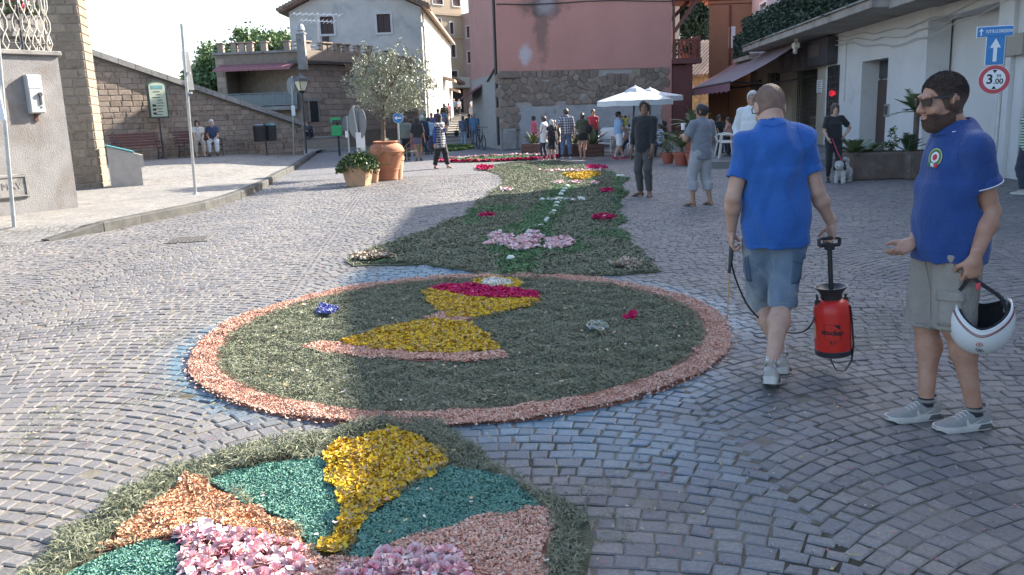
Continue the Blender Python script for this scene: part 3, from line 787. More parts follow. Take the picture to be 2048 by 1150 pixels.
# --- pink house with a rubble base
fi=Fac(G(1003,300),Y_(1343,285,39.6));hI=thing('pink_house','salmon plastered house whose base shows rubble stones and two walled arches','house',fi.P(fi.L/2,0))
zB=(fi.at(1010,142)[1]+fi.at(1330,136)[1])/2;ZI=11.3
m_salmon=mat('salmon_plaster',(.48,.235,.19),(.44,.21,.17),.9,.88,.25,30,stain=(.36,.17,.14),sscale=.45,spos=(.5,.75))
def salmon_marks(t,out,vec,b):
 sp=nd(t,'ShaderNodeSeparateXYZ');t.links.new(vec,sp.inputs[0])
 def mathn(op,a,b_=None):
  n=nd(t,'ShaderNodeMath',operation=op)
  for i,x in enumerate((a,b_)):
   if x is None:continue
   if hasattr(x,'is_linked'):t.links.new(x,n.inputs[i])
   else:n.inputs[i].default_value=x
  return n.outputs[0]
 nz=noise(t,vec,2.2,6,.65)
 def blob(px,py,rx,rz):
  u,z=fi.at(px,py);c=fi.P(u,z)
  dx=mathn('DIVIDE',mathn('SUBTRACT',sp.outputs[0],c.x),rx);dz=mathn('DIVIDE',mathn('SUBTRACT',sp.outputs[2],c.z),rz)
  d=mathn('SQRT',mathn('ADD',mathn('MULTIPLY',dx,dx),mathn('MULTIPLY',dz,dz)))
  d=mathn('ADD',d,mathn('MULTIPLY',mathn('SUBTRACT',nz.outputs[0],.5),1.5))
  r=ramp(t,[(1,1,1),(0,0,0)],[.45,1.05]);t.links.new(d,r.inputs[0]);return r.outputs[0]
 def scaled(x,k):return mix(t,(0,0,0),x,k)
 o=mix(t,out,(.11,.085,.07),scaled(blob(1082,50,.42,1.9),.6))
 o=mix(t,o,(.09,.07,.06),scaled(blob(1088,12,1.1,.65),.75))
 o=mix(t,o,(.36,.33,.34),scaled(blob(1092,10,.5,.5),.7))
 return mix(t,o,(.48,.46,.46),scaled(blob(1051,108,.34,.55),.85))
m_salmon_i=mat('stained_salmon_plaster',(.48,.235,.195),(.43,.212,.172),.9,.88,.25,30,extra=salmon_marks)
mb=MB();fi.box(mb,0,fi.L,zB,ZI,-9,0.0);mb.build('wall',m_salmon_i,hI)
m_gpl=mat('damp_grey_plaster',(.38,.37,.36),(.31,.31,.31),1.4,.9,.5,30,stain=(.13,.125,.125),sscale=.9,spos=(.56,.7))
m_grt2=mat('rubble_mortar',(.4,.36,.33),(.34,.305,.28),4,.95,.9,60)
mb=MB();fi.box(mb,.003,fi.L-.003,0,zB-.003,-9,-.05);mb.build('base_wall',m_grt2,hI)
zP=fi.at(1180,209)[1];uP0,uP1=fi.at(1036,250)[0],fi.at(1323,250)[0]
def rough_patch(f,u0,u1,z0,z1,d,nx,nz,amp,name,m,parent,edge=.06):
 mb=MB();vs=[]
 for j in range(nz+1):
  for i in range(nx+1):
   u=u0+(u1-u0)*i/nx;z=z0+(z1-z0)*j/nz
   if i in(0,nx):u+=random.uniform(-edge,edge)
   if j in(0,nz):z+=random.uniform(-edge,edge)
   vs.append(f.P(u,z,d+random.uniform(-amp,amp)))
 fs=[(j*(nx+1)+i,j*(nx+1)+i+1,(j+1)*(nx+1)+i+1,(j+1)*(nx+1)+i)for j in range(nz)for i in range(nx)]
 return mb.add(vs,fs).build(name,m,parent)
rough_patch(fi,uP0,uP1,0,zP,-.012,26,8,.006,'plaster_dado',m_gpl,hI)
mb=MB();pts=[fi.P(uP1+.02,0,-.05),fi.P(fi.L-.002,0,-.05),fi.P(fi.L-.002,zB-.003,-.05),fi.P(fi.L-.25,zB-.003,-.05),fi.P(uP1+.25,zB-.5,-.05),fi.P(uP1+.04,zB-1.0,-.05)]
mb.prism(pts,fi.n*.052);mb.build('plaster_strip',m_salmon,hI)
m_rub=mat('rubble_stones',(.27,.205,.16),(.2,.155,.125),5,.95,1.2,40,objrand=.25,stain=(.3,.24,.19),sscale=5,spos=(.55,.75))
arches=[]
for(cx,cy,ix,iy,ox,oy,a0,a1,nv)in((1086,200,28,17,47,37,-5,185,12),(1236,186,54,15,78,38,4,176,15)):
 u,z=fi.at(cx,cy);s_=(fi.at(cx+10,cy)[0]-u)/10;arches.append((u,z,ox*s_,oy*s_,R(a0),R(a1)))
 for k in range(nv):
  t0=R(a0+(a1-a0)*(k+.07)/nv);t1=R(a0+(a1-a0)*(k+.93)/nv);qa,qb=random.uniform(.94,1.03),random.uniform(.93,1.05)
  pl_=[(u+q*rx*s_*math.cos(t),z+q*ry*s_*math.sin(t))for rx,ry,q,t in((ix,iy,qa,t0),(ix,iy,qa,t1),(ox,oy,qb,t1),(ox,oy,qb,t0))]
  pl_=[(a,min(b,zB-.03))for a,b in pl_]
  c_=(sum(a for a,_ in pl_)/4,sum(b for _,b in pl_)/4);pr=random.uniform(.0,.03)
  vs=[fi.P(a,b,-.07)for a,b in pl_]+[fi.P(a,b,pr-.02)for a,b in pl_]+[fi.P(c_[0]+(a-c_[0])*.82,c_[1]+(b-c_[1])*.82,pr)for a,b in pl_]
  fs=[(i,(i+1)%4,4+(i+1)%4,4+i)for i in range(4)]+[(4+i,4+(i+1)%4,8+(i+1)%4,8+i)for i in range(4)]+[(8,9,10,11)]
  MB().add(vs,fs).build('voussoir',m_rub,hI)
def in_arch(u,z,mg=0.0):
 for i,(cu,cz,ox,oy,a0,a1)in enumerate(arches):
  k=math.hypot((u-cu)/(ox+.12),(z-cz)/(oy+.12))
  if k<1 and z>cz-.3 and k>(.66 if i else .52):return True
 return False
def rubble(parent,f,u0,u1,z0,z1,size,m,ok,n_iter=6,name='stone'):
 """irregular stones: relaxed cells turned into polygons, one object each"""
 nr=np.random.default_rng(5);nx=int((u1-u0)/size);nz=max(1,int((z1-z0)/(size*.8)))
 sites=np.array([(u0+(i+.5+(.5 if j%2 else 0)+nr.uniform(-.3,.3))*(u1-u0)/nx,z0+(j+.5+nr.uniform(-.25,.25))*(z1-z0)/nz)for i in range(nx)for j in range(nz)])
 sites=sites[[bool(ok(a,b))for a,b in sites]]
 for s_ in sites:
  d=np.hypot(*(sites-s_).T);nb=sites[(d>0)&(d<size*3)]
  pts=[]
  for k in range(14):
   a=2*math.pi*(k+nr.uniform(-.2,.2))/14;dv=np.array([math.cos(a),math.sin(a)]);r=size*.95
   for q in nb:
    w=q-s_;pr=dv@w
    if pr>1e-6:r=min(r,(w@w)/2/pr-.013)
   r*=nr.uniform(.96,1.0)
   pts.append((s_[0]+dv[0]*r,min(max(s_[1]+dv[1]*r,z0+.01),z1-.015)))
  c_=np.mean(pts,0);pr=nr.uniform(.0,.03);n=len(pts)
  vs=[f.P(a,b,-.07)for a,b in pts]+[f.P(a,b,pr-.018)for a,b in pts]+[f.P(c_[0]+(a-c_[0])*.8,c_[1]+(b-c_[1])*.8,pr)for a,b in pts]
  fs=[(i,(i+1)%n,n+(i+1)%n,n+i)for i in range(n)]+[(n+i,n+(i+1)%n,2*n+(i+1)%n,2*n+i)for i in range(n)]+[tuple(range(2*n,3*n))]
  MB().add(vs,fs).build(name,m,parent)
rubble(hI,fi,.02,uP1+.1,zP+.02,zB,.29,m_rub,lambda u,z:not in_arch(u,z))
rubble(hI,fi,.02,uP0-.03,.8,zP+.02,.34,m_rub,lambda u,z:True)
fis=Fac(Y_(961,250,60),fi.P(0,0));mb=MB();fis.box(mb,0,fis.L-.15,0,10.5,-.35,-.003);mb.build('alley_side_wall',mat('brown_side_plaster',(.3,.21,.17),(.24,.17,.14),1.2,.9,.5,40,stain=(.16,.12,.1),sscale=.9),hI)
mb=MB();fis.box(mb,fis.L-9,fis.L-7.6,0,2.3,0,.04);mb.build('side_door',mat('rust_door',(.25,.1,.06),(.2,.08,.05),3,.7),hI)
mb=MB();fis.box(mb,fis.L-5,fis.L-3.8,0,2.3,0,.04);mb.build('side_door',m_oldp,hI)
mb=MB();mb.tube([fis.P(fis.L-.35,10,.1),fis.P(fis.L-.35,.2,.1)],.06,8);mb.tube([fis.P(fis.L-.4,3.6,.1),fis.P(fis.L-3,3.1,.35)],.05,6);mb.build('drainpipe',m_dark,hI)
mb=MB();mb.prism([fis.P(fis.L-10,3.3,.05),fis.P(fis.L-10,3.2,.05),fis.P(fis.L-10,2.4,1.5),fis.P(fis.L-10,2.5,1.5)],fis.u*5);mb.build('side_awning',m_awnr,hI)
for k in range(24):
 mb=MB();w=.55 if k%2 else .38;fis.box(mb,fis.L-.02-w-.35,fis.L-.37,3.7+k*.26,3.94+k*.26,0,.05,.01);mb.build('quoin',m_rub,hI)
for(px,w)in((965,2.2),(968,1.2)):
 u,z=fis.at(px,80);mb=MB();fis.box(mb,u-w/2,u+w/2,5.4,8.2,.0,.12);mb.build('shutter',m_shut,hI)
mb=MB();fis.box(mb,-.5,fis.L+.3,10.5,10.8,-3,.9);mb.build('eaves',m_roof,hI)
mb=MB();u,z=fi.at(1020,148);fi.box(mb,0.02,.85,z-.18,z+.12,.002,.16,.02);mb.build('ledge',m_rub,hI)
mb=MB();mb.tube([fi.P(0,fi.at(1003,8)[1],.03)]+[fi.P(fi.L*k/6,fi.at(1003,8)[1]-.05*math.sin(k*1.3)+.06*k/6,.03)for k in range(1,7)],.022,5);mb.build('cable',m_dark,hI)
m_redw=mat('red_brown_timber',(.16,.055,.045),(.12,.045,.04),4,.75,.2,60)
ri=fi.P(fi.L,0);fr_=Fac(fi.P(fi.L+.02,0,-.1),fi.P(fi.L+1.12,0,-.05))
mb=MB();fr_.box(mb,0,1.0,0,3.45,-1.2,0);mb.build('side_pier',m_redw,hI)
mb=MB();fr_.box(mb,0,1.35,3.5,3.75,-2.6,.25,.01);mb.build('balcony_slab',m_redw,hI)
mb=MB();fr_.box(mb,1.2,1.3,3.76,4.7,-2.5,.2);fr_.box(mb,.02,.12,3.76,7.2,.05,.15)
for k in range(7):fr_.box(mb,.1+k*.16,.15+k*.16,3.76,4.5,.15,.2)
fr_.box(mb,.02,1.3,4.5,4.58,.12,.22);mb.build('railing',m_redw,hI)
mb=MB();fr_.box(mb,-.1,1.9,6.35,6.6,-3,.3);mb.seg(fr_.P(.1,4.9,.1),fr_.P(1.2,6.35,.1),.14,.14);mb.seg(fr_.P(.1,5.3,-1.2),fr_.P(1.2,6.35,-1.2),.14,.14);mb.build('eaves_beam',m_redw,hI)
P=np.array([fr_.P(random.uniform(.15,1.1),3.9+random.random()*.6,random.uniform(-.6,.1))for _ in range(260)]);foliage('balcony_plants',P,m_leafd,hI,.07,None,.6,'stuff')
sb=fi.P(0,0,0);u,z=fi.at(1018,300)
t_=thing('stone_block','short pale stone block standing at the foot of the salmon house corner','stone block',fi.P(u,0,.3))
mb=MB().box(fi.P(u,.46,.3),(.55,.45,.92),fi.ax(),.05);mb.build('block',m_concrete,t_)
# --- long house on the right
WX=lambda y:9.9+.08*(y-17.2)
fr=Fac((WX(42.3),42.3),(WX(-14),-14));uY=lambda y:(42.3-y)/56.3*fr.L
hR=thing('balcony_house','long white house with ivy screened balcony, shop fronts and a deep gateway','house',fr.P(uY(20),0))
m_whitew=mat('white_wall_paint',(.60,.59,.575),(.55,.54,.53),1.0,.85,.2,40,stain=(.42,.4,.37),sscale=.8,spos=(.55,.8))
m_cream=mat('cream_shop_plaster',(.42,.36,.28),(.36,.31,.25),1.6,.85,.2,50)
m_gate=mat('beige_gateway_plaster',(.36,.32,.26),(.32,.28,.23),.9,.9,.2,40)
def hole(px0,py0,px1,py1,floor=True):
 q=fr.rect(px0,py0,px1,py1);return(q[0],0.0 if floor else q[1],q[2],q[3])
gate=(uY(21.2),0,uY(17.55),3.42);door=(uY(25.9),.0,uY(23.75),2.72)
led=hole(1655,132,1676,330);shop=hole(1584,140,1632,330)
shop2=(uY(38.5),0,uY(36.2),2.9);sid=(uY(41.2),0,uY(39.6),2.7)
u25,u32=uY(25),uY(33)
mb=MB();holed_wall(mb,fr,uY(29.6),fr.L,0,3.9,[gate,door],.55,.6);mb.build('wall',m_whitew,hR)
mb=MB();holed_wall(mb,fr,0,uY(29.6),0,3.9,[led,shop,shop2,sid],.4,.6)if False else holed_wall(mb,fr,0,uY(29.6)-.003,0,3.9,[h for h in(shop,shop2,sid)],.4,.6);mb.build('shop_wall',m_cream,hR)
m_upper=mat('grey_upper_plaster',(.42,.43,.46),(.38,.39,.41),.8,.9,.2,30)
upw=[(uY(35.2),4.0,uY(33.6),6.2),(uY(40.4),4.4,uY(39.0),6.0),(uY(31.2),4.0,uY(29.8),6.2)]
mb=MB();holed_wall(mb,fr,0,u25,3.903,6.45,upw,.25,5.4);mb.build('upper_wall',m_upper,hR)
mb=MB();mb.prism([fr.P(u25+.003,3.903),fr.P(fr.L,3.903),fr.P(fr.L,7.5),fr.P(uY(11.5),7.5),fr.P(uY(16.5),8.4),fr.P(u25+.003,9.0)],-fr.n*8);mb.build('tall_upper_wall',m_upper,hR)  # top edge out of view, sloped to place the shadow edge on the setts
mb=MB();fr.box(mb,0,u32,6.46,9.4,-9,-5.2);mb.build('unseen_shade_block',m_upper,hR)  # unseen block added behind the roof to keep sun off the far paving
m_shw=mat('pale_slat_shutter',(.5,.5,.5),(.45,.45,.46),5,.7)
for w in upw:shuttered(fr,hR,w,m_white,m_shw,.1,'window',True,.2)
mb=MB();fr.box(mb,gate[0],gate[2],0,3.42,-4.2,-4.1);fr.box(mb,gate[0]-.12,gate[0]-.003,0,3.42,-4.1,-.605);fr.box(mb,gate[2]+.003,gate[2]+.12,0,3.42,-4.1,-.605);fr.box(mb,gate[0],gate[2],3.423,3.5,-4.1,-.605)
mb.build('gateway',m_gate,hR)
m_woodd=mat('dark_wood_door',(.075,.04,.03),(.055,.03,.024),9,.5,.2,50,stretch=(1,1,.15))
mb=MB();fr.box(mb,door[0],door[2],0,door[3]-.55,-.54,-.48,.008);d_=mb.build('front_door',m_woodd,hR)
mb=MB()
for a in(.08,.55):fr.box(mb,door[0]+(door[2]-door[0])*a,door[0]+(door[2]-door[0])*(a+.36),.2,1.9,-.475,-.46,.006)
mb.build('door_panel',m_woodd,d_)
mb=MB();u=door[0]+(door[2]-door[0])*.62;fr.box(mb,u,u+.2,1.42,1.62,-.474,-.465);mb.build('notice',m_white,d_)
mb=MB();fr.box(mb,door[0],door[2],door[3]-.5,door[3],-.54,-.5);mb.build('fanlight',m_glass,hR)
mb=MB();q=fr.rect(1771,208,1779,233);fr.box(mb,q[0],q[2],q[1],q[3],.002,.04,.004);i_=mb.build('intercom',m_galv,hR)
mb=MB();fr.box(mb,q[0]+.04,q[2]-.04,q[1]+.05,q[3]-.05,.041,.046);mb.build('button_panel',m_dark,i_)
m_grille=mat('shop_grille',(.05,.045,.04),(.07,.06,.05),5,.5)
def grille(h,name,nb):
 mb=MB();fr.box(mb,h[0],h[2],h[1],h[3],-.39,-.36);o=mb.build(name,m_glass,hR)
 mb=MB()
 for k in range(nb+1):u=h[0]+(h[2]-h[0])*k/nb;fr.box(mb,u-.012,u+.012,h[1],h[3],-.2,-.17)
 n2=int((h[3]-h[1])/.16)
 for k in range(n2):z=h[1]+.16*k;fr.box(mb,h[0],h[2],z-.01,z+.01,-.21,-.2)
 mb.build('bars',m_grille,o);return o
grille(shop,'shop_door',12);grille(shop2,'shop_door',6);grille(sid,'shop_window',5)
mb=MB();fr.box(mb,led[0],led[2],.1,led[3],.004,.03);lo=mb.build('shop_window',m_glass,hR)
mb=MB()
for k in range(6):u=led[0]+(led[2]-led[0])*k/5;fr.box(mb,u-.015,u+.015,.1,led[3],.031,.05)
for k in range(12):fr.box(mb,led[0],led[2],.2+k*.2,.225+k*.2,.031,.045)
mb.build('bars',m_grille,lo)
q=fr.rect(1661,178,1674,195);m_led=mat('red_led',(1,.03,.06),emit=.16);mb=MB()
for k in range(22):
 a=2*math.pi*k/22;uu,zz=(q[0]+q[2])/2+(q[2]-q[0])*.34*math.cos(a),(q[1]+q[3])/2+(q[3]-q[1])*.3*math.sin(a);fr.box(mb,uu-.016,uu+.016,zz-.014,zz+.014,.05,.07)
for k in range(4):fr.box(mb,q[0]+.3+k*.13,q[0]+.34+k*.13,(q[1]+q[3])/2-.05,(q[1]+q[3])/2+.05,.05,.07)
mb.build('lit_sign',m_led,lo)
q=fr.rect(1562,103,1628,142);mb=MB();fr.box(mb,q[0],q[2],q[1],q[3],.002,.12,.01)
m_sign=mat('faded_shop_sign',(.3,.27,.25),(.16,.1,.09),1.6,.6,island=None,stain=(.2,.16,.15),sscale=2.2);mb.build('shop_sign',m_sign,hR)
q=fr.rect(1630,78,1676,131);mb=MB();fr.box(mb,q[0],q[2],q[1],q[3],.002,.35,.01);ds=mb.build('sign_cabinet',mat('dark_sign_board',(.04,.038,.045),(.06,.055,.06),2,.5),hR)
mb=MB();fr.box(mb,q[0]+.5,q[2]-.9,q[1]+.3,q[3]-.15,.352,.36);mb.build('sign_panel',mat('brown_sign_panel',(.12,.09,.08),(.1,.08,.08),3,.5),ds)
q=fr.rect(1634,160,1645,185);mb=MB();fr.box(mb,q[0],q[2],q[1],q[3],.002,.012);no=mb.build('notice',m_white,hR)
m_ink=mat('ink',(.04,.035,.035),rough=.7)
mb=MB()
for k in range(6):z=q[3]-.06-k*.075;fr.box(mb,q[0]+.1+.03*(k%2),q[2]-.1-.05*(k%3),z-.02,z,.0125,.015)
mb.build('print',m_ink,no)
m_slab=mat('balcony_concrete',(.34,.31,.28),(.27,.25,.22),2,.9,.3,40,stain=(.2,.17,.15),sscale=1.1)
ZS=3.72
mb=MB();fr.box(mb,uY(36.2),uY(20.6),ZS,ZS+.2,.003,1.55,.01);mb.build('balcony_slab',m_slab,hR)
mb=MB();fr.box(mb,uY(36.2)-.05,uY(20.6)+.05,ZS+.203,ZS+.25,1.2,1.62);mb.build('slab_edge',m_concrete,hR)
mb=MB();fr.box(mb,uY(20.6)+.004,uY(12),ZS-.04,ZS+.18,.003,1.15,.01);mb.build('balcony_slab',m_slab,hR)
mb=MB();fr.box(mb,uY(40.4),uY(36.9),ZS-.25,ZS-.08,.003,1.2,.01);mb.build('balcony_slab',m_slab,hR)
mb=MB()
for z in(.1,.35,.62,.92):mb.tube([fr.P(uY(36.3),ZS+.2+z,1.5),fr.P(uY(36.3),ZS+.2+z,.02)],.03,5);mb.tube([fr.P(uY(36.8),ZS-.1+z,1.15),fr.P(uY(36.8),ZS-.1+z,.02)],.03,5)
mb.tube([fr.P(uY(36.2),ZS+1.2,1.5),fr.P(uY(20.6),ZS+1.2,1.5)],.025,5)
mb.build('balcony_rail',m_white,hR)
m_ivy=mat('ivy_screen_leaves',(.03,.05,.03),island=[(.015,.03,.018),(.03,.055,.03),(.05,.08,.05),(.02,.04,.025),(.07,.09,.07)],rough=.42)
n=9000;u=rng.uniform(uY(36.2),uY(20.6),n);z=ZS+.22+rng.random(n)**.95*1.06+.04*np.sin(u*3);d=1.53+rng.normal(0,.05,n)
P=np.array([fr.P(a,b,c_)for a,b,c_ in zip(u,z,d)]);foliage('ivy_screen',P,m_ivy,hR,.055,np.array(fr.n)[None]*.7,.75,'stuff')
n=1400;u=rng.uniform(uY(40.4),uY(36.9),n);z=ZS-.05+rng.random(n)*1.0;d=1.15+rng.normal(0,.04,n)
P=np.array([fr.P(a,b,c_)for a,b,c_ in zip(u,z,d)]);foliage('ivy_screen',P,m_ivy,hR,.055,np.array(fr.n)[None]*.7,.75,'stuff')
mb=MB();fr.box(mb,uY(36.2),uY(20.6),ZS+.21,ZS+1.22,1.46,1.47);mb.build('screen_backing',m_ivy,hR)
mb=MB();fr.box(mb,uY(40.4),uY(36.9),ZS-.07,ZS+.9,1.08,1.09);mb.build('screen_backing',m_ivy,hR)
mb=MB();px_u=uY(16.35);mb.tube([fr.P(px_u,3.6,.06),fr.P(px_u,.05,.06)],.035,6);mb.build('drainpipe',m_oldp,hR)
mb=MB()
for s_ in range(3):
 mb.tube([fr.P(uY(29)+(uY(16)-uY(29))*k/16,3.62-.1*s_-(.22+.1*s_)*math.sin(math.pi*k/16)**2+.05*math.sin(k*2.1+s_),.05+.02*s_)for k in range(17)],.012,4)
mb.tube([fr.P(uY(27.4),3.4,.03),fr.P(uY(27.4),1.6,.03)],.012,4)
mb.build('cable',m_oldp,hR)
mb=MB();fr.box(mb,uY(17.5),uY(16.9),0,3.6,.003,.09);mb.build('pilaster',m_whitew,hR)
mb=MB();fr.box(mb,uY(17.55),uY(16.4),2.35,2.75,.092,.14);mb.build('stone_band',m_gate,hR)
m_awn=mat('mauve_awning_cloth',(.26,.19,.2),(.23,.17,.185),2.5,.8,.15,60)
y0a,y1a=30.6,43.0
za_,zb_=4.08,2.38
def aw(y,t):return Vector((WX(y)-.05-t*3.0-(.0 if y<40 else 0),y,za_+(zb_-za_)*t-.12*math.sin(math.pi*t)))
t_=thing('shop_awning','mauve fabric awning sloping out over the bar terrace','awning',aw(36,.5))
mb=MB();vs=[];NA,NT=24,8
for i in range(NA+1):
 for j in range(NT+1):vs.append(aw(y1a+(y0a-y1a)*i/NA,j/NT)+Vector((0,0,.012*math.sin(i*1.7)*j/NT)))
mb.add(vs,[(i*(NT+1)+j,i*(NT+1)+j+1,(i+1)*(NT+1)+j+1,(i+1)*(NT+1)+j)for i in range(NA)for j in range(NT)]);mb.build('cloth',m_awn,t_,True)
mb=MB();vs=[]
for i in range(NA*2+1):
 p=aw(y1a+(y0a-y1a)*i/NA/2,1.0);vs+=[p+Vector((-.02,0,0)),p+Vector((-.03,0,-.3+.03*math.cos(i*1.6)))]
mb.add(vs,[(2*i,2*i+1,2*i+3,2*i+2)for i in range(NA*2)]);mb.build('valance',mat('plum_valance',(.2,.085,.115),(.17,.075,.1),3,.8),t_)
mb=MB()
mb.tube([aw(y0a,1)+Vector((-.02,0,.02)),aw(y1a,1)+Vector((-.02,0,.02))],.04,6)
for y in(31.2,36.5,42):mb.tube([aw(y,.97),Vector((WX(y)-1.6,y,2.3)),Vector((WX(y)-.02,y,2.5))],.035,6)
mb.build('arm',m_dark,t_)
t_=thing('wall_lamp','small white floodlight under the balcony slab beside the awning','lamp',fr.P(uY(29.7),3.45,1.0))
mb=MB();mb.box(fr.P(uY(29.7),3.62,1.0),(.1,.1,.2),fr.ax());mb.box(fr.P(uY(29.7),3.5,1.0),(.3,.22,.2),fr.ax(),.03);mb.tube([fr.P(uY(29.7),3.45,1.0),fr.P(uY(29.6),3.25,1.05)],.07,8);mb.build('housing',m_lattice,t_)
m_plat=mat('platform_stone',(.2,.19,.18),(.16,.15,.145),2,.8,.3,50)
pf=MB();pf.prism([(5.3,22.4,0),(9.4,21.6,0),(10.15,21.6,0),(11.6,41,0),(9.0,41,0)],(0,0,.17));tag(pf.build('shop_step',m_plat),'low stone platform along the shop fronts',None,None,'structure')
# --- orange building at the street end
fo=Fac((9.95,42.6),(13.5,42.6));hO=thing('orange_house','orange rendered house with a moulded cornice behind the awning','house',fo.P(.8,0))
m_orange=mat('orange_render',(.34,.17,.1),(.3,.15,.09),1.2,.9,.2,40)
mb=MB();mb.prism([(9.95,42.6,0),(13.5,42.6,0),(13.5,49.6,0),(11.75,49.6,0)],(0,0,6.35));mb.build('wall',m_orange,hO)
for k in range(3):
 mb=MB();fo.box(mb,-.1-.13*k,fo.L,6.36+.17*k,6.52+.17*k,-.6,.1+.13*k,.02);mb.build('cornice',m_orange,hO)
mb=MB();q=fo.rect(1459,22,1466,60);fo.box(mb,.95,1.25,4.3,5.3,.003,.06);mb.build('window',m_white,hO)
mb=MB();mb.tube([fo.P(1.0,6.3,.06),fo.P(1.0,.1,.06)],.05,6);mb.build('drainpipe',m_redw,hO)
# --- yellow house in the gap
fy=Fac((10.6,60.0),(15.5,56.0));hY=thing('yellow_house','small yellow stone house with a tiled roof seen through the gap','house',fy.P(2,0))
m_yel=mat('yellow_stone',(.42,.33,.18),(.34,.27,.15),1.5,.9,.5,20,extra=sett_extra(2.2,(.75,.72,.66)))
mb=MB();fy.box(mb,0,fy.L,0,3.6,-5,0);mb.build('wall',m_yel,hY)
mb=MB();fy.box(mb,.3,1.0,.1,2.2,.003,.06);mb.build('door',m_shut,hY)
for k in range(22):
 mb=MB();u=k*.27-.3;mb.tube([fy.P(u,3.55,.5),fy.P(u,6.1,-4.5)],.13,6);mb.build('roof_tile_row',m_roof,hY)
fy2=Fac((11.8,68.0),(13.6,68.0));hY2=thing('cream_house','narrow cream house behind the red timber loggia','house',fy2.P(.5,0))
mb=MB();fy2.box(mb,0,fy2.L,0,9.6,-3,0);mb.build('wall',m_cream,hY2)
mb=MB();fy2.box(mb,-.4,fy2.L+.4,9.6,9.9,-3,.5);mb.build('roof',m_roof,hY2)
# --- trees and plants
m_bark=mat('grey_bark',(.16,.12,.09),(.11,.085,.065),14,.95,1.2,40)
m_olive=mat('olive_leaves',(.12,.14,.08),island=[(.18,.2,.125),(.34,.35,.25),(.13,.15,.085),(.45,.45,.37),(.25,.26,.17)],rough=.45)
m_tree=mat('broadleaf',(.05,.09,.03),island=[(.1,.16,.06),(.18,.25,.1),(.13,.2,.08),(.24,.31,.14)],rough=.6)
m_treed=mat('dark_evergreen',(.02,.04,.02),island=[(.012,.028,.014),(.03,.05,.025),(.02,.04,.018),(.045,.065,.03)],rough=.6)
m_terra=mat('terracotta',(.46,.2,.11),(.4,.165,.09),5,.85,.3,70,stain=(.5,.33,.24),sscale=3.5,spos=(.58,.76))
m_terra2=mat('pale_terracotta',(.52,.33,.2),(.46,.27,.16),4,.88,.3,70,stain=(.36,.25,.18),sscale=4)
m_soil=mat('soil',(.05,.035,.025),(.08,.06,.04),20,.95,.6,60)
m_palm=mat('palm_leaves',(.08,.12,.04),island=[(.06,.1,.035),(.11,.15,.05),(.05,.08,.03),(.14,.16,.07)],rough=.5)
def limbs(mb,base,top,r,levels,spread,tips,n=3):
 mid=base.lerp(top,.5)+Vector((random.gauss(0,.06),random.gauss(0,.06),0))*(top-base).length
 mb.tube([base,mid,top],[r,r*.82,r*.62],7)
 if levels==0:tips.append(top);return
 L=(top-base).length
 for k in range(n):
  a=2*math.pi*(k+random.random()*.6)/n;d=(top-base).normalized()
  v=(d+Vector((math.cos(a),math.sin(a),random.uniform(-.1,.35)))*spread).normalized()*L*random.uniform(.6,.85)
  limbs(mb,top,top+v,r*.6,levels-1,spread,tips,n)
def leafy_tree(name,label,base,h,rx,ry,rz_,cz,m,nclump,per,leaf,group=None,gap=.0,trunk_r=.12,aspect=.55,sig=.16):
 t=thing(name,label,'tree',base,0,group)
 mb=MB();tips=[];tb_=Vector(base)+Vector((0,0,max(.4,cz-rz_*.7)));mb.tube([base,tb_],[trunk_r*1.3,trunk_r],7);limbs(mb,tb_,tb_+Vector((0,0,rz_*.45)),trunk_r*.8,2,.8,tips,3);mb.build('trunk',m_bark,t,True)
 cs=[]
 while len(cs)<nclump:
  p=np.array([random.uniform(-1,1)for _ in range(3)]);d=np.linalg.norm(p)
  if d>1 or(d<.35):continue
  p=p*(1+.18*math.sin(p[0]*5+p[2]*4));cs.append(p)
 cs=np.array(cs)*[rx,ry,rz_]+[base[0],base[1],base[2]+cz]
 sz=rng.uniform(.6,1.3,nclump)
 P=np.repeat(cs,per,0)+rng.normal(size=(nclump*per,3))*np.repeat(sz,per)[:,None]*sig*np.array([rx,ry,rz_])**.6
 foliage('crown',P,m,t,leaf,None,aspect);return t
for(px,py,Y,rx,rz_,lab)in((450,160,68,2.5,2.3,'leftmost tree behind the loggia house, tall and loose against the sky'),(520,122,66,3.3,2.1,'broad sunlit tree behind the roof terrace balusters'),(578,118,70,2.0,1.9,'tree squeezed between the roof terrace and the grey gabled house'),(412,192,66,1.5,1.7,'lowest tree showing over the sloping wall left of the loggia house')):
 c=Y_(px,py,Y);leafy_tree('broadleaf_tree',lab,(c.x,Y,0),8,rx,2.6,rz_,c.z,m_tree,130,90,.19,'trees behind the loggia house',trunk_r=.2)
for(px,py,Y,rx,rz_,lab)in((1392,60,82,2.6,6.2,'dark evergreen rising behind the tiled roof in the gap'),(1430,30,88,3.2,6,'second dark evergreen behind the orange house')):
 c=Y_(px,py,Y);leafy_tree('evergreen_tree',lab,(c.x,Y,0),8,rx,2.4,rz_,c.z,m_treed,150,90,.2,'evergreens in the gap',trunk_r=.2)
jb=G(776,360);SC=19.6/FPX
jar=thing('terracotta_jar','large ribbed terracotta oil jar planted with the olive tree','planter',jb)
mb=MB();k=.98
prof=[(.25,0),(.262,.02),(.26,.05),(.285,.22),(.345,.40),(.405,.55),(.452,.68),(.466,.75),(.46,.8),(.43,.86),(.375,.915),(.31,.95),(.285,.965),(.305,.98),(.325,.99),(.33,1.01),(.30,1.02),(.27,.99),(.25,.9)]
prof=[(r,z*.99)for r,z in prof]
mb.lathe(prof,jb,40);mb.build('jar',m_terra,jar,True)
mb=MB()
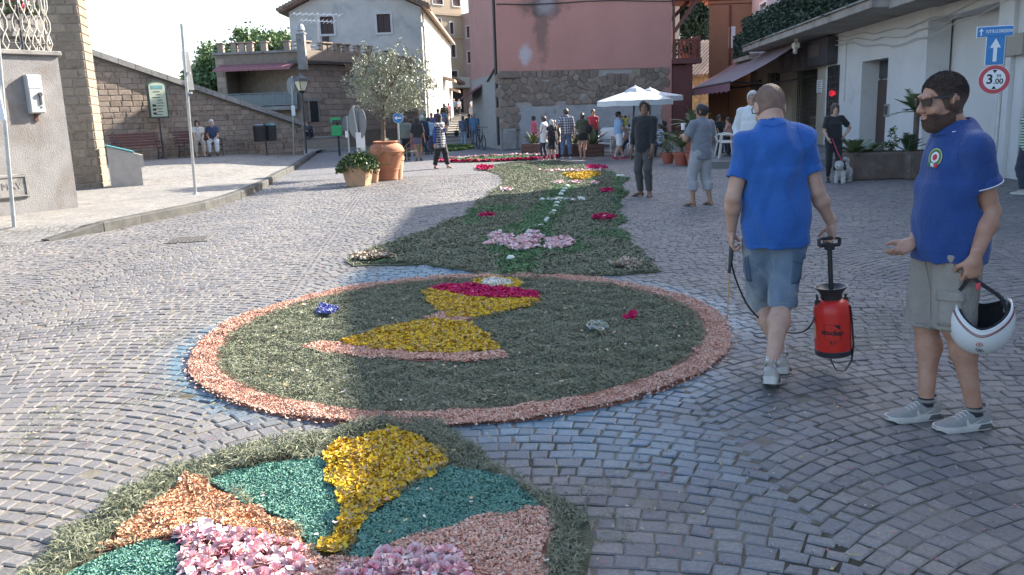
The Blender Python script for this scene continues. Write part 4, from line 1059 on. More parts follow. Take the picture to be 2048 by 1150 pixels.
for z,r in((.74,.462),(.28,.302),(.045,.256)):mb.lathe([(r-.01,z-.015),(r+.014,z-.006),(r+.014,z+.006),(r-.01,z+.015)],jb,40,False)
mb.build('rib',m_terra,jar,True)['kind']='stuff'
a0=R(252);c0=jb+Vector((math.cos(a0)*.425,math.sin(a0)*.425,.86))
tx=Vector((-math.sin(a0),math.cos(a0),0));nz_=Vector((math.cos(a0),math.sin(a0),.75)).normalized()
put_text('emblem','1887',.11,c0,tx,nz_.cross(tx),m_terra,jar,.012,.004)
put_text('emblem','SS',.09,c0+Zv*.0-nz_.cross(tx)*.085+nz_*.012,tx,nz_.cross(tx),m_terra,jar,.012,.004)
MB().lathe([(.25,.93),(.01,.95)],jb,20).build('soil',m_soil,jar)
ol=thing('olive_tree','young olive tree with silvery crown growing from the big terracotta jar','tree',jb+Zv*.95)
mb=MB();tips=[];tb=jb+Vector((-.06,0,.93));tk=Y_(764,205,jb.y)
mb.tube([tb,tb.lerp(tk,.5)+Vector((.015,0,0)),tk],[.055,.05,.05],10)
for k in range(7):
 a=2*math.pi*k/7+.3;v=Vector((math.cos(a)*.75,math.sin(a)*.6,random.uniform(.55,1.15))).normalized()*random.uniform(.4,.65)
 limbs(mb,tk+Vector((0,0,-.12+.03*k)),tk+v,.024,2,.7,tips,3)
mb.build('trunk',m_bark,ol,True)
oc=Y_(783,165,jb.y);cl_=[]
while len(cl_)<390:
 p=np.array([random.uniform(-1,1)for _ in range(3)]);d=np.linalg.norm(p)
 if d>1 or d<.25 or(p[2]<-.55 and abs(p[0])>.75):continue
 cl_.append(p*[1.16,.9,.82]+[oc.x,oc.y,oc.z])
for tpx,tpy in((730,90),(800,85),(840,100),(855,150),(700,160),(707,190),(862,190),(850,215),(760,110),(718,120),(690,175)):
 cl_.append(np.array(Y_(tpx,tpy,jb.y+random.uniform(-.3,.3))))
P,N=[],[]
for c in cl_:
 d=(c-np.array([oc.x,oc.y,oc.z-.55]));d=d/np.linalg.norm(d)+rng.normal(0,.3,3);d/=np.linalg.norm(d);L_=random.uniform(.2,.38)
 for q in range(34):P.append(c+d*(random.random()-.45)*L_+rng.normal(0,.035,3));N.append(d)
V,F=leaf_mesh(np.array(P),None,.041,.28,.2);link('crown',np_mesh('crown',V-np.array(ORG[ol.name]),F),m_olive,ol)
def frond(mb_pts,base,tip,droop,n,ln,width,P):
 b,t=Vector(base),Vector(tip)
 for k in range(n):
  s_=(k+1)/n;p=b.lerp(t,s_)+Vector((0,0,-droop*s_*s_));d=(t-b).normalized();side=d.cross(Zv).normalized()
  for sg in(-1,1):
   l=ln*(1-abs(s_-.45)*.9);e=p+(side*sg*.8+d*.55+Vector((0,0,-.12))).normalized()*l
   w=d*width;P+=[[p-w,p+w,e]]
def palm_plant(name,label,cat,base,nf,length,ln,m,group=None,el=(.35,1.2),width=.012,parent_trunk=0.0):
 t=thing(name,label,cat,base,0,group);T=[];base=Vector(base);top=base+Zv*parent_trunk
 stem=MB()
 for k in range(nf):
  a=2*math.pi*(k+random.random()*.7)/nf;e=random.uniform(*el);l=length*random.uniform(.75,1.1)
  tip=top+Vector((math.cos(a)*math.cos(e),math.sin(a)*math.cos(e),math.sin(e)))*l
  frond(None,top,tip,l*.28,15,ln,width,T);stem.tube([top,top.lerp(tip,.5)+Vector((0,0,-l*.07)),tip+Vector((0,0,-l*.28))],[.012,.009,.004],5)
 if not parent_trunk:stem.tube([base,base+Zv*.08],.04,8)
 if parent_trunk:MB().tube([base,base.lerp(top,.5),top],[.05,.055,.06],9).build('trunk',m_bark,t)
 stem.build('stem',m_palm,t)
 V=np.array([[tuple(q)for q in tri]for tri in T]).reshape(-1,3)-np.array(base)
 o=link('frond_leaves',np_mesh('frond_leaves',V,np.arange(len(V)).reshape(-1,3)),m,t);o['kind']='stuff';return t
def shrub(name,label,base,pts,m,leaf,group=None,cat='plant',aspect=.6):
 t=thing(name,label,cat,base,0,group);mb=MB();b=Vector(base)
 for k in range(7):mb.tube([b,b.lerp(Vector(pts[random.randrange(len(pts))]),.8)],[.012,.005],5)
 mb.build('stem',m_bark,t);foliage('leaves',np.array(pts),m,t,leaf,None,aspect,'stuff');return t
def round_pot(name,label,base,r,h,m,group=None,rim=.03):
 t=thing(name,label,'pot',base,0,group);b=Vector(base);MB().lathe([(r*.68,0),(r*.95,h*.8),(r*.95,h*.82),(r+.01,h*.83),(r+.01,h),(r-rim,h),(r-rim-.02,h*.85)],b,24).build('pot',m,t,True)
 MB().lathe([(r-rim,h*.88),(.01,h*.9)],b,16).build('soil',m_soil,t);return t
bb=Y_(813,325,22.6);bb.z=0
round_pot('terracotta_pot','smaller terracotta pot half hidden behind the big jar',(bb.x-.3,bb.y,0),.24,.6,m_terra2)
palm_plant('cycad_plant','small palm like plant with arching fronds behind the big jar','plant',(bb.x-.3,bb.y,.53),11,.95,.2,m_palm)
b2=G(745,366)+Vector((0,.15,0));round_pot('terracotta_pot','squat pale terracotta pot wedged between the hexagonal planter and the jar',b2,.17,.34,m_terra2)
b3=Y_(737,300,21.8);palm_plant('cycad_plant','arching green fronds showing left of the olive trunk','plant',(b3.x-.05,21.8,.34),9,.85,.2,m_palm)
round_pot('terracotta_pot','terracotta pot behind the hexagonal planter carrying arching fronds',(b3.x-.05,21.8,0),.2,.4,m_terra)
hb=G(716,372)+Vector((0,.1,0));hx=thing('hexagonal_planter','pale hexagonal terracotta planter in front of the big jar','planter',hb)
mb=MB();mb.lathe([(.29,0),(.30,.03),(.30,.05),(.385,.44),(.405,.445),(.405,.5),(.36,.5),(.34,.42)],hb,6)
rzq=R(12);mb.v=[(hb.x+(v[0]-hb.x)*math.cos(rzq)-(v[1]-hb.y)*math.sin(rzq),hb.y+(v[0]-hb.x)*math.sin(rzq)+(v[1]-hb.y)*math.cos(rzq),v[2])for v in mb.v]
mb.build('planter',m_terra2,hx);MB().lathe([(.34,.44),(.01,.46)],hb,6).build('soil',m_soil,hx)
m_ivyl=mat('glossy_ivy',(.05,.09,.025),island=[(.035,.065,.018),(.08,.12,.035),(.05,.085,.022),(.13,.17,.06)],rough=.35)
pts=[]
for k in range(1500):
 a=random.uniform(0,6.283);r=.52*math.sqrt(random.random());z=.48+.3*(1-(r/.55)**2)*random.random()**.6-(max(0,r-.36)*1.1*random.random())
 pts.append(hb+Vector((r*math.cos(a)*1.0,r*math.sin(a)*.9,z+.05*math.sin(a*3))))
shrub('planter_ivy','bushy green ivy spilling over the hexagonal planter',hb+Zv*.46,pts,m_ivyl,.042,aspect=.8)
m_stone_p=mat('brown_stone_planter',(.17,.125,.105),(.12,.09,.075),3,.92,.9,35,stain=(.25,.22,.19),sscale=2.2,spos=(.55,.75))
def stone_box(label,a,b,h,d):
 f=Fac(a,b);t=thing('stone_planter',label,'planter',f.P(f.L/2,0),0,'stone planters by the white house')
 mb=MB();f.box(mb,0,f.L,0,h,-d,0,.03);mb.build('trough',m_stone_p,t);mb=MB();f.box(mb,.08,f.L-.08,h+.001,h+.012,-d+.08,-.08);mb.build('soil',m_soil,t);return f,t
p1,_=stone_box('longer brown stone planter near the dog',G(1703,362),G(1812,358),.56,.6)
p2,_=stone_box('shorter brown stone planter behind the bearded man',G(1816,360),G(1878,357),.56,.6)
p0_,_=stone_box('small stone planter carrying spiky leaves behind the dog walker',Y_(1676,340,19.3),Y_(1706,338,19.0),.55,.5)
palm_plant('dwarf_palm','dwarf fan palm with grey green leaves at the left end of the stone planter','plant',p1.P(.15,.55,-.3),13,.5,.2,m_palm,None,(.1,1.3))
palm_plant('spiky_plant','spiky drooping plant beside the dog walker','plant',p0_.P(.15,.55,-.2),12,.42,.16,m_palm,None,(-.1,1.2))
palm_plant('dwarf_palm','low fan palm in the middle of the longer stone planter','plant',p1.P(.5,.55,-.35),10,.4,.15,m_palm,None,(.05,.9))
b=p1.P(p1.L*.82,.56,-.3);pts=[]
for(dx,dz,n,s_)in((-.02,.12,90,.06),(.0,.33,60,.06),(.02,.42,60,.05),(-.13,.15,60,.05),(.1,.2,70,.06),(.05,.08,60,.08),(-.06,.05,60,.08)):pts+=[b+Vector((dx+random.gauss(0,s_*.7),random.gauss(0,s_),dz+random.gauss(0,s_*.6)))for _ in range(n//2)]
shrub('leafy_shrub','small leafy shrub with upright stems in the longer stone planter',b,pts,m_ivyl,.03)
palm_plant('potted_palm','small palm with stiff fan leaves rising behind the sunglassed man','plant',p2.P(.3,.55,-.3),20,.62,.2,m_palm,None,(-.2,1.3),.012,.8)
palm_plant('spiky_plant','dark spiky undergrowth in the shorter stone planter','plant',p2.P(.12,.55,-.25),12,.5,.16,m_treed,None,(.5,1.4))
m_plastic=mat('terracotta_plastic',(.34,.09,.05),(.3,.08,.045),4,.55)
def fluffy(label,base,w,h,n,leaf,m,group='potted plants by the cafe',aspect=.3):
 pts=[Vector(base)+Vector((random.gauss(0,w),random.gauss(0,w),h*random.random()**.8))for _ in range(n)];return shrub('potted_plant',label,base,pts,m,leaf,group,'plant',aspect)
for i,(px,py,r,h,lab,lab2)in enumerate(((1336,327,.2,.32,'leftmost of the three red plastic pots near the standing man','feathery plant in the leftmost red pot'),(1363,330,.24,.36,'middle red plastic pot of the three near the standing man','palm like plant in the middle red pot'),(1385,331,.2,.33,'rightmost red plastic pot half behind the man in grey',None))):
 g=G(px,py);round_pot('plant_pot',lab,g,r,h,m_plastic,'red pots by the cafe')
 if i==0:fluffy(lab2,g+Zv*h*.9,.16,.62,420,.05,m_palm)
 if i==1:palm_plant('potted_palm',lab2,'plant',g+Zv*h*.9,16,.8,.17,m_palm,None,(.4,1.35),.01,.15)
g=Y_(1384,285,26);palm_plant('potted_palm','spiky yucca behind the man in grey shorts','plant',(g.x,26,.17+.35),22,.75,.14,m_palm,None,(.1,1.4),.014,.55);round_pot('plant_pot','pot of the yucca on the cafe platform',(g.x,26,.17),.22,.38,m_plastic)
m_boxw=mat('dark_brown_planter',(.12,.06,.045),(.09,.05,.04),6,.7,.2,40)
def box_planter(label,px,py,w,h,lab2,fl,n=16):
 g=G(px,py);t=thing('box_planter',label,'planter',g+Vector((0,.25,0)),0,'box planters by the pink wall');mb=MB();c=g+Vector((0,.25,0))
 mb.box(c+Zv*h/2,(w,.5,h),None,.02);mb.build('box',m_boxw,t)
 for k in range(3):MB().box(c+Vector((0,-.262,h*(k+.5)/3)),(w-.04,.022,h/3-.02),None,.004).build('plank',m_boxw,t)
 palm_plant('spiky_shrub',lab2,'plant',c+Zv*h,n,fl,.16,m_palm,'spiky shrubs by the pink wall',(.25,1.35),.013)
box_planter('left brown box planter behind the woman in white',1067,310,.9,.42,'spiky shrub behind the woman in the white blouse',.6)
box_planter('middle brown box planter behind the woman in black shorts',1152,312,.85,.42,'spiky shrub behind the woman in black shorts',.65)
box_planter('right brown box planter below the woman in red',1186,313,.8,.42,'big spiky shrub right of the woman in black shorts',.95,22)
# --- street furniture
m_benchw=mat('dark_red_slats',(.14,.05,.045),(.1,.04,.035),5,.5,.2,40)
def bench(label,c,rz):
 t=thing('park_bench',label,'bench',c,rz,'benches along the sloping wall')
 for k in range(5):MB().box((0,-.18+k*.095,.44),(1.75,.075,.035),None,.006).build('seat_slat',m_benchw,t,local=True)
 for k in range(5):
  z=.54+k*.095;MB().box((0,.24+k*.03,z),(1.75,.03,.075),None,.006).build('back_slat',m_benchw,t,local=True)
 for s_ in(-.75,.75):
  mb=MB();mb.tube([(s_,-.24,0),(s_,-.2,.2),(s_,-.2,.42)],.025,6);mb.tube([(s_,.26,0),(s_,.18,.25),(s_,.2,.42),(s_,.38,1.0)],.025,6);mb.tube([(s_,-.22,.42),(s_,.2,.41)],.025,6);mb.tube([(s_,-.2,.2),(s_,.18,.25)],.018,6)
  mb.tube([(s_,-.2,.42),(s_,-.24,.62),(s_,.26,.66)],.02,6);mb.build('leg',m_dark,t,local=True)
 return t
def on_wall(u,d):
 p=fw.P(u,0,d);p.z=float(tz(p.x,p.y))+.003;return p
rzw=math.atan2(fw.u.y,fw.u.x)
u1_,u2_=fw.at(244,280)[0],fw.at(352,290)[0]
bp1=on_wall(u1_+.15,1.0);bp2=on_wall(u2_+.45,1.0)
bench('left red slatted bench below the notice board',bp1,rzw);bench('right red slatted bench on which the couple sits',bp2,rzw)
un=fw.at(291,240)[0];p=on_wall(un+.25,.55);t_=thing('notice_board','green arched notice board on a dark post before the brick wall','notice board',p)
q0,q1=fw.at(274,238)[1],fw.at(288,166)[1];wq=.36;zb0,zb1=1.62+(250-237)/FPX*p.y,1.62+(250-166)/FPX*p.y
X,N_=fw.u,fw.n
mb=MB();mb.tube([p,p+Zv*(zb0-p.z+.05)],.035,8);mb.lathe([(.16,0),(.1,.05),(.04,.12)],p,12);mb.build('post',m_dark,t_)
def arch_poly(w,z0,z1,d,rise=.12):
 pts=[p+X*-w+Zv*(z0-p.z)+N_*d,p+X*w+Zv*(z0-p.z)+N_*d]
 for k in range(9):a=math.pi*k/8;pts.append(p+X*(w*math.cos(a))+Zv*(z1-rise-p.z+rise*math.sin(a))+N_*d)
 return pts
mb=MB().prism(arch_poly(wq,zb0,zb1,0),N_*.07);mb.build('frame',mat('dark_green_frame',(.035,.06,.045),(.03,.05,.04),6,.5),t_)
mb=MB().prism(arch_poly(wq-.06,zb0+.06,zb1-.06,.072),N_*.008);bd=mb.build('panel',mat('pale_green_panel',(.42,.46,.34),(.38,.42,.32),3,.6),t_)
mb=MB();mb.box(p+Zv*(zb1-.22-p.z)+N_*.084,(.42,.006,.12),(X,N_,Zv));mb.build('header',mat('teal_header',(.12,.3,.3),(.1,.26,.27),3,.6),bd)
mb=MB()
for k in range(9):mb.box(p+X*random.uniform(-.06,.1)+Zv*(zb1-.38-k*.1-p.z)+N_*.084,(random.uniform(.15,.35),.004,.022),(X,N_,Zv))
for z in(.52,.66,.8):mb.box(p+X*-.17+Zv*(zb0+z-.35-p.z)+N_*.084,(.13,.004,.08),(X,N_,Zv),.003)
mb.build('print',m_ink,bd)['kind']='stuff'
lp=G(252,374,.19);f_=Fac(G(223,375,.19),G(287,371,.19));t_=thing('stone_lectern','low travertine lectern with a tilted teal plate on the terrace','lectern',lp)
m_trav=mat('travertine',(.42,.39,.35),(.36,.33,.3),7,.8,.3,60)
zt1,zt2_=f_.at(223,290)[1],f_.at(280,308)[1]
poly=[f_.P(0,.12),f_.P(f_.L,.12),f_.P(f_.L,.62),f_.P(f_.L+.07,.64),f_.P(f_.L+.07,zt2_-.03),f_.P(f_.L*.82,zt2_+.03),f_.P(0,zt1-.03)]
mb=MB().prism(poly,-f_.n*.42);mb.build('body',m_trav,t_)
mb=MB();mb.prism([f_.P(-.02,zt1-.02,.03),f_.P(f_.L*.84,zt2_+.045,.03),f_.P(f_.L*.84,zt2_+.07,.03),f_.P(-.02,zt1+.01,.03)],-f_.n*.5);mb.build('plate',mat('teal_plate',(.1,.36,.36),(.12,.4,.4),4,.4),t_)
def pole(p0,p1,r,m,t,name='post'):return MB().tube([p0,p1],r,10).build(name,m,t)
def disc(c,X,N_,r,th,n=32):
 Zl=X.cross(N_)*-1;Zl=Zl if Zl.z>0 else-Zl
 return[c+X*(r*math.cos(2*math.pi*k/n))+Zl*(r*math.sin(2*math.pi*k/n))for k in range(n)],N_*th
m_signback=mat('grey_sign_back',(.16,.17,.18),(.13,.14,.15),4,.5,.1,60,metal=.2)
g=G(30,472);t_=thing('sign_post','grey post at the kerb end carrying a white sign plate cut by the left edge','sign',g)
pt_=Y_(-14,-30,g.y+.1);pole(g,pt_,.03,m_galv,t_)
cA,cB=Y_(-30,172,g.y-.05),Y_(11,240,g.y-.05);mb=MB();mb.prism([(cA.x,cA.y,cA.z),(cB.x-.03,cA.y,cA.z),(cB.x,cA.y,cB.z),(cA.x,cA.y,cB.z)],(0,.02,0));mb.build('sign_plate',m_white,t_)
g=G(391,388,.16);g.z=float(tz(g.x,g.y));t_=thing('sign_post','tall leaning galvanised pole with a sign plate seen from its back','sign',g)
tp=Y_(363,48,g.y);pole(g,tp,.03,m_galv,t_);MB().lathe([(.07,0),(.05,.03)],g,10).build('foot',m_galv,t_)
a_,b_=Y_(362,103,g.y+.04),Y_(388,180,g.y+.2);mb=MB();mb.prism([(a_.x,a_.y,a_.z),(b_.x-.03,b_.y,a_.z+.01),(b_.x+.01,b_.y,b_.z),(a_.x+.03,a_.y,b_.z)],(-.01,.02,0));mb.build('sign_plate',m_signback,t_)
mb=MB();c_=g.lerp(tp,.72);mb.box(c_+Vector((.04,.02,0)),(.1,.06,.04));mb.box(c_+Vector((.03,.02,-.4)),(.1,.06,.04));mb.build('clamp',m_galv,t_)['kind']='stuff'
ub=fw.at(510,270)[0];p=on_wall(ub-.1,.9);t_=thing('litter_bins','pair of dark cylindrical litter bins hung on one post','litter bin',p)
pole(p,p+Zv*1.25,.03,m_dark,t_)
for s_,lab in((-1,None),(1,'bin with a teal bag showing')):
 c=p+fw.u*(.27*s_)+Zv*.55;mb=MB();mb.lathe([(.19,0),(.21,.03),(.22,.58),(.235,.6),(.2,.6),(.19,.1)],c,18)
 o=mb.build('bin',m_dark,t_,True)
 mb=MB();mb.lathe([(.2,.6),(.21,.64),(.12,.68),(.02,.66)],c,14)
 o2=mb.build('bag',mat('teal_bag',(.08,.3,.3),(.06,.24,.25),6,.5)if s_>0 else mat('grey_bag',(.2,.22,.26),(.16,.18,.2),6,.5),o)
 if lab:o['label']=lab
mb=MB();mb.box(p+Zv*1.0,(.6,.03,.03),fw.ax());mb.build('bracket',m_dark,t_)
Yl=38.2;g=Y_(611,285,Yl);g.z=.1;t_=thing('street_lamp','old style lantern on a thin dark post by the wall end','street lamp',g)
zt=Y_(604,183,Yl);top=Vector((zt.x,Yl,zt.z));pole(g,top,.045,m_dark,t_)
m_lantern=mat('lantern_glass',(.75,.68,.45),(.7,.62,.4),3,.3)
hb_=top;zc_=Y_(604,158,Yl).z-top.z
MB().lathe([(.16,.03),(.3,zc_-.12),(.3,zc_-.1)],hb_,4).build('lantern',m_lantern,t_)
mb=MB();mb.lathe([(.36,zc_-.1),(.3,zc_+.02),(.1,zc_+.16),(.05,zc_+.22),(.02,zc_+.3)],hb_,4);mb.lathe([(.06,-.08),(.17,.02),(.15,.04)],hb_,8)
for k in range(4):a=2*math.pi*k/4;mb.tube([hb_+Vector((.165*math.cos(a),.165*math.sin(a),.03)),hb_+Vector((.31*math.cos(a),.31*math.sin(a),zc_-.1))],.018,5)
mb.build('lantern_frame',m_dark,t_)
def back_sign(label,foot,top_px,Y,disc_px,r,shape='disc',m=None,paper=None,zf=.1):
 g=Y_(*foot,Y);g.z=zf;t=thing('sign_post',label,'sign',g);tp=Y_(*top_px,Y);pole(g,Vector((tp.x,Y,tp.z)),.03,m_galv,t)
 c=Y_(*disc_px,Y+.06);m=m or m_galv
 if shape=='disc':pts,d=disc(c,Vector((.66,-.75,0)),Vector((-.75,-.66,0)),r,-.015);MB().prism(pts,d).build('sign_disc',m,t)
 elif shape=='tri':MB().prism([c+Vector((-r,0,-r*.58)),c+Vector((r,0,-r*.58)),c+Vector((0,0,r*1.15))],(0,.015,0)).build('sign_plate',m,t)
 if paper:
  a,b=Y_(paper[0],paper[1],Y-.06),Y_(paper[2],paper[3],Y-.06);MB().box(((a.x+b.x)/2,Y-.06,(a.z+b.z)/2),(abs(b.x-a.x),.008,abs(a.z-b.z))).build('paper',m_white,t)
 return t
m_signback=mat('grey_sign_back',(.16,.17,.18),(.13,.14,.15),4,.5,.1,60,metal=.2)
back_sign('post with a round sign back and white papers left of the lantern',(586,299),(584,152),35.5,(581,172),.33,'disc',m_signback,(582,211,591,231))
back_sign('round grey sign back on a leaning post with a white paper below',(727,312),(707,211),24.0,(714,245),.47,'disc',m_signback,(711,265,731,302),0)
t_=back_sign('smaller grey sign back on a weighted stand',(698,300),(694,232),30.0,(693,248),.28,'disc',m_signback,(690,262,696,275),0);MB().box((Y_(698,300,30).x,30,.03),(.6,.5,.06),None,.01).build('base',m_dark,t_)
g=Y_(678,292,37.0);g.z=.05;t_=thing('green_dispenser','green bag dispenser with a bin on a dark post','dispenser',g);m_green=mat('bright_green',(.03,.38,.12),(.03,.34,.1),4,.5)
zA,zB_,zC=Y_(678,272,37).z,Y_(678,251,37).z,Y_(676,236,37).z
MB().tube([g,Vector((g.x,37,zC))],.05,8).build('post',m_dark,t_)
MB().box((g.x-.02,36.85,(zA+zB_)/2),(.42,.3,zA*0+abs(zB_-zA)),None,.03).build('bin',m_green,t_)
MB().box((g.x-.04,36.9,zC-.1),(.42,.16,.24),None,.02).build('dispenser_box',m_green,t_)
MB().box((g.x,36.88,(zB_+zC)/2),(.36,.2,.16),None,.03).build('hood',m_dark,t_)
m_blue=mat('sign_blue',(.015,.17,.42),(.018,.18,.44),3,.4);m_sgw=mat('sign_white',(.72,.74,.75),(.7,.72,.73),3,.4)
Ya=27.5;g=Y_(800,316,Ya);g.z=0;t_=thing('sign_post','blue roundel with a white left arrow under a grey triangle back','sign',g)
tp=Y_(793,198,Ya);pole(g,Vector((tp.x,Ya,tp.z)),.03,m_galv,t_)
c=Y_(796,236,Ya-.06);rr_=.155
pts,d=disc(c,Vector((1,0,0)),Vector((0,-1,0)),rr_*1.06,.012);MB().prism(pts,d).build('rim',m_sgw,t_)
pts,d=disc(c+Vector((0,-.014,0)),Vector((1,0,0)),Vector((0,-1,0)),rr_,.006);MB().prism(pts,d).build('roundel',m_blue,t_)
c2=c+Vector((0,-.0225,0));s_=rr_*.72
MB().prism([c2+Vector((x*s_,0,z*s_))for x,z in((-1,0),(-.3,.62),(-.3,.2),(1,.2),(1,-.2),(-.3,-.2),(-.3,-.62))],(0,-.004,0)).build('arrow',m_sgw,t_)
c=Y_(793,212,Ya-.04);MB().prism([c+Vector((-.19,0,-.13)),c+Vector((.19,0,-.13)),c+Vector((0,0,.22))],(0,.012,0)).build('triangle_plate',mat('blue_grey_plate',(.09,.11,.15),(.08,.1,.13),3,.5),t_)
Ys=12.6;g=Y_(1984,372,Ys);g.z=0;t_=thing('traffic_sign_post','post with a blue direction bar, a blue arrow plate and a red ringed height limit','sign',g)
tp=Y_(1991,58,Ys);pole(g,Vector((g.x+.02,Ys,tp.z)),.03,m_galv,t_)
Xs=Vector((.94,-.34,0));Ns=Vector((-.34,-.94,0));fs_=Ys-.06
cc=Y_(1990,63,fs_);w_,h_=.22*1.0,.075
def plate(c,w,h,th,m,name,par,r=.012):return MB().box(c,(w,th,h),(Xs,Ns,Zv),.004).build(name,m,par)
plate(cc,.47,.155,.012,m_sgw,'bar_rim',t_);plate(cc+Ns*.008,.45,.135,.012,m_blue,'direction_bar',t_)
put_text('lettering','TUTTE LE DIREZIONI',.058,cc+Ns*.0155+Xs*.052,Xs,Zv,m_sgw,t_,.001,.0012,sx=.62)
def arrow_up(c,s,name,wd=.28,hd=.75):
 pts=[(-wd/2,-1),(wd/2,-1),(wd/2,.2),(hd/2,.2),(0,1),(-hd/2,.2),(-wd/2,.2)]
 return MB().prism([c+Xs*(x*s)+Zv*(z*s)for x,z in pts],Ns*.003).build(name,m_sgw,t_)
arrow_up(cc+Ns*.0145-Xs*.175,.05,'arrow',.3,1.1)
ca=Y_(1990,100,fs_);hh=abs(Y_(1990,70,fs_).z-Y_(1990,131,fs_).z)
plate(ca,.245,hh,.012,m_sgw,'arrow_plate_rim',t_);plate(ca+Ns*.008,.228,hh-.018,.012,m_blue,'arrow_plate',t_);arrow_up(ca+Ns*.0145,hh*.38,'arrow',.3,.85)
cr=Y_(1988,159,fs_);rr_=abs(Y_(1988,130,fs_).z-Y_(1988,188,fs_).z)/2*.98
m_red=mat('sign_red',(.5,.05,.07),(.46,.05,.065),3,.4)
pts,d=disc(cr,Xs,Ns,rr_*1.03,.01);MB().prism(pts,d).build('disc_back',m_sgw,t_)
pts,d=disc(cr+Ns*.011,Xs,Ns,rr_,.006);MB().prism(pts,d).build('red_ring',m_red,t_)
pts,d=disc(cr+Ns*.018,Xs,Ns,rr_*.72,.005);MB().prism(pts,d).build('disc_face',m_sgw,t_)
put_text('lettering','3',.185,cr+Ns*.025-Xs*.06,Xs,Zv,m_ink,t_,.001,.004)
put_text('lettering','.00',.105,cr+Ns*.025+Xs*.052-Zv*.03,Xs,Zv,m_ink,t_,.001,.002)
put_text('lettering','m',.075,cr+Ns*.025+Xs*.055+Zv*.055,Xs,Zv,m_ink,t_,.001,.001)
for sg in(1,-1):
 c=cr+Ns*.024+Zv*(sg*rr_*.58);MB().prism([c+Xs*-.03+Zv*.018*sg,c+Xs*.03+Zv*.018*sg,c-Zv*.028*sg],Ns*.003).build('triangle_mark',m_ink,t_)
# --- cafe: umbrellas, wicker seats, tables
m_cloth=mat('white_parasol_cloth',(.56,.58,.58),(.52,.54,.54),2,.85,.1,30)
def parasol(label,c,r,ztop,zedge,rz,lean=(0,0)):
 t=thing('parasol',label,'parasol',c,0,'white parasols by the salmon wall');c=Vector(c);top=c+Vector((lean[0],lean[1],ztop-c.z))
 MB().tube([c+Zv*.02,top],.028,8).build('pole',m_boxw,t);MB().lathe([(.26,0),(.24,.07),(.05,.09),(.05,.3)],c,14).build('base',m_dark,t)
 mb=MB();n=8;vs=[]
 rings=[(0.04,ztop),(.45*r,ztop-(ztop-zedge)*.42),(r,zedge),(r*1.005,zedge-.17)]
 for rr2,z in rings:
  for k in range(n*2):
   a=rz+math.pi*k/n;f_=1.0 if k%2==0 else .955;dz=0 if k%2==0 else-.012*rr2
   vs.append(Vector((top.x+rr2*f_*math.cos(a),top.y+rr2*f_*math.sin(a),z+dz)))
 N2=n*2;fs=[(i*N2+k,i*N2+(k+1)%N2,(i+1)*N2+(k+1)%N2,(i+1)*N2+k)for i in range(3)for k in range(N2)];mb.add(vs,fs).build('canopy',m_cloth,t)
 mb=MB();mb.lathe([(.38,ztop-.09),(.2,ztop+.02),(.04,ztop+.09),(.01,ztop+.13)],(top.x,top.y,0),8);mb.build('vent',m_cloth,t)
 mb=MB()
 for k in range(n):a=rz+2*math.pi*k/n;mb.tube([top-Zv*.12,Vector((top.x+r*.97*math.cos(a),top.y+r*.97*math.sin(a),zedge-.02))],.012,5)
 mb.build('rib',m_boxw,t)['kind']='stuff';return t
Yu=28.5;pa=Y_(1268,178,Yu);pe=Y_(1190,197,Yu)
parasol('nearer white parasol beside the standing man in black',(Y_(1262,300,Yu).x,Yu,0),1.28,pa.z,Y_(1262,208,Yu).z+.12,.15,(Y_(1262,178,Yu).x-Y_(1254,300,Yu).x,0))
Yu2=31.5;pa=Y_(1292,181,Yu2);parasol('farther white parasol behind the first',(Y_(1300,300,Yu2).x,Yu2,0),1.2,pa.z,Y_(1290,200,Yu2).z+.12,.4)
m_wick=mat('white_wicker',(.66,.69,.7),(.52,.55,.56),60,.7,.8,130)
def wicker_chair(label,c,rz,w=.62,group='white wicker armchairs by the pink wall'):
 t=thing('wicker_armchair',label,'chair',c,rz,group)
 MB().box((0,0,.36),(w,.58,.1),None,.03).build('seat',m_wick,t,local=True);MB().box((0,.3,.5),(w,.08,.72),None,.03).build('backrest',m_wick,t,local=True)
 for s_ in(-1,1):MB().box((s_*(w/2-.03),-.01,.42),(.08,.62,.44),None,.03).build('armrest',m_wick,t,local=True)
 MB().box((0,-.02,.44),(w-.16,.5,.07),None,.03).build('cushion',mat('grey_cushion',(.3,.32,.34),(.26,.28,.3),5,.9),t,local=True)
 for sx in(-1,1):
  for sy in(-1,1):MB().box((sx*(w/2-.05),sy*.27,.16),(.05,.05,.32)).build('leg',m_wick,t,local=True)
 return t
def low_table(label,c,w=.8,d=.6,h=.62):
 t=thing('wicker_table',label,'table',c,0,'white cafe tables');MB().box((0,0,h),(w,d,.05),None,.01).build('table_top',m_wick,t,local=True)
 for sx in(-1,1):
  for sy in(-1,1):MB().box((sx*(w/2-.05),sy*(d/2-.05),h/2-.02),(.06,.06,h-.04)).build('leg',m_wick,t,local=True)
 return t
ch=[]
for i,(px,py,rz,lab)in enumerate(((1121,312,3.3,'white wicker armchair left of the man in the chequered shirt'),(1212,305,-.4,'white wicker armchair with its side to the street behind the man with the baby'),(1222,296,2.8,'white wicker armchair against the wall right of the spiky shrub'),(1280,311,1.3,'white wicker armchair just left of the man in black'),(1150,297,3.0,'white wicker armchair behind the woman in black shorts'),(1262,296,3.4,'white wicker armchair where the child sits'),(1310,308,.9,'white wicker armchair by the child in stripes'))):
 ch.append(wicker_chair(lab,G(px,py),rz))
low_table('white wicker table between the armchairs behind the baby',G(1245,303));low_table('white wicker table right of the man in black',G(1325,311));low_table('white wicker table behind the man in the chequered shirt',G(1130,303))
m_plw=mat('cream_plastic',(.62,.58,.52),(.58,.55,.5),3,.45)
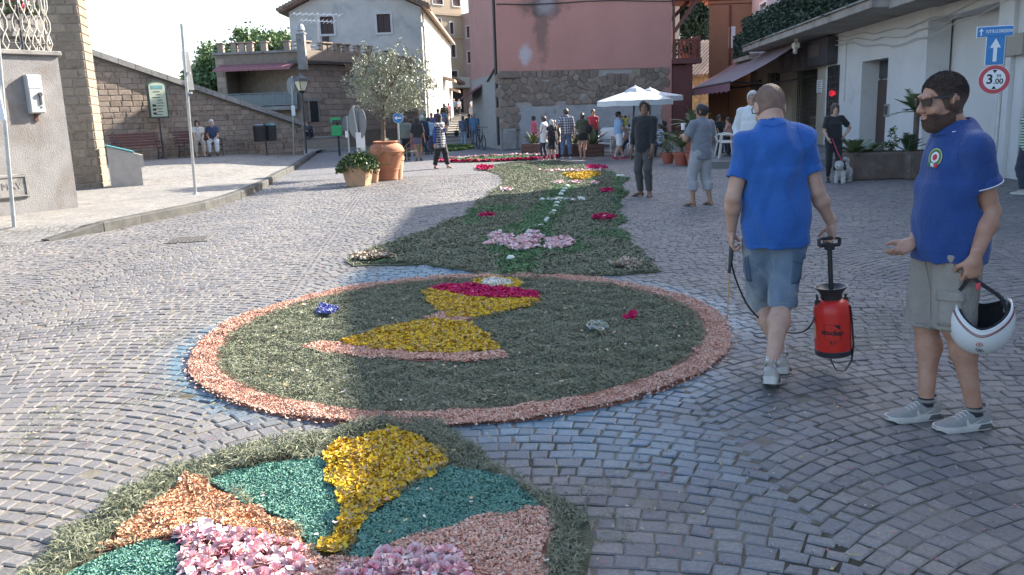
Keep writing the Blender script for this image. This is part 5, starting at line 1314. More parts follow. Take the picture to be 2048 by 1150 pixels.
def plastic_chair(label,c,rz):
 t=thing('plastic_armchair',label,'chair',c,rz,'cream plastic chairs on the platform')
 MB().box((0,0,.44),(.46,.44,.03),None,.014).build('seat',m_plw,t,local=True)
 mb=MB();pts=[(-.22,.2,.45)]+[(.22*math.cos(a),.24+.06*math.sin(a),.66+.28*math.sin(a))for a in[math.pi-math.pi*k/8 for k in range(9)]]+[(.22,.2,.45)]
 mb.tube(pts,.025,7);mb.build('back_frame',m_plw,t,local=True)
 mb=MB();mb.prism([(.17*math.cos(a),.25,.68+.2*math.sin(a))for a in[2*math.pi*k/14 for k in range(14)]],(0,.012,0));mb.build('back_panel',m_plw,t,local=True)
 for s_ in(-1,1):
  mb=MB();mb.tube([(s_*.24,.2,.62),(s_*.27,0,.66),(s_*.27,-.18,.64),(s_*.24,-.2,.45)],.02,6);mb.build('armrest',m_plw,t,local=True)
  mb=MB();mb.tube([(s_*.2,-.18,.44),(s_*.24,-.24,0)],[.022,.018],6);mb.build('leg',m_plw,t,local=True)
  mb=MB();mb.tube([(s_*.2,.18,.44),(s_*.24,.27,0)],[.022,.018],6);mb.build('leg',m_plw,t,local=True)
 return t
g=Y_(1458,290,23.5);plastic_chair('cream plastic armchair with oval back beside the blue shirted man',(g.x,23.6,.173),-1.9)
g=Y_(1445,290,25);plastic_chair('cream plastic armchair nearest the man in grey',(g.x-.05,24.6,.173),1.3)
g=Y_(1476,290,26);plastic_chair('cream plastic chair behind the blue shirted man',(g.x+.2,26.5,.173),-.4)
Yb=39.5;gb=Y_(962,292,Yb);gb.z=0;t_=thing('bicycle','black bicycle leaning on the alley wall','bicycle',gb,0)
m_tyre=mat('black_rubber',(.02,.02,.02),(.03,.03,.03),10,.8);dirb=Vector((.28,-.96,0)).normalized()
def bw(c,r):return[c+dirb*(r*math.cos(2*math.pi*k/20))+Zv*(r*math.sin(2*math.pi*k/20))for k in range(21)]
w1,w2=gb+dirb*.52+Zv*.33,gb-dirb*.52+Zv*.33
for c in(w1,w2):
 wo=MB().tube(bw(c,.31),.022,6,False).build('wheel',m_tyre,t_);mb=MB()
 for k in range(8):a=math.pi*k/8;v=dirb*math.cos(a)+Zv*math.sin(a);mb.tube([c-v*.3,c+v*.3],.004,4)
 mb.build('spokes',m_galv,wo)['kind']='stuff'
mb=MB();bbk=gb+Zv*.3-dirb*.05;st_=gb-dirb*.18+Zv*.78;hd_=gb+dirb*.36+Zv*.8
for a,b in((w2,bbk),(w2,st_),(bbk,st_),(bbk,hd_),(st_,hd_),(hd_,w1),(hd_,hd_+Zv*.2)):mb.tube([a,b],.016,6)
mb.build('frame',m_dark,t_);MB().box(st_+Zv*.1,(.12,.26,.06),None,.02).build('saddle',m_dark,t_);sd=dirb.cross(Zv)
MB().tube([hd_+Zv*.2-sd*.28-dirb*.1,hd_+Zv*.22,hd_+Zv*.2+sd*.28-dirb*.1],.013,6).build('handlebar',m_dark,t_)
# --- flower carpets
m_grassb=mat('dry_cut_grass',(.1,.12,.055),island=[(.1,.12,.065),(.17,.185,.11),(.12,.14,.08),(.27,.26,.18),(.14,.16,.095)],rough=.75)
m_grassg=mat('fresh_cut_grass',(.05,.13,.04),island=[(.05,.13,.045),(.1,.2,.075),(.065,.155,.055)],rough=.75)
m_bed=mat('grass_bed',(.09,.105,.06),(.13,.135,.085),9,.95,1.0,90)
m_shav=mat('wood_shavings',(.55,.3,.2),island=[(.6,.31,.22),(.72,.5,.38),(.54,.25,.18),(.76,.62,.5),(.66,.38,.28),(.5,.29,.21)],rough=.85,spec=.15)
m_shavo=mat('orange_shavings',(.6,.33,.18),island=[(.55,.24,.12),(.66,.43,.26),(.5,.2,.1),(.7,.52,.36),(.6,.32,.17)],rough=.85,spec=.15)
m_shavbed=mat('shaving_bed',(.4,.19,.13),(.32,.15,.1),20,.95,1.0,120)
m_yel_p=mat('yellow_petals',(.6,.42,.03),island=[(.7,.44,.02),(.78,.55,.05),(.56,.34,.03),(.74,.48,.03),(.36,.25,.11),(.56,.4,.17),(.62,.42,.04)],rough=.85,spec=.15)
m_yelbed=mat('yellow_bed',(.34,.24,.04),(.22,.17,.05),24,.95,1.0,120)
m_teal=mat('dyed_green_sawdust',(.03,.15,.11),island=[(.09,.22,.165),(.16,.32,.25),(.12,.27,.21),(.24,.39,.32)],rough=.85,spec=.15)
m_tealbed=mat('green_sawdust_bed',(.05,.15,.12),(.07,.19,.15),30,.95,1.0,150)
m_redp=mat('crimson_petals',(.55,.02,.1),island=[(.5,.01,.07),(.65,.04,.16),(.42,.01,.06),(.6,.08,.25)],rough=.85,spec=.15)
m_whp=mat('white_petals',(.72,.72,.66),island=[(.75,.75,.7),(.66,.66,.56),(.78,.77,.74)],rough=.6)
m_pkp=mat('pink_white_petals',(.7,.5,.55),island=[(.76,.62,.58),(.7,.38,.42),(.78,.7,.64),(.66,.28,.35)],rough=.6)
m_rose=mat('rose_petals',(.7,.5,.56),island=[(.76,.6,.56),(.7,.36,.4),(.78,.69,.63),(.66,.2,.29),(.74,.5,.5),(.76,.6,.58),(.78,.66,.62)],rough=.55,sub=.0)
m_bluep=mat('blue_petals',(.08,.1,.35),island=[(.06,.08,.3),(.2,.22,.5),(.1,.12,.38)],rough=.6)
m_mixp=mat('mixed_petals',(.4,.4,.3),island=[(.1,.12,.4),(.5,.48,.2),(.6,.6,.6),(.2,.3,.15)],rough=.6)
def sample(poly,dens,holes=()):
 q=np.array(poly);lo,hi=q.min(0),q.max(0);n=int((hi[0]-lo[0])*(hi[1]-lo[1])*dens)
 P=rng.uniform(lo,hi,(n,2));P=P[inpoly(P,poly)]
 for h in holes:P=P[~inpoly(P,h)]
 px=proj(np.column_stack([P,np.zeros(len(P))]));return P[(px[:,1]<1240)&(px[:,0]>-150)&(px[:,0]<2200)]
def blades(P,z0,hmound,ln,wd,tilt,seed=0,lump=2.5):
 n=len(P);a=rng.uniform(0,6.283,n);e=np.abs(rng.normal(0,tilt,n));L=ln*rng.uniform(.5,1.4,n);w=wd*rng.uniform(.6,1.4,n)
 z=z0+hmound*np.clip(.5+.5*vnoise(P,lump*6.28,seed),0,1.2)*rng.uniform(.3,1,n)
 d=np.stack([np.cos(a)*np.cos(e),np.sin(a)*np.cos(e),np.sin(e)],1);s=np.stack([-np.sin(a),np.cos(a),np.zeros(n)],1)
 s=s+rng.normal(0,.5,(n,3))*[0,0,1];c=np.column_stack([P,z]);bend=np.zeros((n,3));bend[:,2]=L*rng.uniform(-.1,.22,n)
 A=c-d*L[:,None]/2;B=c+d*L[:,None]/2
 V=np.stack([A-s*w[:,None]/2,c+bend-s*w[:,None]*.6,B,c+bend+s*w[:,None]*.6],1).reshape(-1,3);V[:,2]=np.maximum(V[:,2],.003)
 return V,np.arange(n*4).reshape(n,4)
def chips(P,z0,hm,ln,wd,tilt,seed=0,lump=3):
 n=len(P);a=rng.uniform(0,6.283,n);L=ln*rng.uniform(.5,1.5,n);w=wd*rng.uniform(.5,1.5,n)
 nrm=rng.normal(0,tilt,(n,3));nrm[:,2]=1;nrm/=np.linalg.norm(nrm,axis=1,keepdims=True)
 d=np.stack([np.cos(a),np.sin(a),np.zeros(n)],1);d-=nrm*(d*nrm).sum(1,keepdims=True);d/=np.linalg.norm(d,axis=1,keepdims=True);s=np.cross(nrm,d)
 z=z0+hm*np.clip(.5+.5*vnoise(P,lump*6.28,seed),0,1.2)*rng.uniform(.4,1,n);c=np.column_stack([P,z])
 cu=nrm*(L*rng.uniform(.0,.35,n))[:,None]
 V=np.stack([c-d*L[:,None]/2-s*w[:,None]/2+cu,c-s*w[:,None]/2,c+d*L[:,None]/2-s*w[:,None]/2+cu*.6,c+d*L[:,None]/2+s*w[:,None]/2+cu*.6,c+s*w[:,None]/2,c-d*L[:,None]/2+s*w[:,None]/2+cu],1).reshape(-1,3)
 V[:,2]=np.maximum(V[:,2],.003);b=6*np.arange(n)[:,None]
 return V,np.concatenate([b+np.array([[0,1,4,5]]),b+np.array([[1,2,3,4]])])
def put(name,VF,m,parent):
 V,F=VF;o=link(name,np_mesh(name,V-np.array(ORG[parent.name]),F),m,parent);o['kind']='stuff';return o
def bed(name,poly,z,m,parent,rag=.02):
 pts=[]
 n=len(poly)
 for i in range(n):
  a,b=np.array(poly[i]),np.array(poly[(i+1)%n]);k=max(1,int(np.linalg.norm(b-a)/.12))
  for j in range(k):p=a+(b-a)*j/k;pts.append((p[0]+random.uniform(-rag,rag),p[1]+random.uniform(-rag,rag),.0))
 return MB().prism(pts,(0,0,z)).build(name,m,parent)
def rag(poly,s=.03):
 out=[]
 n=len(poly)
 for i in range(n):
  a,b=np.array(poly[i]),np.array(poly[(i+1)%n]);k=max(1,int(np.linalg.norm(b-a)/.07))
  for j in range(k):p=a+(b-a)*j/k;out.append((p[0]+random.gauss(0,s),p[1]+random.gauss(0,s)))
 return out
tc=thing('flower_carpet','round carpet of cut grass with a yellow petal chalice and a shaving rim','flower carpet',(CCX,CCY,0))
circ=lambda f:[(CCX+CRX*f*math.cos(a)*(1+.006*math.sin(a*9)),CCY+CRY*f*math.sin(a)*(1+.006*math.sin(a*7)))for a in np.linspace(0,2*math.pi,90,endpoint=False)]
P_in,P_out=circ(.912),circ(1.0)
bed('grass_bed',circ(.9),.014,m_bed,tc);mb=MB()
N_r=90;prof=[(1.0,.0),(.985,.014),(.95,.022),(.91,.02),(.885,.012)];vs=[(CCX+CRX*f*math.cos(2*math.pi*k/N_r),CCY+CRY*f*math.sin(2*math.pi*k/N_r),z)for k in range(N_r)for f,z in prof]
mb.add(vs,[(k*5+i,((k+1)%N_r)*5+i,((k+1)%N_r)*5+i+1,k*5+i+1)for k in range(N_r)for i in range(4)]).build('shaving_bed',m_shavbed,tc)
c_cup=gp([(848,592),(870,583),(960,600),(1082,600),(1075,613),(1030,626),(960,641),(905,641),(870,624),(850,606)]);c_red=gp([(862,583),(900,575),(960,577),(1040,585),(1084,596),(1075,605),(1000,605),(950,603),(900,593)])
def ell(cx,cy,rx,ry,n=24):return gp([(cx+rx*math.cos(2*math.pi*k/n),cy+ry*math.sin(2*math.pi*k/n))for k in range(n)])
c_hosty,c_host=ell(995,572,50,12),ell(995,571,33,8)
c_knot=gp([(853,640),(895,629),(948,644),(932,654),(868,652)]);c_base=gp([(676,691),(760,664),(830,649),(900,646),(940,654),(980,680),(1004,709),(900,713),(780,709),(700,699)])
c_band=gp([(603,700),(640,689),(680,692),(780,709),(900,714),(1002,708),(1018,722),(950,731),(850,727),(740,723),(660,713)])
c_blue,c_mix=ell(657,631,20,9),ell(1195,665,18,10)
inner=[c_cup,c_red,c_hosty,c_knot,c_base,c_band,c_blue]
Pg=sample(P_in,9500,[rag(q,.015)for q in inner]);put('cut_grass',blades(Pg,.014,.035,.042,.0042,.35,1),m_grassb,tc)
Pr=sample(P_out,34000,[rag(circ(.915),.02)]);fr_r=np.hypot((Pr[:,0]-CCX)/CRX,(Pr[:,1]-CCY)/CRY)
Pr=np.vstack([Pr,(Pr[rng.random(len(Pr))<.04]-[CCX,CCY])*1.025+[CCX,CCY]]);put('shaving_rim',chips(Pr,.016,.024,.0125,.0075,.55,2),m_shav,tc)
def region(t,name,poly,m,mbed,dens,kind,z=.02,hm=.02,ln=.018,wd=.013,tilt=.5,rg=.015,seed=0):
 if mbed:bed(name+'_bed',poly,z-.002,mbed,t,rg)
 P=sample(rag(poly,rg),dens);f=chips if kind=='c' else blades;return put(name,f(P,z,hm,ln,wd,tilt,seed),m,t)
region(tc,'yellow_cup',c_cup,m_yel_p,m_yelbed,9000,'c',.026,.02,.024,.018);region(tc,'yellow_chalice_foot',c_base,m_yel_p,m_yelbed,9500,'c',.026,.022,.024,.018)
region(tc,'crimson_wine',c_red,m_redp,mat('crimson_bed',(.3,.01,.06),(.22,.01,.05),20,.9),9000,'c',.03,.025,.026,.02);region(tc,'pink_knot',c_knot,m_shav,m_shavbed,22000,'c',.024,.015,.013,.009);region(tc,'pink_foot_band',c_band,m_shav,m_shavbed,22000,'c',.024,.015,.013,.009)
region(tc,'yellow_halo',c_hosty,m_yel_p,m_yelbed,9000,'c',.026,.015,.022,.016);region(tc,'white_host',c_host,m_whp,mat('white_bed',(.5,.5,.45),(.4,.4,.36),20,.9),11000,'c',.034,.015,.018,.012)
region(tc,'blue_posy',c_blue,m_bluep,None,14000,'c',.04,.05,.02,.014,1.0);region(tc,'mixed_posy',c_mix,m_mixp,None,14000,'c',.04,.05,.02,.014,1.0)
region(tc,'crimson_bloom',ell(1264,644,7,4),m_redp,None,12000,'c',.045,.03,.03,.02,.8)
Pd=sample(P_in,16);put('stray_petals',chips(Pd,.05,.02,.02,.012,.3,5),mat('stray_petals',(.5,.4,.35),island=[(.6,.58,.55),(.5,.25,.18),(.55,.45,.2),(.35,.2,.12),(.62,.6,.6)],rough=.6),tc)
tf=thing('flower_carpet','nearest carpet of roses, yellow petals, green sawdust and orange shavings inside a grass border','flower carpet',(G(640,1050).x,G(640,1050).y,0))
A_=gp([(195,1113),(240,1070),(290,1030),(340,1000),(375,962),(412,972),(470,1008),(520,1028),(570,1053),(606,1083),(614,1112),(560,1108),(480,1078),(420,1070),(375,1073),(340,1088),(290,1092),(240,1107)])
B_=gp([(150,1150),(215,1118),(290,1093),(360,1086),(385,1110),(390,1240),(60,1240)])
C_=gp([(412,972),(470,950),(540,935),(650,923),(660,945),(684,1000),(690,1040),(672,1080),(642,1112),(612,1105),(602,1077),(560,1048),(500,1018)])
D_=gp([(645,918),(690,895),(740,880),(790,866),(830,880),(882,910),(895,940),(850,965),(800,995),(760,1025),(715,1060),(708,1090),(690,1112),(670,1127),(632,1129),(642,1110),(680,1065),(682,1020),(668,980)])
E_=gp([(715,1062),(800,996),(890,945),(960,950),(1020,965),(1055,1000),(1085,1025),(1000,1042),(900,1067),(820,1092),(760,1112),(720,1132),(690,1132),(706,1092)])
F_=gp([(560,1106),(614,1110),(640,1130),(690,1133),(730,1127),(780,1103),(860,1072),(950,1047),(1050,1028),(1098,1035),(1108,1080),(1088,1150),(1080,1240),(560,1240)])
R1=gp([(362,1082),(420,1064),(480,1073),(540,1093),(600,1117),(612,1150),(640,1240),(370,1240),(372,1150)]);R2=gp([(690,1144),(760,1126),(850,1115),(920,1128),(938,1150),(960,1240),(660,1240)])
inn=[A_,B_,C_,D_,E_,F_,R1,R2]
bed('grass_bed',P_front,.014,m_bed,tf)
Pg=sample(rag(P_front,.02),17000,[rag(q,.012)for q in inn]);put('grass_border',blades(Pg,.02,.06,.06,.0032,.5,7,1.6),m_grassb,tf)
region(tf,'orange_shavings',A_,m_shavo,m_shavbed,34000,'c',.024,.025,.014,.008,.6);region(tf,'rosy_shavings',F_,m_shav,m_shavbed,30000,'c',.024,.02,.013,.008,.55,seed=3)
for q in(B_,C_,E_):region(tf,'green_sawdust',q,m_teal,m_tealbed,42000,'c',.022,.015,.009,.007,.6,seed=4)
region(tf,'yellow_petals',D_,m_yel_p,m_yelbed,15000,'c',.026,.03,.026,.016,.55,seed=5)
for q in(R1,R2):bed('rose_bed',q,.02,m_shavbed,tf,.01)
def rose_mesh(seed):
 r_=random.Random(seed);mb=MB()
 for ring_,(n,rad,h,el)in enumerate(((3,.010,.030,1.35),(5,.018,.030,1.1),(6,.028,.026,.7),(7,.036,.018,.25))):
  for k in range(n):
   a=2*math.pi*(k+r_.random()*.5)/n;w=.55+r_.random()*.3;vs=[]
   for j in range(3):
    for i in range(3):
     aa=a+(i-1)*w*.75;rr2=rad*(.35+.65*j/2)*(1+r_.uniform(-.1,.1));zz=h*(.25+.75*j/2*math.sin(el)+.1)+r_.uniform(-.003,.003)-(.004 if j==2 and i!=1 else 0)
     vs.append((rr2*math.cos(aa),rr2*math.sin(aa),zz))
   mb.add(vs,[(j*3+i,j*3+i+1,(j+1)*3+i+1,(j+1)*3+i)for j in range(2)for i in range(2)])
 me=bpy.data.meshes.new('rose');me.from_pydata(mb.v,[],mb.f);me.materials.append(m_rose);me.polygons.foreach_set('use_smooth',[True]*len(me.polygons));return me
RM=[rose_mesh(k)for k in range(6)];of_=ORG[tf.name];nrose=0
for poly,dens in((R1,1000),(R2,900)):
 P=sample(poly,dens);px=proj(np.column_stack([P,np.zeros(len(P))]));P=P[px[:,1]<1195];kept=[]
 for p in P:
  if all((p[0]-q[0])**2+(p[1]-q[1])**2>.045**2 for q in kept):kept.append(p)
 for p in kept:
  o=bpy.data.objects.new('rose',random.choice(RM));COL.objects.link(o);o.parent=tf;o.location=Vector((p[0],p[1],.03+random.random()*.012))-of_
  o.rotation_euler=(random.uniform(-.6,.6),random.uniform(-.6,.6),random.uniform(0,6.28));s_=random.uniform(.7,1.2);o.scale=(s_,)*3
P=np.vstack([sample(rag(R1,.03),2200),sample(rag(R2,.03),2200)]);put('loose_rose_petals',chips(P,.028,.03,.03,.024,.6,6),m_rose,tf)
Pd=sample(P_front,12);put('stray_petals',chips(Pd,.045,.015,.018,.012,.3,5),MATS['stray_petals'],tf)
tl=thing('flower_carpet','long carpet of cut grass with pink and white blooms running back to the crowd','flower carpet',(G(1090,460).x,G(1090,460).y,0))
bed('grass_bed',P_long,.014,m_bed,tl,.03)
Pg=sample(rag(P_long,.05),3600);strip=gp([(985,556),(1000,505),(1040,450),(1080,410),(1110,375),(1150,372),(1130,410),(1110,450),(1095,500),(1060,556)])
patch=gp([(960,480),(1010,470),(1150,480),(1180,505),(1100,515),(980,510)])
gm=inpoly(Pg,rag(strip,.06))|(inpoly(Pg,patch)&(rng.random(len(Pg))<.7))|((vnoise(Pg,3.5,11)>.85)&(rng.random(len(Pg))<.7))
edge=inpoly(Pg,gp([(1230,340),(1275,340),(1275,495),(1225,480)]))|inpoly(Pg,gp([(925,425),(960,425),(960,455),(925,455)]));gm|=edge&(rng.random(len(Pg))<.6)
put('cut_grass',blades(Pg[~gm],.014,.05,.07,.009,.4,8,1.4),m_grassb,tl);put('fresh_grass',blades(Pg[gm],.02,.05,.07,.009,.4,8,1.4),m_grassg,tl)
m_sand=mat('pale_sand',(.42,.34,.26),island=[(.45,.36,.27),(.38,.3,.22),(.5,.43,.35)],rough=.9)
for i,(cx,cy,rx,ry,nm,m,dn)in enumerate(((1004,482,24,5,'pink_bloom',m_pkp,2600),(1000,494,26,5,'pink_bloom',m_pkp,2600),(1060,484,24,5,'pink_bloom',m_pkp,2600),(1048,493,30,5.5,'pink_bloom',m_pkp,2600),(1045,503,26,5,'pink_bloom',m_pkp,2600),(1120,490,28,5,'pink_bloom',m_pkp,2600),(1112,501,26,5,'pink_bloom',m_pkp,2600),(1066,471,10,2.5,'white_bloom',m_pkp,2600),(750,520,46,6,'sand_patch',m_sand,2500),(1252,538,34,5,'sand_patch',m_sand,2500),(1206,442,19,4.5,'crimson_bloom',m_redp,2600),(974,437,14,2.6,'crimson_bloom',m_redp,2000),(1212,387,12,3,'crimson_bloom',m_redp,1800),(1118,369,9,2,'crimson_bloom',m_pkp,1500),(1012,384,10,2,'crimson_bloom',m_pkp,1500),(1150,369,10,2,'crimson_bloom',m_pkp,1500),(1192,338,20,4,'crimson_bloom',m_redp,1300),(968,338,17,4,'crimson_bloom',m_redp,1300),(1190,371,8,2,'crimson_bloom',m_pkp,1500),(1130,405,40,2.2,'white_band',m_whp,320),(1140,345,60,1.6,'pale_band',m_pkp,600))):
 region(tl,nm,ell(cx,cy,rx,ry),m,None,dn,'c',.045,.05,.045,.035,.7,.03,i)
region(tl,'yellow_star',gp([(1126,352),(1190,346),(1202,353),(1165,364),(1145,363)]),m_yel_p,None,1100,'c',.04,.04,.06,.045,.6)
def bloom(p,r,m,par,name='white_bloom'):MB().lathe([(r,.03),(r*1.1,.05),(r*.6,.075),(.004,.07)],(p.x,p.y,.0),8).build(name,m,par)
for px,py,r in((1022,524,.045),(1058,472,.04),(1056,480,.03),(1082,459,.05),(1095,444,.035),(1104,434,.05),(1092,447,.03),(1108,428,.04),(1112,418,.045),(1114,411,.05),(1118,402,.06),(1122,393,.05),(1126,387,.05),(1130,382,.05),(1134,376,.05),(1085,404,.05),(1162,404,.05),(1165,402,.05),(1058,490,.04),(1210,440,.05),(1212,386,.05),(1118,368,.05),(1236,355,.05),(1244,355,.05),(1172,339,.06),(1000,470,.03)):bloom(G(px,py),r,m_whp,tl)
t2=thing('flower_carpet','oval grass carpet edged with crimson petals beyond the long one','flower carpet',(G(1000,319).x,G(1000,319).y,0));bed('grass_bed',P_round2,.014,m_bed,t2)
put('fresh_grass',blades(sample(P_round2,700),.02,.05,.14,.02,.4,9),m_grassg,t2);sc2=[((x-CCX)*1+CCX,y)for x,y in P_round2]
c2x,c2y=np.mean(P_round2,0);inn2=[(c2x+(x-c2x)*.9,c2y+(y-c2y)*.88)for x,y in P_round2]
Pr=sample(P_round2,420,[inn2]);far_side=Pr[:,1]>c2y+.3;put('crimson_rim',chips(Pr[~far_side],.04,.05,.12,.08,.6),m_redp,t2);put('white_rim',chips(Pr[far_side],.04,.05,.12,.08,.6),m_pkp,t2)
t3=thing('flower_carpet','farthest small grass carpet at the foot of the alley steps','flower carpet',(G(892,298).x,G(892,298).y,0));bed('grass_bed',P_round3,.014,m_bed,t3);put('fresh_grass',blades(sample(P_round3,420),.02,.05,.16,.025,.4,9),m_grassg,t3)
c3x,c3y=np.mean(P_round3,0);put('yellow_rim',chips(sample(P_round3,300,[[(c3x+(x-c3x)*.85,c3y+.3+(y-c3y)*.85)for x,y in P_round3]]),.04,.04,.12,.09,.5),mat('yellow_green_petals',(.4,.36,.06),island=[(.42,.38,.08),(.2,.28,.06)],rough=.7),t3)
q=gp([(0,1180),(0,520),(400,420),(1300,430),(2048,430),(2048,1180)]);P=sample(q,70,[P_front,P_long,P_out]);P=P[P[:,1]<12]
m_lit=mat('petal_litter',(.4,.35,.3),island=[(.5,.47,.42),(.3,.24,.16),(.45,.4,.3),(.16,.14,.07),(.5,.12,.2),(.5,.4,.08),(.2,.18,.1)],rough=.8)
V,F=chips(P,.006,.004,.014,.007,.35,3);lt=link('petal_litter',np_mesh('petal_litter',V,F),m_lit);tag(lt,'stray petals and shavings scattered over the setts',None,None,'stuff')
P1=sample(q,1500,[P_long,P_out]);P1=P1[(P1[:,1]<7)&(vnoise(P1,2.6,21)+.5*vnoise(P1,9,22)>.75)]
V,F=blades(P1,.001,.012,.04,.003,.2,3);lt=link('grass_litter',np_mesh('grass_litter',V,F),m_grassb);tag(lt,'thin drifts of cut grass in the joints of the setts',None,None,'stuff')
# --- figures: smooth blended volumes turned into one surface
class Field:
 def __init__(s,lo,hi,h):
  s.h=h;s.lo=np.array(lo,np.float32)-2*h;n=np.ceil((np.array(hi)+2*h-s.lo)/h).astype(int)+1
  s.n=n;s.F=np.full(n,.5,np.float32)
 def sl(s,lo,hi):
  a=np.clip(np.floor((lo-s.lo)/s.h).astype(int),0,s.n);b=np.clip(np.ceil((hi-s.lo)/s.h).astype(int)+1,0,s.n)
  return a,b
 def grid(s,a,b):
  ax=[s.lo[i]+s.h*np.arange(a[i],b[i],dtype=np.float32)for i in range(3)]
  return np.stack(np.meshgrid(*ax,indexing='ij'),-1)
 def put(s,fn,lo,hi,k,sub=False):
  lo=np.array(lo)-2.5*k-2*s.h;hi=np.array(hi)+2.5*k+2*s.h;a,b=s.sl(lo,hi)
  if np.any(b-a<1):return s
  d=fn(s.grid(a,b)).astype(np.float32);v=s.F[a[0]:b[0],a[1]:b[1],a[2]:b[2]]
  if sub:d=-d;q=np.maximum(k-np.abs(v-d),0)/max(k,1e-6);v[...]=np.maximum(v,d)+q*q*k*.25
  else:q=np.maximum(k-np.abs(v-d),0)/max(k,1e-6);v[...]=np.minimum(v,d)-q*q*k*.25
  return s
 def cone(s,a,b,ra,rb,k=.03,flat=None,cut=None,sub=False):
  a=np.array(a,np.float32);b=np.array(b,np.float32);ba=b-a;L=float(np.linalg.norm(ba))+1e-6;m=max(ra,rb)*1.15
  def fn(P):
   pa=P-a;tu=(pa@ba)/(L*L);t=np.clip(tu,0,1);v=pa-t[...,None]*ba
   if flat is not None:
    f=np.array(flat[0],np.float32);c=v@f;v=v+(c*(1/flat[1]-1))[...,None]*f
   d=np.sqrt((v*v).sum(-1))-(ra+(rb-ra)*t)
   if flat is not None:d=d*min(1,flat[1]+.15)
   if cut:d=np.maximum(d,np.maximum((tu-cut[1])*L,(cut[0]-tu)*L))
   return d
  return s.put(fn,np.minimum(a,b)-m,np.maximum(a,b)+m,k,sub)
 def ell(s,c,r,ax=None,k=.03,sub=False):
  c=np.array(c,np.float32);r=np.array(r,np.float32);A=np.array(ax if ax is not None else np.eye(3),np.float32);m=float(r.max())
  def fn(P):
   q=(P-c)@A.T;e=np.sqrt(((q/r)**2).sum(-1));g=np.sqrt(((q/(r*r))**2).sum(-1))+1e-6
   return e*(e-1)/g
  return s.put(fn,c-m,c+m,k,sub)
 def half(s,p,n):
  p=np.array(p,np.float32);n=np.array(n,np.float32);n=n/np.linalg.norm(n)
  G_=s.grid(np.zeros(3,int),s.n);s.F=np.maximum(s.F,(G_-p)@n);return s
 def mesh(s,smooth=2,noise_=0.0,nf=14,seed=0,stretch=(1,1,1)):
  F,h=s.F,s.h;ins=F<0;n=np.array(F.shape)
  c=np.zeros(n-1,np.int8)
  for i in(0,1):
   for j in(0,1):
    for k in(0,1):c+=ins[i:n[0]-1+i,j:n[1]-1+j,k:n[2]-1+k]
  act=(c>0)&(c<8);idx=np.full(act.shape,-1,np.int64);ijk=np.argwhere(act);m=len(ijk)
  if m==0:return np.zeros((0,3)),np.zeros((0,4),int)
  idx[act]=np.arange(m);acc=np.zeros((m,3));cnt=np.zeros(m);I,J,K=ijk.T
  cor=[(i,j,k)for i in(0,1)for j in(0,1)for k in(0,1)];val={q:F[I+q[0],J+q[1],K+q[2]]for q in cor}
  for q in cor:
   for ax in range(3):
    if q[ax]:continue
    r=list(q);r[ax]=1;r=tuple(r);a,b=val[q],val[r];x=(a<0)!=(b<0);t=np.where(x,a/(a-b+1e-12),0)
    p=np.tile(np.array(q,float),(m,1));p[:,ax]+=t;acc[x]+=p[x];cnt[x]+=1
  V=s.lo+h*(ijk+acc/cnt[:,None]);faces=[]
  for ax in range(3):
   u,v=(ax+1)%3,(ax+2)%3;A=[slice(None)]*3;B=[slice(None)]*3;A[ax]=slice(0,n[ax]-1);B[ax]=slice(1,n[ax])
   ia,ib=ins[tuple(A)],ins[tuple(B)];ch=ia!=ib;q=np.argwhere(ch);q=q[(q[:,u]>0)&(q[:,v]>0)&(q[:,u]<n[u]-1)&(q[:,v]<n[v]-1)]
   if not len(q):continue
   fl=ia[tuple(q.T)];o=[]
   for du,dv in((-1,-1),(0,-1),(0,0),(-1,0)):w=q.copy();w[:,u]+=du;w[:,v]+=dv;o.append(idx[tuple(w.T)])
   f=np.stack(o,1);f[~fl]=f[~fl][:,::-1];faces.append(f)
  Fq=np.concatenate(faces);Fq=Fq[(Fq>=0).all(1)]
  for _ in range(smooth):
   S=np.zeros_like(V);C_=np.zeros(m)
   for i in range(4):
    a,b=Fq[:,i],Fq[:,(i+1)%4];np.add.at(S,a,V[b]);np.add.at(S,b,V[a]);np.add.at(C_,a,1);np.add.at(C_,b,1)
   V=V*.45+.55*S/np.maximum(C_,1)[:,None]
  if noise_:
   e1,e2=V[Fq[:,1]]-V[Fq[:,0]],V[Fq[:,3]]-V[Fq[:,0]];fn_=np.cross(e1,e2);N=np.zeros_like(V)
   for i in range(4):np.add.at(N,Fq[:,i],fn_)
   N/=np.linalg.norm(N,axis=1,keepdims=True)+1e-9;Q=V*np.array(stretch)
   d=(.55-1.6*np.abs(vnoise(Q,nf*.8,seed)))*.55+vnoise(Q,nf*1.9,seed+1)*.35+vnoise(Q,nf*.35,seed+2)*.5;V=V+N*(d*noise_)[:,None]
  return V,Fq
def join_vf(parts):
 Vs,Fs,b=[],[],0
 for V,F in parts:
  if len(V):Vs.append(V);Fs.append(F+b);b+=len(V)
 return np.concatenate(Vs),np.concatenate(Fs)
def unit(v):v=np.array(v,float);return v/(np.linalg.norm(v)+1e-9)
def ik(a,b,l1,l2,pole):
 a,b=np.array(a,float),np.array(b,float);d=b-a;D=np.linalg.norm(d);u=d/D
 D2=min(D,(l1+l2)*.999);x=(l1*l1-l2*l2+D2*D2)/(2*D2);hh=math.sqrt(max(0,l1*l1-x*x));p=np.array(pole,float);p=p-u*(p@u);p=unit(p)
 return a+u*x*(D/D2)+p*hh
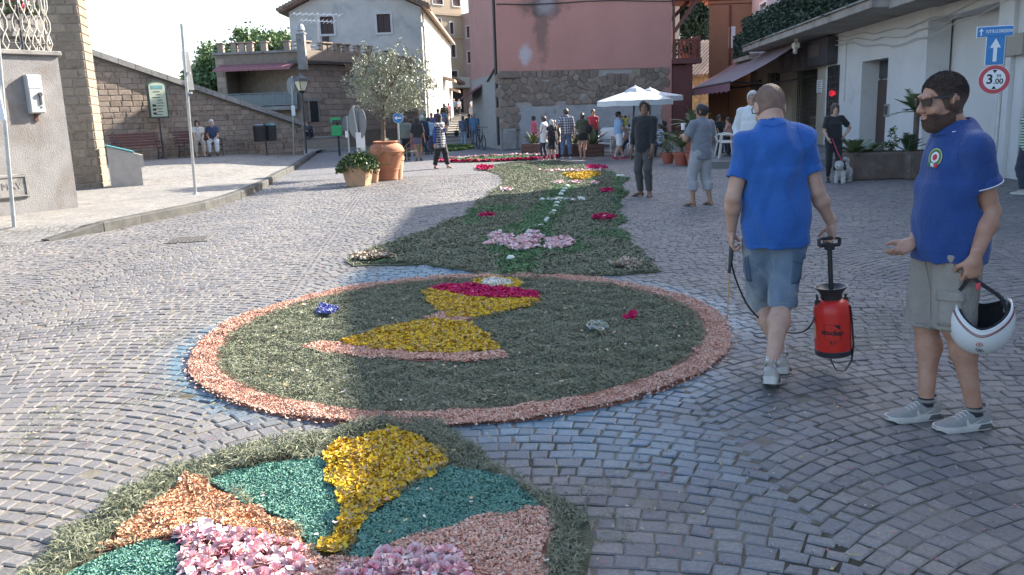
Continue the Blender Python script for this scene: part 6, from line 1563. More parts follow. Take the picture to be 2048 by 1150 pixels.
def pose(h=1.72,female=False,footL=(-.1,0),footR=(.1,0),handL=(-.27,.02,.82),handR=(.27,.02,.82),lean=0.0,sit=None,hyaw=0.0,hpitch=0.0,shw=None,toeL=8,toeR=-8,poleL=(-.5,-1,-.2),poleR=(.5,-1,-.2),hipy=0.0,drop=0.0,heelL=0.0,heelR=0.0,twist=0.0):
 """joints of a figure facing +y, feet on z = 0; hands are given for a 1.75 m figure"""
 s=h/1.75;J={'s':s};hz=(.935 if sit is None else sit/s+.1)-drop;hp=np.array([0,hipy,hz]);le=R(lean)
 up=np.array([0,math.sin(le),math.cos(le)]);hw=.088 if not female else .092;sw=shw or(.185 if not female else .158)
 J['neck']=hp+up*.545;tw=R(twist);rt=np.array([math.cos(tw),math.sin(tw),0])
 J['head']=J['neck']+np.array([0,math.sin(le)+.18*math.sin(le+R(hpitch)),0])*.1+np.array([0,.02,.155])+np.array([0,math.sin(R(hpitch))*.08,-.02*abs(math.sin(R(hpitch)))])
 for sd,sg in(('L',-1),('R',1)):
  J['hip'+sd]=hp+np.array([sg*hw,0,0]);J['sh'+sd]=hp+up*.485+rt*sg*sw
  ft=footL if sd=='L' else footR;z=ft[2]if len(ft)>2 else 0;hl=heelL if sd=='L' else heelR;J['ank'+sd]=np.array([ft[0],ft[1],z+.085+hl]);J['knee'+sd]=ik(J['hip'+sd],J['ank'+sd],.44,.43,(sg*.12,1,.15))
  J['wr'+sd]=np.array(handL if sd=='L' else handR,float);J['el'+sd]=ik(J['sh'+sd],J['wr'+sd],.29,.26,poleL if sd=='L' else poleR)
  a=R(toeL if sd=='L' else toeR);hl_=min(1,hl/.13);v=np.array([math.sin(-a),math.cos(a),0]);J['toe'+sd]=unit(v*math.cos(hl_*.8)+np.array([0,0,-math.sin(hl_*.8)]))
 a=R(hyaw);p=R(hpitch);J['hf']=np.array([-math.sin(a)*math.cos(p),math.cos(a)*math.cos(p),-math.sin(p)])
 for k in list(J):
  if k not in('s','hf','toeL','toeR'):J[k]=np.array(J[k])*s
 return J
def frame_of(J):
 hp=(J['hipL']+J['hipR'])/2;up=unit(J['neck']-hp);rt=unit(J['shR']-J['shL']);rt=unit(rt-up*(rt@up));fw_=np.cross(up,rt);return hp,up,rt,fw_
def torso(f,J,fem,g=0.0,k=.06,belly=0.0,w=1.0):
 s=J['s'];hp,up,rt,fd_=frame_of(J);L=np.linalg.norm(J['neck']-hp);A=np.array([rt,fd_,up]);hr=unit(J['hipR']-J['hipL']);Ah=np.array([hr,np.cross(up,hr),up])
 f.ell(hp+up*.02*s,np.array([.168 if fem else .162,.118,.135])*s*w+g,Ah,k)
 f.ell(hp+up*L*.36+fd_*belly*.5,np.array([.128 if fem else .148,.1+belly*.5,.17])*s*w+g,A,k)
 f.ell(hp+up*L*.68,np.array([.15 if fem else .172,.108 if fem else .122,.19])*s*w+g,A,k)
 if fem:
  for sg in(-1,1):f.ell(hp+up*L*.66+rt*sg*.068*s+fd_*.085*s,np.array([.058,.05,.06])*s+g*.6,A,.03)
 nb=hp+up*L*.93
 for sd in 'LR':f.cone(nb,J['sh'+sd],.058*s+g,.054*s+g,.05)
 f.cone(hp+up*L*.86-fd_*.02*s,J['neck']-fd_*.012*s,.09*s+g,.055*s+g*.75,.06)
def head_axes(J):
 f_=unit(J['hf']);_,up,rt,_=frame_of(J);u=np.array([0,0,1.]);u=unit(u-f_*(u@f_));r=np.cross(f_,u);return r,f_,u
def skull(f,J,g=0.0):
 s=J['s']*1.0;r,fo,u=head_axes(J);c=J['head'];A=np.array([r,fo,u])
 f.ell(c+u*.03*s-fo*.012*s,np.array([.075,.095,.092])*s+g,A,.02);return c,A,r,fo,u,s
def head(f,J,fem=False,detail=True):
 c,A,r,fo,u,s=skull(f,J)
 f.ell(c+fo*.018*s-u*.035*s,np.array([.06,.072,.088])*s,A,.03);f.ell(c+fo*.05*s-u*.092*s,np.array([.034,.03,.024])*s,A,.035)
 for sg in(-1,1):f.cone(c-u*.075*s+r*sg*.045*s-fo*.0*s,c+fo*.055*s-u*.098*s,.022*s,.018*s,.03)
 if detail:
  for sg in(-1,1):
   f.ell(c+r*sg*.032*s+fo*.1*s+u*.012*s,np.array([.02,.014,.012])*s,A,.012,True)
   f.ell(c+r*sg*.031*s+fo*.078*s+u*.008*s,np.array([.0125,.0125,.0125])*s,A,.004)
   f.ell(c+r*sg*.03*s+fo*.083*s+u*.03*s,np.array([.024,.012,.009])*s,A,.012);f.ell(c+r*sg*.042*s+fo*.068*s-u*.03*s,np.array([.022,.02,.022])*s,A,.025)
  f.ell(c+fo*.089*s-u*.057*s,np.array([.024,.012,.006])*s,A,.006);f.ell(c+fo*.087*s-u*.069*s,np.array([.02,.013,.007])*s,A,.006)
 f.cone(c+fo*.086*s+u*.018*s,c+fo*.112*s-u*.028*s,.009*s,.0145*s,.012)
 if detail:
  for sg in(-1,1):f.ell(c+fo*.1*s-u*.033*s+r*sg*.012*s,np.array([.009,.011,.009])*s,A,.008)
 for sg in(-1,1):
  e=c+r*sg*.078*s-fo*.012*s-u*.005*s;Ae=np.array([unit(r*sg-fo*.35),unit(fo+r*sg*.35),u]);f.ell(e,np.array([.012,.023,.036])*s,Ae,.008)
  if detail:f.ell(e+r*sg*.009*s+fo*.003*s,np.array([.006,.011,.018])*s,Ae,.004,True)
 f.cone(J['neck']-fo*.0*s-u*.01*s,c-u*.055*s-fo*.022*s,.058*s if not fem else .047*s,.054*s if not fem else .045*s,.03)
def arms(f,J,fem,k=.02,g=0.0,fat=1.0):
 s=J['s'];q=(.82 if fem else 1.0)*fat
 for sd in 'LR':
  sh,el,wr=J['sh'+sd],J['el'+sd],J['wr'+sd]
  f.cone(sh,el,.056*s*q+g,.043*s*q+g,.03);m=el*.72+wr*.28;f.cone(el,m,.042*s*q+g,.043*s*q+g,.02);f.cone(m,wr,.043*s*q+g,.027*s*q+g,.03)
def legs(f,J,fem,k=.03,g=0.0):
 s=J['s']
 for sd in 'LR':
  hp,kn,an=J['hip'+sd],J['knee'+sd],J['ank'+sd];th=unit(kn-hp);ft=J['toe'+sd];back=-unit(ft*[1,1,0])
  f.cone(hp-th*.02,kn,.09*s+g,.056*s+g,.05);f.ell(kn,np.array([.053,.055,.06])*s+g,None,.04)
  m=kn*.68+an*.32+back*.016*s;f.cone(kn,m,.05*s+g,.058*s+g,.04);f.cone(m,an,.056*s+g,.034*s+g,.04)
def foot(f,J,sd):
 s=J['s'];an=J['ank'+sd];d=J['toe'+sd];dn=unit(np.cross(np.cross(d,[0,0,1.]),d))*-1
 heel=an-d*.04*s+dn*.05*s;ball=an+d*.12*s+dn*.06*s
 f.cone(an,heel,.036*s,.03*s,.02);f.cone(an+dn*.02,ball,.034*s,.026*s,.03);sd_=unit(np.cross(d,[0,0,1.]));m=1 if sd=='R' else-1
 for i,(o,l)in enumerate(((-.03,.075),(-.012,.07),(.004,.064),(.018,.056),(.031,.046))):f.cone(ball+sd_*m*o*s,ball+sd_*m*o*s*1.1+d*l*s+dn*.008*s,.011*s,.009*s,.008)
def hand_vf(wr,d,n,t,curl,s,h,thumb=.7,spread=.0,bend=None):
 """palm, four jointed fingers and a thumb; d along the hand, n out of the palm, t towards the thumb"""
 d,n,t=unit(d),unit(n),unit(t);t=unit(t-d*(t@d));n=np.cross(d,t)if np.cross(d,t)@n>0 else-np.cross(d,t);wr=np.array(wr)
 lo,hi=wr-.21*s,wr+.21*s;f=Field(lo,hi,h);A=np.array([t,d,n])
 f.cone(wr-d*.03*s,wr+d*.02*s,.027*s,.026*s,.02);f.ell(wr+d*.05*s,np.array([.041,.052,.0165])*s,A,.02);f.ell(wr+d*.035*s+t*.022*s+n*.008*s,np.array([.02,.032,.016])*s,A,.015)
 for i,(o,l)in enumerate(((.031,.074),(.0105,.082),(-.0105,.077),(-.030,.060))):
  p=wr+d*(.09-.006*abs(i-1))*s+t*o*s;a=0;v=d+t*o*spread*12;v=unit(v);cu=curl[i]if isinstance(curl,(list,tuple))else curl
  for q,(fr,rr,w)in enumerate(((.45,.0098,.9),(.31,.0088,1.15),(.24,.0078,.75))):
   a+=cu*w*(.55 if q==0 else 1);e=p+(v*math.cos(a)+n*math.sin(a))*l*fr*s;f.cone(p,e,rr*s,(rr-.0006)*s,.003 if q else .006);p=e
 p=wr+d*.03*s+t*.032*s+n*.006*s;v=unit(d*.62+t*.62+n*thumb*.7);e=p+v*.042*s;f.cone(p,e,.014*s,.0115*s,.008);v2=unit(d*.75+t*(.3-thumb*.35)+n*thumb*.8);f.cone(e,e+v2*.034*s,.011*s,.009*s,.003)
 return f.mesh(1)
def shoe_parts(par,an,d,s,m_up,m_sole,name='shoe',L=.285,W=.048,logo=None,m_logo=None,high=.0,side=1,accent=None):
 """lofted trainer: upper with collar, stepped sole"""
 d=unit(d);sd_=unit(np.cross(d,[0,0,1.]));up=np.cross(sd_,d);o=np.array(an)-up*.088*s-d*.075*s
 def P(y,x,z):return Vector(o+d*y*s+sd_*x*s+up*z*s)
 st=[(0.0,.55,.086),(.02,.78,.102),(.055,.84,.104),(.095,.86,.098),(.13,.95,.088),(.17,1.02,.068),(.21,1.04,.052),(.245,.93,.044),(.27,.7,.036),(.285,.35,.027)]
 mb=MB();n=11;vs=[]
 for y,w,hh in st:
  for k in range(n):
   a=math.pi*k/(n-1);x=-math.cos(a)*W*w*(1 if math.sin(a)<.8 else .9);z=.02+(hh-.02)*math.sin(a)**.62;vs.append(P(y*L/.285,x,z))
 fs=[(i*n+k,(i+1)*n+k,(i+1)*n+k+1,i*n+k+1)for i in range(len(st)-1)for k in range(n-1)];fs+=[tuple(range(n)),tuple(range((len(st)-1)*n+n-1,(len(st)-1)*n-1,-1))]
 up_o=mb.add(vs,fs).build(name,m_up,par,True,True)
 mb=MB();ol=[]
 for y,w,_ in st:ol.append((y,W*(w+.1)))
 pts=[(y,x)for y,x in ol]+[(y,-x)for y,x in reversed(ol)];pts=[(-.006,.02)]+pts+[(-.006,-.02)]
 zt=lambda y:.030+.012*max(0,1-y/.12);m=len(pts)
 vs=[P(y*L/.285,x*.96,.0+(.012 if y>.255 else 0))for y,x in pts]+[P(y*L/.285,x*1.02,.016)for y,x in pts]+[P(y*L/.285,x,zt(y))for y,x in pts]
 mb.add(vs,[tuple(range(m-1,-1,-1)),tuple(range(2*m,3*m))]+[(j*m+i,j*m+(i+1)%m,(j+1)*m+(i+1)%m,(j+1)*m+i)for j in(0,1)for i in range(m)]);mb.build('sole',m_sole,up_o,False,True)
 if accent is not None:
  for sg in(-1,1):MB().prism([P(-.002,sg*W*.93,.012),P(.085,sg*W*1.0,.010),P(.07,sg*W*1.0,.034),P(.02,sg*W*.9,.036)],tuple(sd_*sg*.0045)).build('air_window',accent,up_o,False,True)
 if logo is not None:
  for sg in(-1,1):
   sw=[(.085,.074),(.088,.05),(.10,.040),(.125,.044),(.19,.058),(.13,.036),(.1,.030),(.082,.036),(.076,.05)]if False else[(.14,.066),(.134,.046),(.122,.040),(.1,.045),(.045,.066),(.1,.034),(.128,.028),(.146,.036),(.15,.05)]
   vs=[]
   for y,z in sw:
    w=np.interp(y,[q[0]for q in st],[q[1]for q in st]);hh=np.interp(y,[q[0]for q in st],[q[2]for q in st]);sa=min(1,max(0,(z-.02)/(hh-.02)))**(1/.62);x=math.sqrt(max(0,1-sa*sa))*W*w
    vs.append(P(y,sg*(x+.0022),z))
   MB().add(vs,[tuple(range(9))]).build('logo',m_logo,up_o,False,True)
 if high is not None:
  mb=MB();n2=14;vs=[]
  for r_,z in((.041,.094),(.046,.108),(.036,.108),(.033,.09)):vs+=[P(.07+r_*1.25*math.sin(2*math.pi*k/n2),r_*math.cos(2*math.pi*k/n2),z+(.02 if math.sin(2*math.pi*k/n2)<-.7 else 0))for k in range(n2)]
  mb.add(vs,[(i*n2+k,i*n2+(k+1)%n2,(i+1)*n2+(k+1)%n2,(i+1)*n2+k)for i in range(3)for k in range(n2)]).build('collar',m_up,up_o,True,True)
 for k in range(5):MB().tube([P(.122+k*.018,-.026,.084-k*.0085),P(.122+k*.018,0,.093-k*.0095),P(.122+k*.018,.026,.084-k*.0085)],.0032*s,5).build('lace',m_sole,up_o,True,True)
 return up_o
SKINS={}
def skin_mat(nm,c):
 r,g,b=c;return mat('skin_'+nm,c,(r*.86,g*.78,b*.74),16,.52,.12,260,stain=(min(1,r*1.05),g*.8,b*.74),sscale=9,spos=(.55,.8),spec=.4)
def cloth(nm,c,var=.82,rough=.88,bump=.35,**kw):return mat('cloth_'+nm,c,tuple(x*var for x in c),7,rough,bump,42,sheen=.2,**kw)
def pattern_mat(nm,kind,c1,c2,p):
 if 'cloth_'+nm in MATS:return MATS['cloth_'+nm]
 def ex(t,out,vec,b):
  tc_=nd(t,'ShaderNodeTexCoord');sp=nd(t,'ShaderNodeSeparateXYZ');t.links.new(tc_.outputs['Object'],sp.inputs[0])
  def sq(sock,per,duty=.5):
   m1=nd(t,'ShaderNodeMath',operation='DIVIDE');t.links.new(sock,m1.inputs[0]);m1.inputs[1].default_value=per;m2=nd(t,'ShaderNodeMath',operation='FRACT');t.links.new(m1.outputs[0],m2.inputs[0])
   m3=nd(t,'ShaderNodeMath',operation='LESS_THAN');t.links.new(m2.outputs[0],m3.inputs[0]);m3.inputs[1].default_value=duty;return m3.outputs[0]
  if kind=='stripe':return mix(t,c1,c2,sq(sp.outputs[2],p))
  if kind=='flower':
   n=nd(t,'ShaderNodeTexVoronoi');n.inputs['Scale'].default_value=1/p;t.links.new(tc_.outputs['Object'],n.inputs['Vector']);r=ramp(t,[(1,1,1),(0,0,0)],[.18,.26]);t.links.new(n.outputs['Distance'],r.inputs[0]);return mix(t,c1,c2,r.outputs[0])
  ad=nd(t,'ShaderNodeMath',operation='ADD');t.links.new(sp.outputs[0],ad.inputs[0]);ml=nd(t,'ShaderNodeMath',operation='MULTIPLY');t.links.new(sp.outputs[1],ml.inputs[0]);ml.inputs[1].default_value=.6;t.links.new(ml.outputs[0],ad.inputs[1])
  a,bq=sq(ad.outputs[0],p),sq(sp.outputs[2],p);s_=nd(t,'ShaderNodeMath',operation='ADD');t.links.new(a,s_.inputs[0]);t.links.new(bq,s_.inputs[1]);h_=nd(t,'ShaderNodeMath',operation='DIVIDE');t.links.new(s_.outputs[0],h_.inputs[0]);h_.inputs[1].default_value=2
  return mix(t,c1,c2,h_.outputs[0])
 return mat('cloth_'+nm,c1,None,5,.9,.2,60,extra=ex)
def bounds(J,pad=.16):
 P=np.array([J[k]for k in J if k not in('s','hf','toeL','toeR')]);lo,hi=P.min(0)-pad,P.max(0)+pad;lo[2]=min(lo[2],-.03);return lo,hi
def strands(V,F,n,ln,cen,lay=.55,wd=.0009,seed=1):
 r=np.random.default_rng(seed);A,B,C_=V[F[:,0]],V[F[:,1]],V[F[:,2]];D_=V[F[:,3]];nn=np.cross(C_-A,D_-B);ar=np.linalg.norm(nn,axis=1)+1e-12;i=r.choice(len(F),n,p=ar/ar.sum())
 a,b=r.random((n,1)),r.random((n,1));P=(A[i]*(1-a)+B[i]*a)*(1-b)+(D_[i]*(1-a)+C_[i]*a)*b;N=nn[i]/ar[i][:,None];N[((P-cen)*N).sum(1)<0]*=-1
 if callable(ln):kp=r.random(n)<.14+.86*sstep((P[:,2]-cen[2]+.02)/.08);P,N=P[kp],N[kp];n=len(P)
 d=N+r.normal(0,.35,(n,3))+np.array([0,0,-lay]);d/=np.linalg.norm(d,axis=1,keepdims=True);L=(ln(P)if callable(ln)else ln)*r.uniform(.6,1.3,n);s_=np.cross(d,r.normal(size=(n,3)));s_/=np.linalg.norm(s_,axis=1,keepdims=True)
 e=P+d*L[:,None]-N*(L*.25)[:,None];Q=np.stack([P-s_*wd,P+s_*wd,e+s_*wd*.4,e-s_*wd*.4],1).reshape(-1,3);return Q,np.arange(4*n).reshape(n,4)
def figure(label,base,rz,J,skin,top,bottom,hair,shoes,female=False,h=.02,group=None,belly=0.0,hands=None,face=False,noise_=.006,parts_mode=0,eyes=True,fat=1.0,hh=None,sleeves=None,headh=None):
 t=thing('person',label,'person',base,rz,group);s=J['s'];lo,hi=bounds(J);hp,up,rt,fo=frame_of(J);L=np.linalg.norm(J['neck']-hp)
 ORG[t.name]=Vector((0,0,0))
 f=Field(lo,hi,h);torso(f,J,female,0,belly=belly);arms(f,J,female,fat=fat);legs(f,J,female)
 bare=shoes['kind']in('sandal','bare')
 if bare:
  for sd in 'LR':foot(f,J,sd)
 vf=[]
 if face:f.cone(J['neck']-up*.02,J['head']-up*.05*s,.055*s,.05*s,.03)
 else:head(f,J,female,False)
 vf.append(f.mesh(1))
 if face:
  c=J['head'];fh=Field(c-.17*s,c+.17*s,headh or .0042);head(fh,J,female,True);vf.append(fh.mesh(1))
 for sd in 'LR':
  wr,el=J['wr'+sd],J['el'+sd];d=unit(wr-el);q=(hands or{}).get(sd,{})
  d=unit(q.get('d',d));n=q.get('n',rt*(1 if sd=='L' else-1));tq=q.get('t',fo)
  vf.append(hand_vf(wr,d,n,tq,q.get('curl',.28),s*(.9 if female else 1),hh or max(.0032,h*.42),q.get('thumb',.35)))
 V,F=join_vf(vf);body=link('body',np_mesh('body',V,F),skin,t,True)
 if bottom:
  bm=bottom['mat'];g=bottom.get('loose',.018);kd=bottom['kind'];fb=Field(lo,hi,bottom.get('h',h))
  if kd in('trousers','shorts'):
   ln=bottom.get('len',1.0 if kd=='trousers' else .5)
   f_=fb;Ah=np.array([unit(J['hipR']-J['hipL']),np.cross(up,unit(J['hipR']-J['hipL'])),up]);f_.ell(hp+up*.01*s,np.array([.162,.122,.135])*s+min(g,.012),Ah,.05);f_.ell(hp+up*.1*s+fo*belly*.4,np.array([.148 if not female else .132,.106+belly*.4,.12])*s+.006,Ah,.03);f_.half(hp+up*min(.09,(top or{}).get('hem',.05)+.05)*s,up)
   for sd in 'LR':
    a,kn,an=J['hip'+sd],J['knee'+sd],J['ank'+sd];back=-unit(J['toe'+sd]*[1,1,0])
    if ln<=.55:
     e=a+(kn-a)*(ln/.5);f_.cone(a,e,.095*s+g,.066*s+g+bottom.get('flare',.01),.04,None,(-.3,1.0))
     f_.half(hp+up*min(.09,(top or{}).get('hem',.05)+.05)*s,up)
     if bottom.get('hollow'):f_.cone(a+(e-a)*.9,e+(e-a)*.1,.06*s+g,.052*s+g+bottom.get('flare',.01),.004,None,None,True)
    else:
     q=(ln-.5)/.5;e=kn+(an-kn)*q;f_.cone(a,kn,.095*s+g,.062*s+g,.05);m=kn*.68+an*.32+back*.012*s;ra=.06*s+g*.9;rb=bottom.get('cuff',.048)*s+g
     if q>.35:f_.cone(kn,m,.06*s+g,ra,.04);f_.cone(m,e,ra,rb,.04,None,(-.3,1.0))
     else:f_.cone(kn,e,.06*s+g,ra,.04,None,(-.3,1.0))
  else:
   e=hp-up*bottom.get('len',.4)*s;fb.ell(hp+up*.02*s,np.array([.175,.125,.135])*s+g,None,.05);fb.cone(hp+up*.1*s,e,.135*s+g,bottom.get('hem',.2)*s,.05,(fo,.8),(-.2,1.0))
  V,F=fb.mesh(2,noise_*bottom.get('wr',1.0),32,3,(1,1,.6));bo=link(kd,np_mesh(kd,V,F),bm,t,True)
 if top:
  g=top.get('loose',.014);ft=Field(lo,hi,top.get('h',h));torso(ft,J,female,g,belly=belly)
  hem=top.get('hem',-.02);e=hp+up*hem*s
  Rr=(.158 if not female else .145)*s+g*1.3;ft.cone(hp+up*L*.45+fo*belly*.35,e+fo*belly*.3,Rr,Rr*top.get('flare',1.06),.06,(fo,.76+belly),(-.1,1.0));ft.half(e,-up)
  if not top.get('sleeveless'):
   sv=top.get('sleeve',.55);lg=top.get('sleeve_loose',.012)+g
   for sd in 'LR':
    sh,el,wr=J['sh'+sd],J['el'+sd],J['wr'+sd]
    if sv<=1:ft.cone(sh,sh+(el-sh)*sv,.056*s+g,.05*s*fat*(.88 if female else 1)+lg,.03,None,(-.5,1.0))
    else:
     ft.cone(sh,el,.056*s+g,.046*s+g,.03);ee=el+(wr-el)*(sv-1);ft.cone(el,ee,.046*s+g,(.046-.016*(sv-1))*s+g*.9,.03,None,(-.5,1.0))
    if sv<=1 and top.get('hollow'):q_=sh+(el-sh)*sv;ft.cone(q_-unit(el-sh)*.02,q_+unit(el-sh)*.05,.05*s*fat+lg-.011,.05*s*fat+lg-.009,.003,None,None,True)
  fr2=top.get('neck',.066);c_=J['neck']+up*.035*s+fo*.012*s;ft.ell(c_,np.array([fr2,fr2*1.05,.05])*s,np.array([rt,fo,up]),.008,True)
  if top.get('vneck'):ft.ell(J['neck']+fo*.11*s-up*.02*s,np.array([top['vneck'],.09,top['vneck']*1.1])*s,np.array([rt,fo,up]),.01,True)
  V,F=ft.mesh(2,noise_*top.get('wr',1.0),top.get('nf',30),7,top.get('stretch',(1,1,1)));nm=top.get('name','shirt');to=link(nm,np_mesh(nm,V,F),top['mat'],t,True)
  if top.get('collar'):
   mb=MB();rg=[]
   for z,r_ in((.0,fr2+.012),(.03,fr2+.004),(.034,fr2+.0),(.002,fr2+.026)):pass
   n=20;vs=[]
   for z,r_ in((-.03,fr2+.012),(.04,fr2+.002),(.046,fr2+.006),(-.008,fr2+.034)):
    for k in range(n):
     a=2*math.pi*k/n;fr_a=math.cos(a);vs.append(Vector(c_+rt*math.sin(a)*r_*s+fo*fr_a*r_*1.05*s+up*((z-.022)-.018*max(0,fr_a))*s))
   mb.add(vs,[(i*n+k,i*n+(k+1)%n,(i+1)*n+(k+1)%n,(i+1)*n+k)for i in range(3)for k in range(n)]).build('collar',top['mat'],to,True,True)
   if top.get('trim'):
    MB().tube([Vector(c_+rt*math.sin(a)*(fr2+.0345)*s+fo*math.cos(a)*(fr2+.0345)*1.05*s+up*(-.026-.018*max(0,math.cos(a))+.004)*s)for a in np.linspace(1.1,5.2,18)],.0022,5).build('trim',top['trim'],to,True,True)
  if top.get('trim'):
   for sd in 'LR':
    sh,el=J['sh'+sd],J['el'+sd];d=unit(el-sh);q_=sh+(el-sh)*top.get('sleeve',.55)-d*.014;a1=unit(np.cross(d,[0,.3,1]));a2=np.cross(d,a1);r_=.05*s*fat+top.get('sleeve_loose',.012)+g+.0015
    MB().tube([Vector(q_+(a1*math.cos(a)+a2*math.sin(a))*r_)for a in np.linspace(0,2*math.pi,25)],.003,5,False).build('trim',top['trim'],to,True,True)
 if sleeves:
  fs_=Field(lo,hi,h);arms(fs_,J,female,g=.012);V,F=fs_.mesh(1);link('sleeve',np_mesh('sleeve',V,F),sleeves,t,True)
 if hair and hair['style']!='bald':
  hm=hair['mat'];st=hair['style'];c=J['head'];hhh=(headh or .0042)if face else max(.008,h*.6);pad=.17*s;lo2,hi2=c-pad,c+pad
  if st in('long','hijab'):lo2=lo2-np.array([.06,.06,.38])*s
  fh=Field(lo2,hi2,hhh);g=hair.get('g',{'buzz':.0035,'short':.011,'bob':.02,'long':.018,'bun':.012,'cap':.012,'hijab':.02}[st])*s;cc,A,r,fw2,u,_=skull(fh,J,g)
  if st in('short','buzz'):head(fh,J,female,False);fh.F-=g
  if st in('bob','long','bun'):fh.ell(cc-fw2*.03*s-u*.03*s,np.array([.075,.07,.085])*s+g*.6,A,.02)
  if st=='bob':fh.ell(cc-fw2*.015*s-u*.06*s,np.array([.092,.075,.085])*s,A,.03)
  if st=='long':
   fh.ell(cc-fw2*.02*s-u*.06*s,np.array([.09,.075,.09])*s,A,.03);fh.cone(cc-fw2*.05*s-u*.05*s,cc-fw2*.085*s-np.array([0,0,1])*hair.get('len',.3)*s,.085*s,.055*s,.04,(fw2,.45))
  if st=='bun':fh.ell(cc-fw2*.1*s+u*.03*s,np.array([.04,.035,.04])*s,A,.01)
  if st=='hijab':fh.ell(cc-u*.1*s,np.array([.082,.085,.09])*s,A,.04);fh.cone(cc-u*.16*s,J['neck']-up*.12*s+fo*.04*s,.1*s,.15*s,.05,(fo,.75));fh.cone(cc-fw2*.06*s-u*.1*s,J['neck']-up*.2*s-fo*.1*s,.09*s,.07*s,.05)
  lowf=hair.get('line',.055)
  fh.ell(cc+fw2*.115*s-u*(.066 if st in('short','buzz','cap')else .045)*s,np.array([.125 if st in('short','buzz')else .058,.1,.152 if st in('short','buzz')else .1])*s,A,.006,True)
  if st in('short','buzz','cap'):fh.ell(cc+fw2*.05*s-u*.11*s,np.array([.14,.085,.085])*s,A,.006,True);[fh.ell(cc+r*sg*.09*s-fw2*.01*s-u*.006*s,np.array([.03,.028,.042])*s,A,.004,True)for sg in(-1,1)];fh.half(cc-u*hair.get('nape',.068 if st!='cap' else-.005)*s-fw2*.06*s,unit(-u-fw2*.05))
  V,F=fh.mesh(1,hair.get('rough',.003 if st not in('hijab','cap','buzz')else .001),45,9)
  if hair.get('strands'):ho=link('strands',np_mesh('strands',*strands(V,F,hair['strands'],lambda P:hair.get('l0',.004)+hair.get('l1',0)*sstep(((P-cc)@u/s+.01)/.07),cc)),hair.get('smat',hm),t)
  ho=link('headscarf' if st=='hijab' else('cap' if st=='cap' else 'hair'),np_mesh('hair',V,F),hm,t,True)
  if st=='cap':MB().prism([Vector(cc+fw2*y*s+r*x*s+u*.045*s)for x,y in((-.07,.06),(-.055,.13),(0,.155),(.055,.13),(.07,.06))],tuple(u*.01)).build('visor',hm,ho,False,True)
  if hair.get('beard'):
   fbd=Field(c-pad,c+pad,hhh);head(fbd,J,female,True);fbd.F-=.0032*s;fbd.ell(cc+fw2*.055*s-u*.105*s,np.array([.036,.034,.03])*s,A,.02);fbd.half(cc-u*.018*s+fw2*.02*s,unit(u*1+fw2*.45));fbd.half(cc-u*.03*s-fw2*.022*s,unit(-fw2-u*.1));fbd.half(cc-u*.14*s,-u);fbd.ell(cc+fw2*.1*s-u*.062*s,np.array([.025,.03,.0105])*s,A,.004,True);fbd.ell(cc+fw2*.09*s-u*.02*s,np.array([.04,.04,.024])*s,A,.006,True);[fbd.ell(cc+r*sg*.062*s+fw2*.042*s-u*.03*s,np.array([.035,.042,.026])*s,A,.008,True)for sg in(-1,1)]
   V,F=fbd.mesh(1,.002,60,2)
   if len(V):
    link('beard',np_mesh('beard',V,F),hair['beard'],t,True)
    if hair.get('strands'):link('beard_strands',np_mesh('strands',*strands(V,F,9000,.006,cc,.9,.0009,4)),hair['beard'],t)
 if eyes:
  r,f2,u=head_axes(J);c=J['head']
  for sg in(-1,1):
   mb=MB();p=Vector(c+r*sg*.031*s+f2*.0865*s+u*.008*s);mb.ball(p,(.0065*s,)*3,8,6);mb.build('eye',m_dark,t,True,True)
   if hair and hair['style']!='bald':mb=MB();mb.tube([Vector(c+r*sg*(.014+.012*k)*s+f2*(.094-.004*k-.0022*k*k)*s+u*(.03+.004*math.sin(k*1.2))*s)for k in range(4)],.0038*s,5);mb.build('eyebrow',hair.get('brow',hair['mat']),t,True,True)
 for sd in 'LR':
  an,d=J['ank'+sd],J['toe'+sd]
  if shoes['kind']=='trainer':shoe_parts(t,an,d,s*(.93 if female else 1),shoes['mat'],shoes.get('sole',m_white),'shoe',logo=shoes.get('logo'),m_logo=shoes.get('m_logo'),accent=shoes.get('accent'))
  elif shoes['kind']=='sandal':
   dn=unit(np.cross(np.cross(d,[0,0,1.]),d))*-1;sd_=unit(np.cross(d,[0,0,1.]));o=an+dn*.083*s;mb=MB()
   mb.prism([Vector(o+d*y*s+sd_*x*s)for y,x in((-.075,-.025),(-.04,-.036),(.05,-.034),(.13,-.045),(.19,-.03),(.205,0),(.19,.03),(.13,.045),(.05,.034),(-.04,.036),(-.075,.025))],tuple(dn*.018*s));so=mb.build('sandal',shoes['mat'],t,False,True)
   for y,hh_ in((.1,.035),(.06,.05)):MB().tube([Vector(o+d*y*s+sd_*math.cos(a)*.044*s-dn*(.0+math.sin(a)*(hh_+.012))*s)for a in np.linspace(0,math.pi,9)],.008*s,5).build('strap',shoes['mat'],so,True,True)
  if shoes.get('sock'):MB().tube([Vector(an+(J['knee'+sd]-an)*shoes.get('sock_h',.13)),Vector(an+(J['knee'+sd]-an)*.06),Vector(an-np.array([0,0,.02]))],[.0405*s,.038*s,.042*s],12).build('sock',shoes['sock'],t,True,True)
 return t
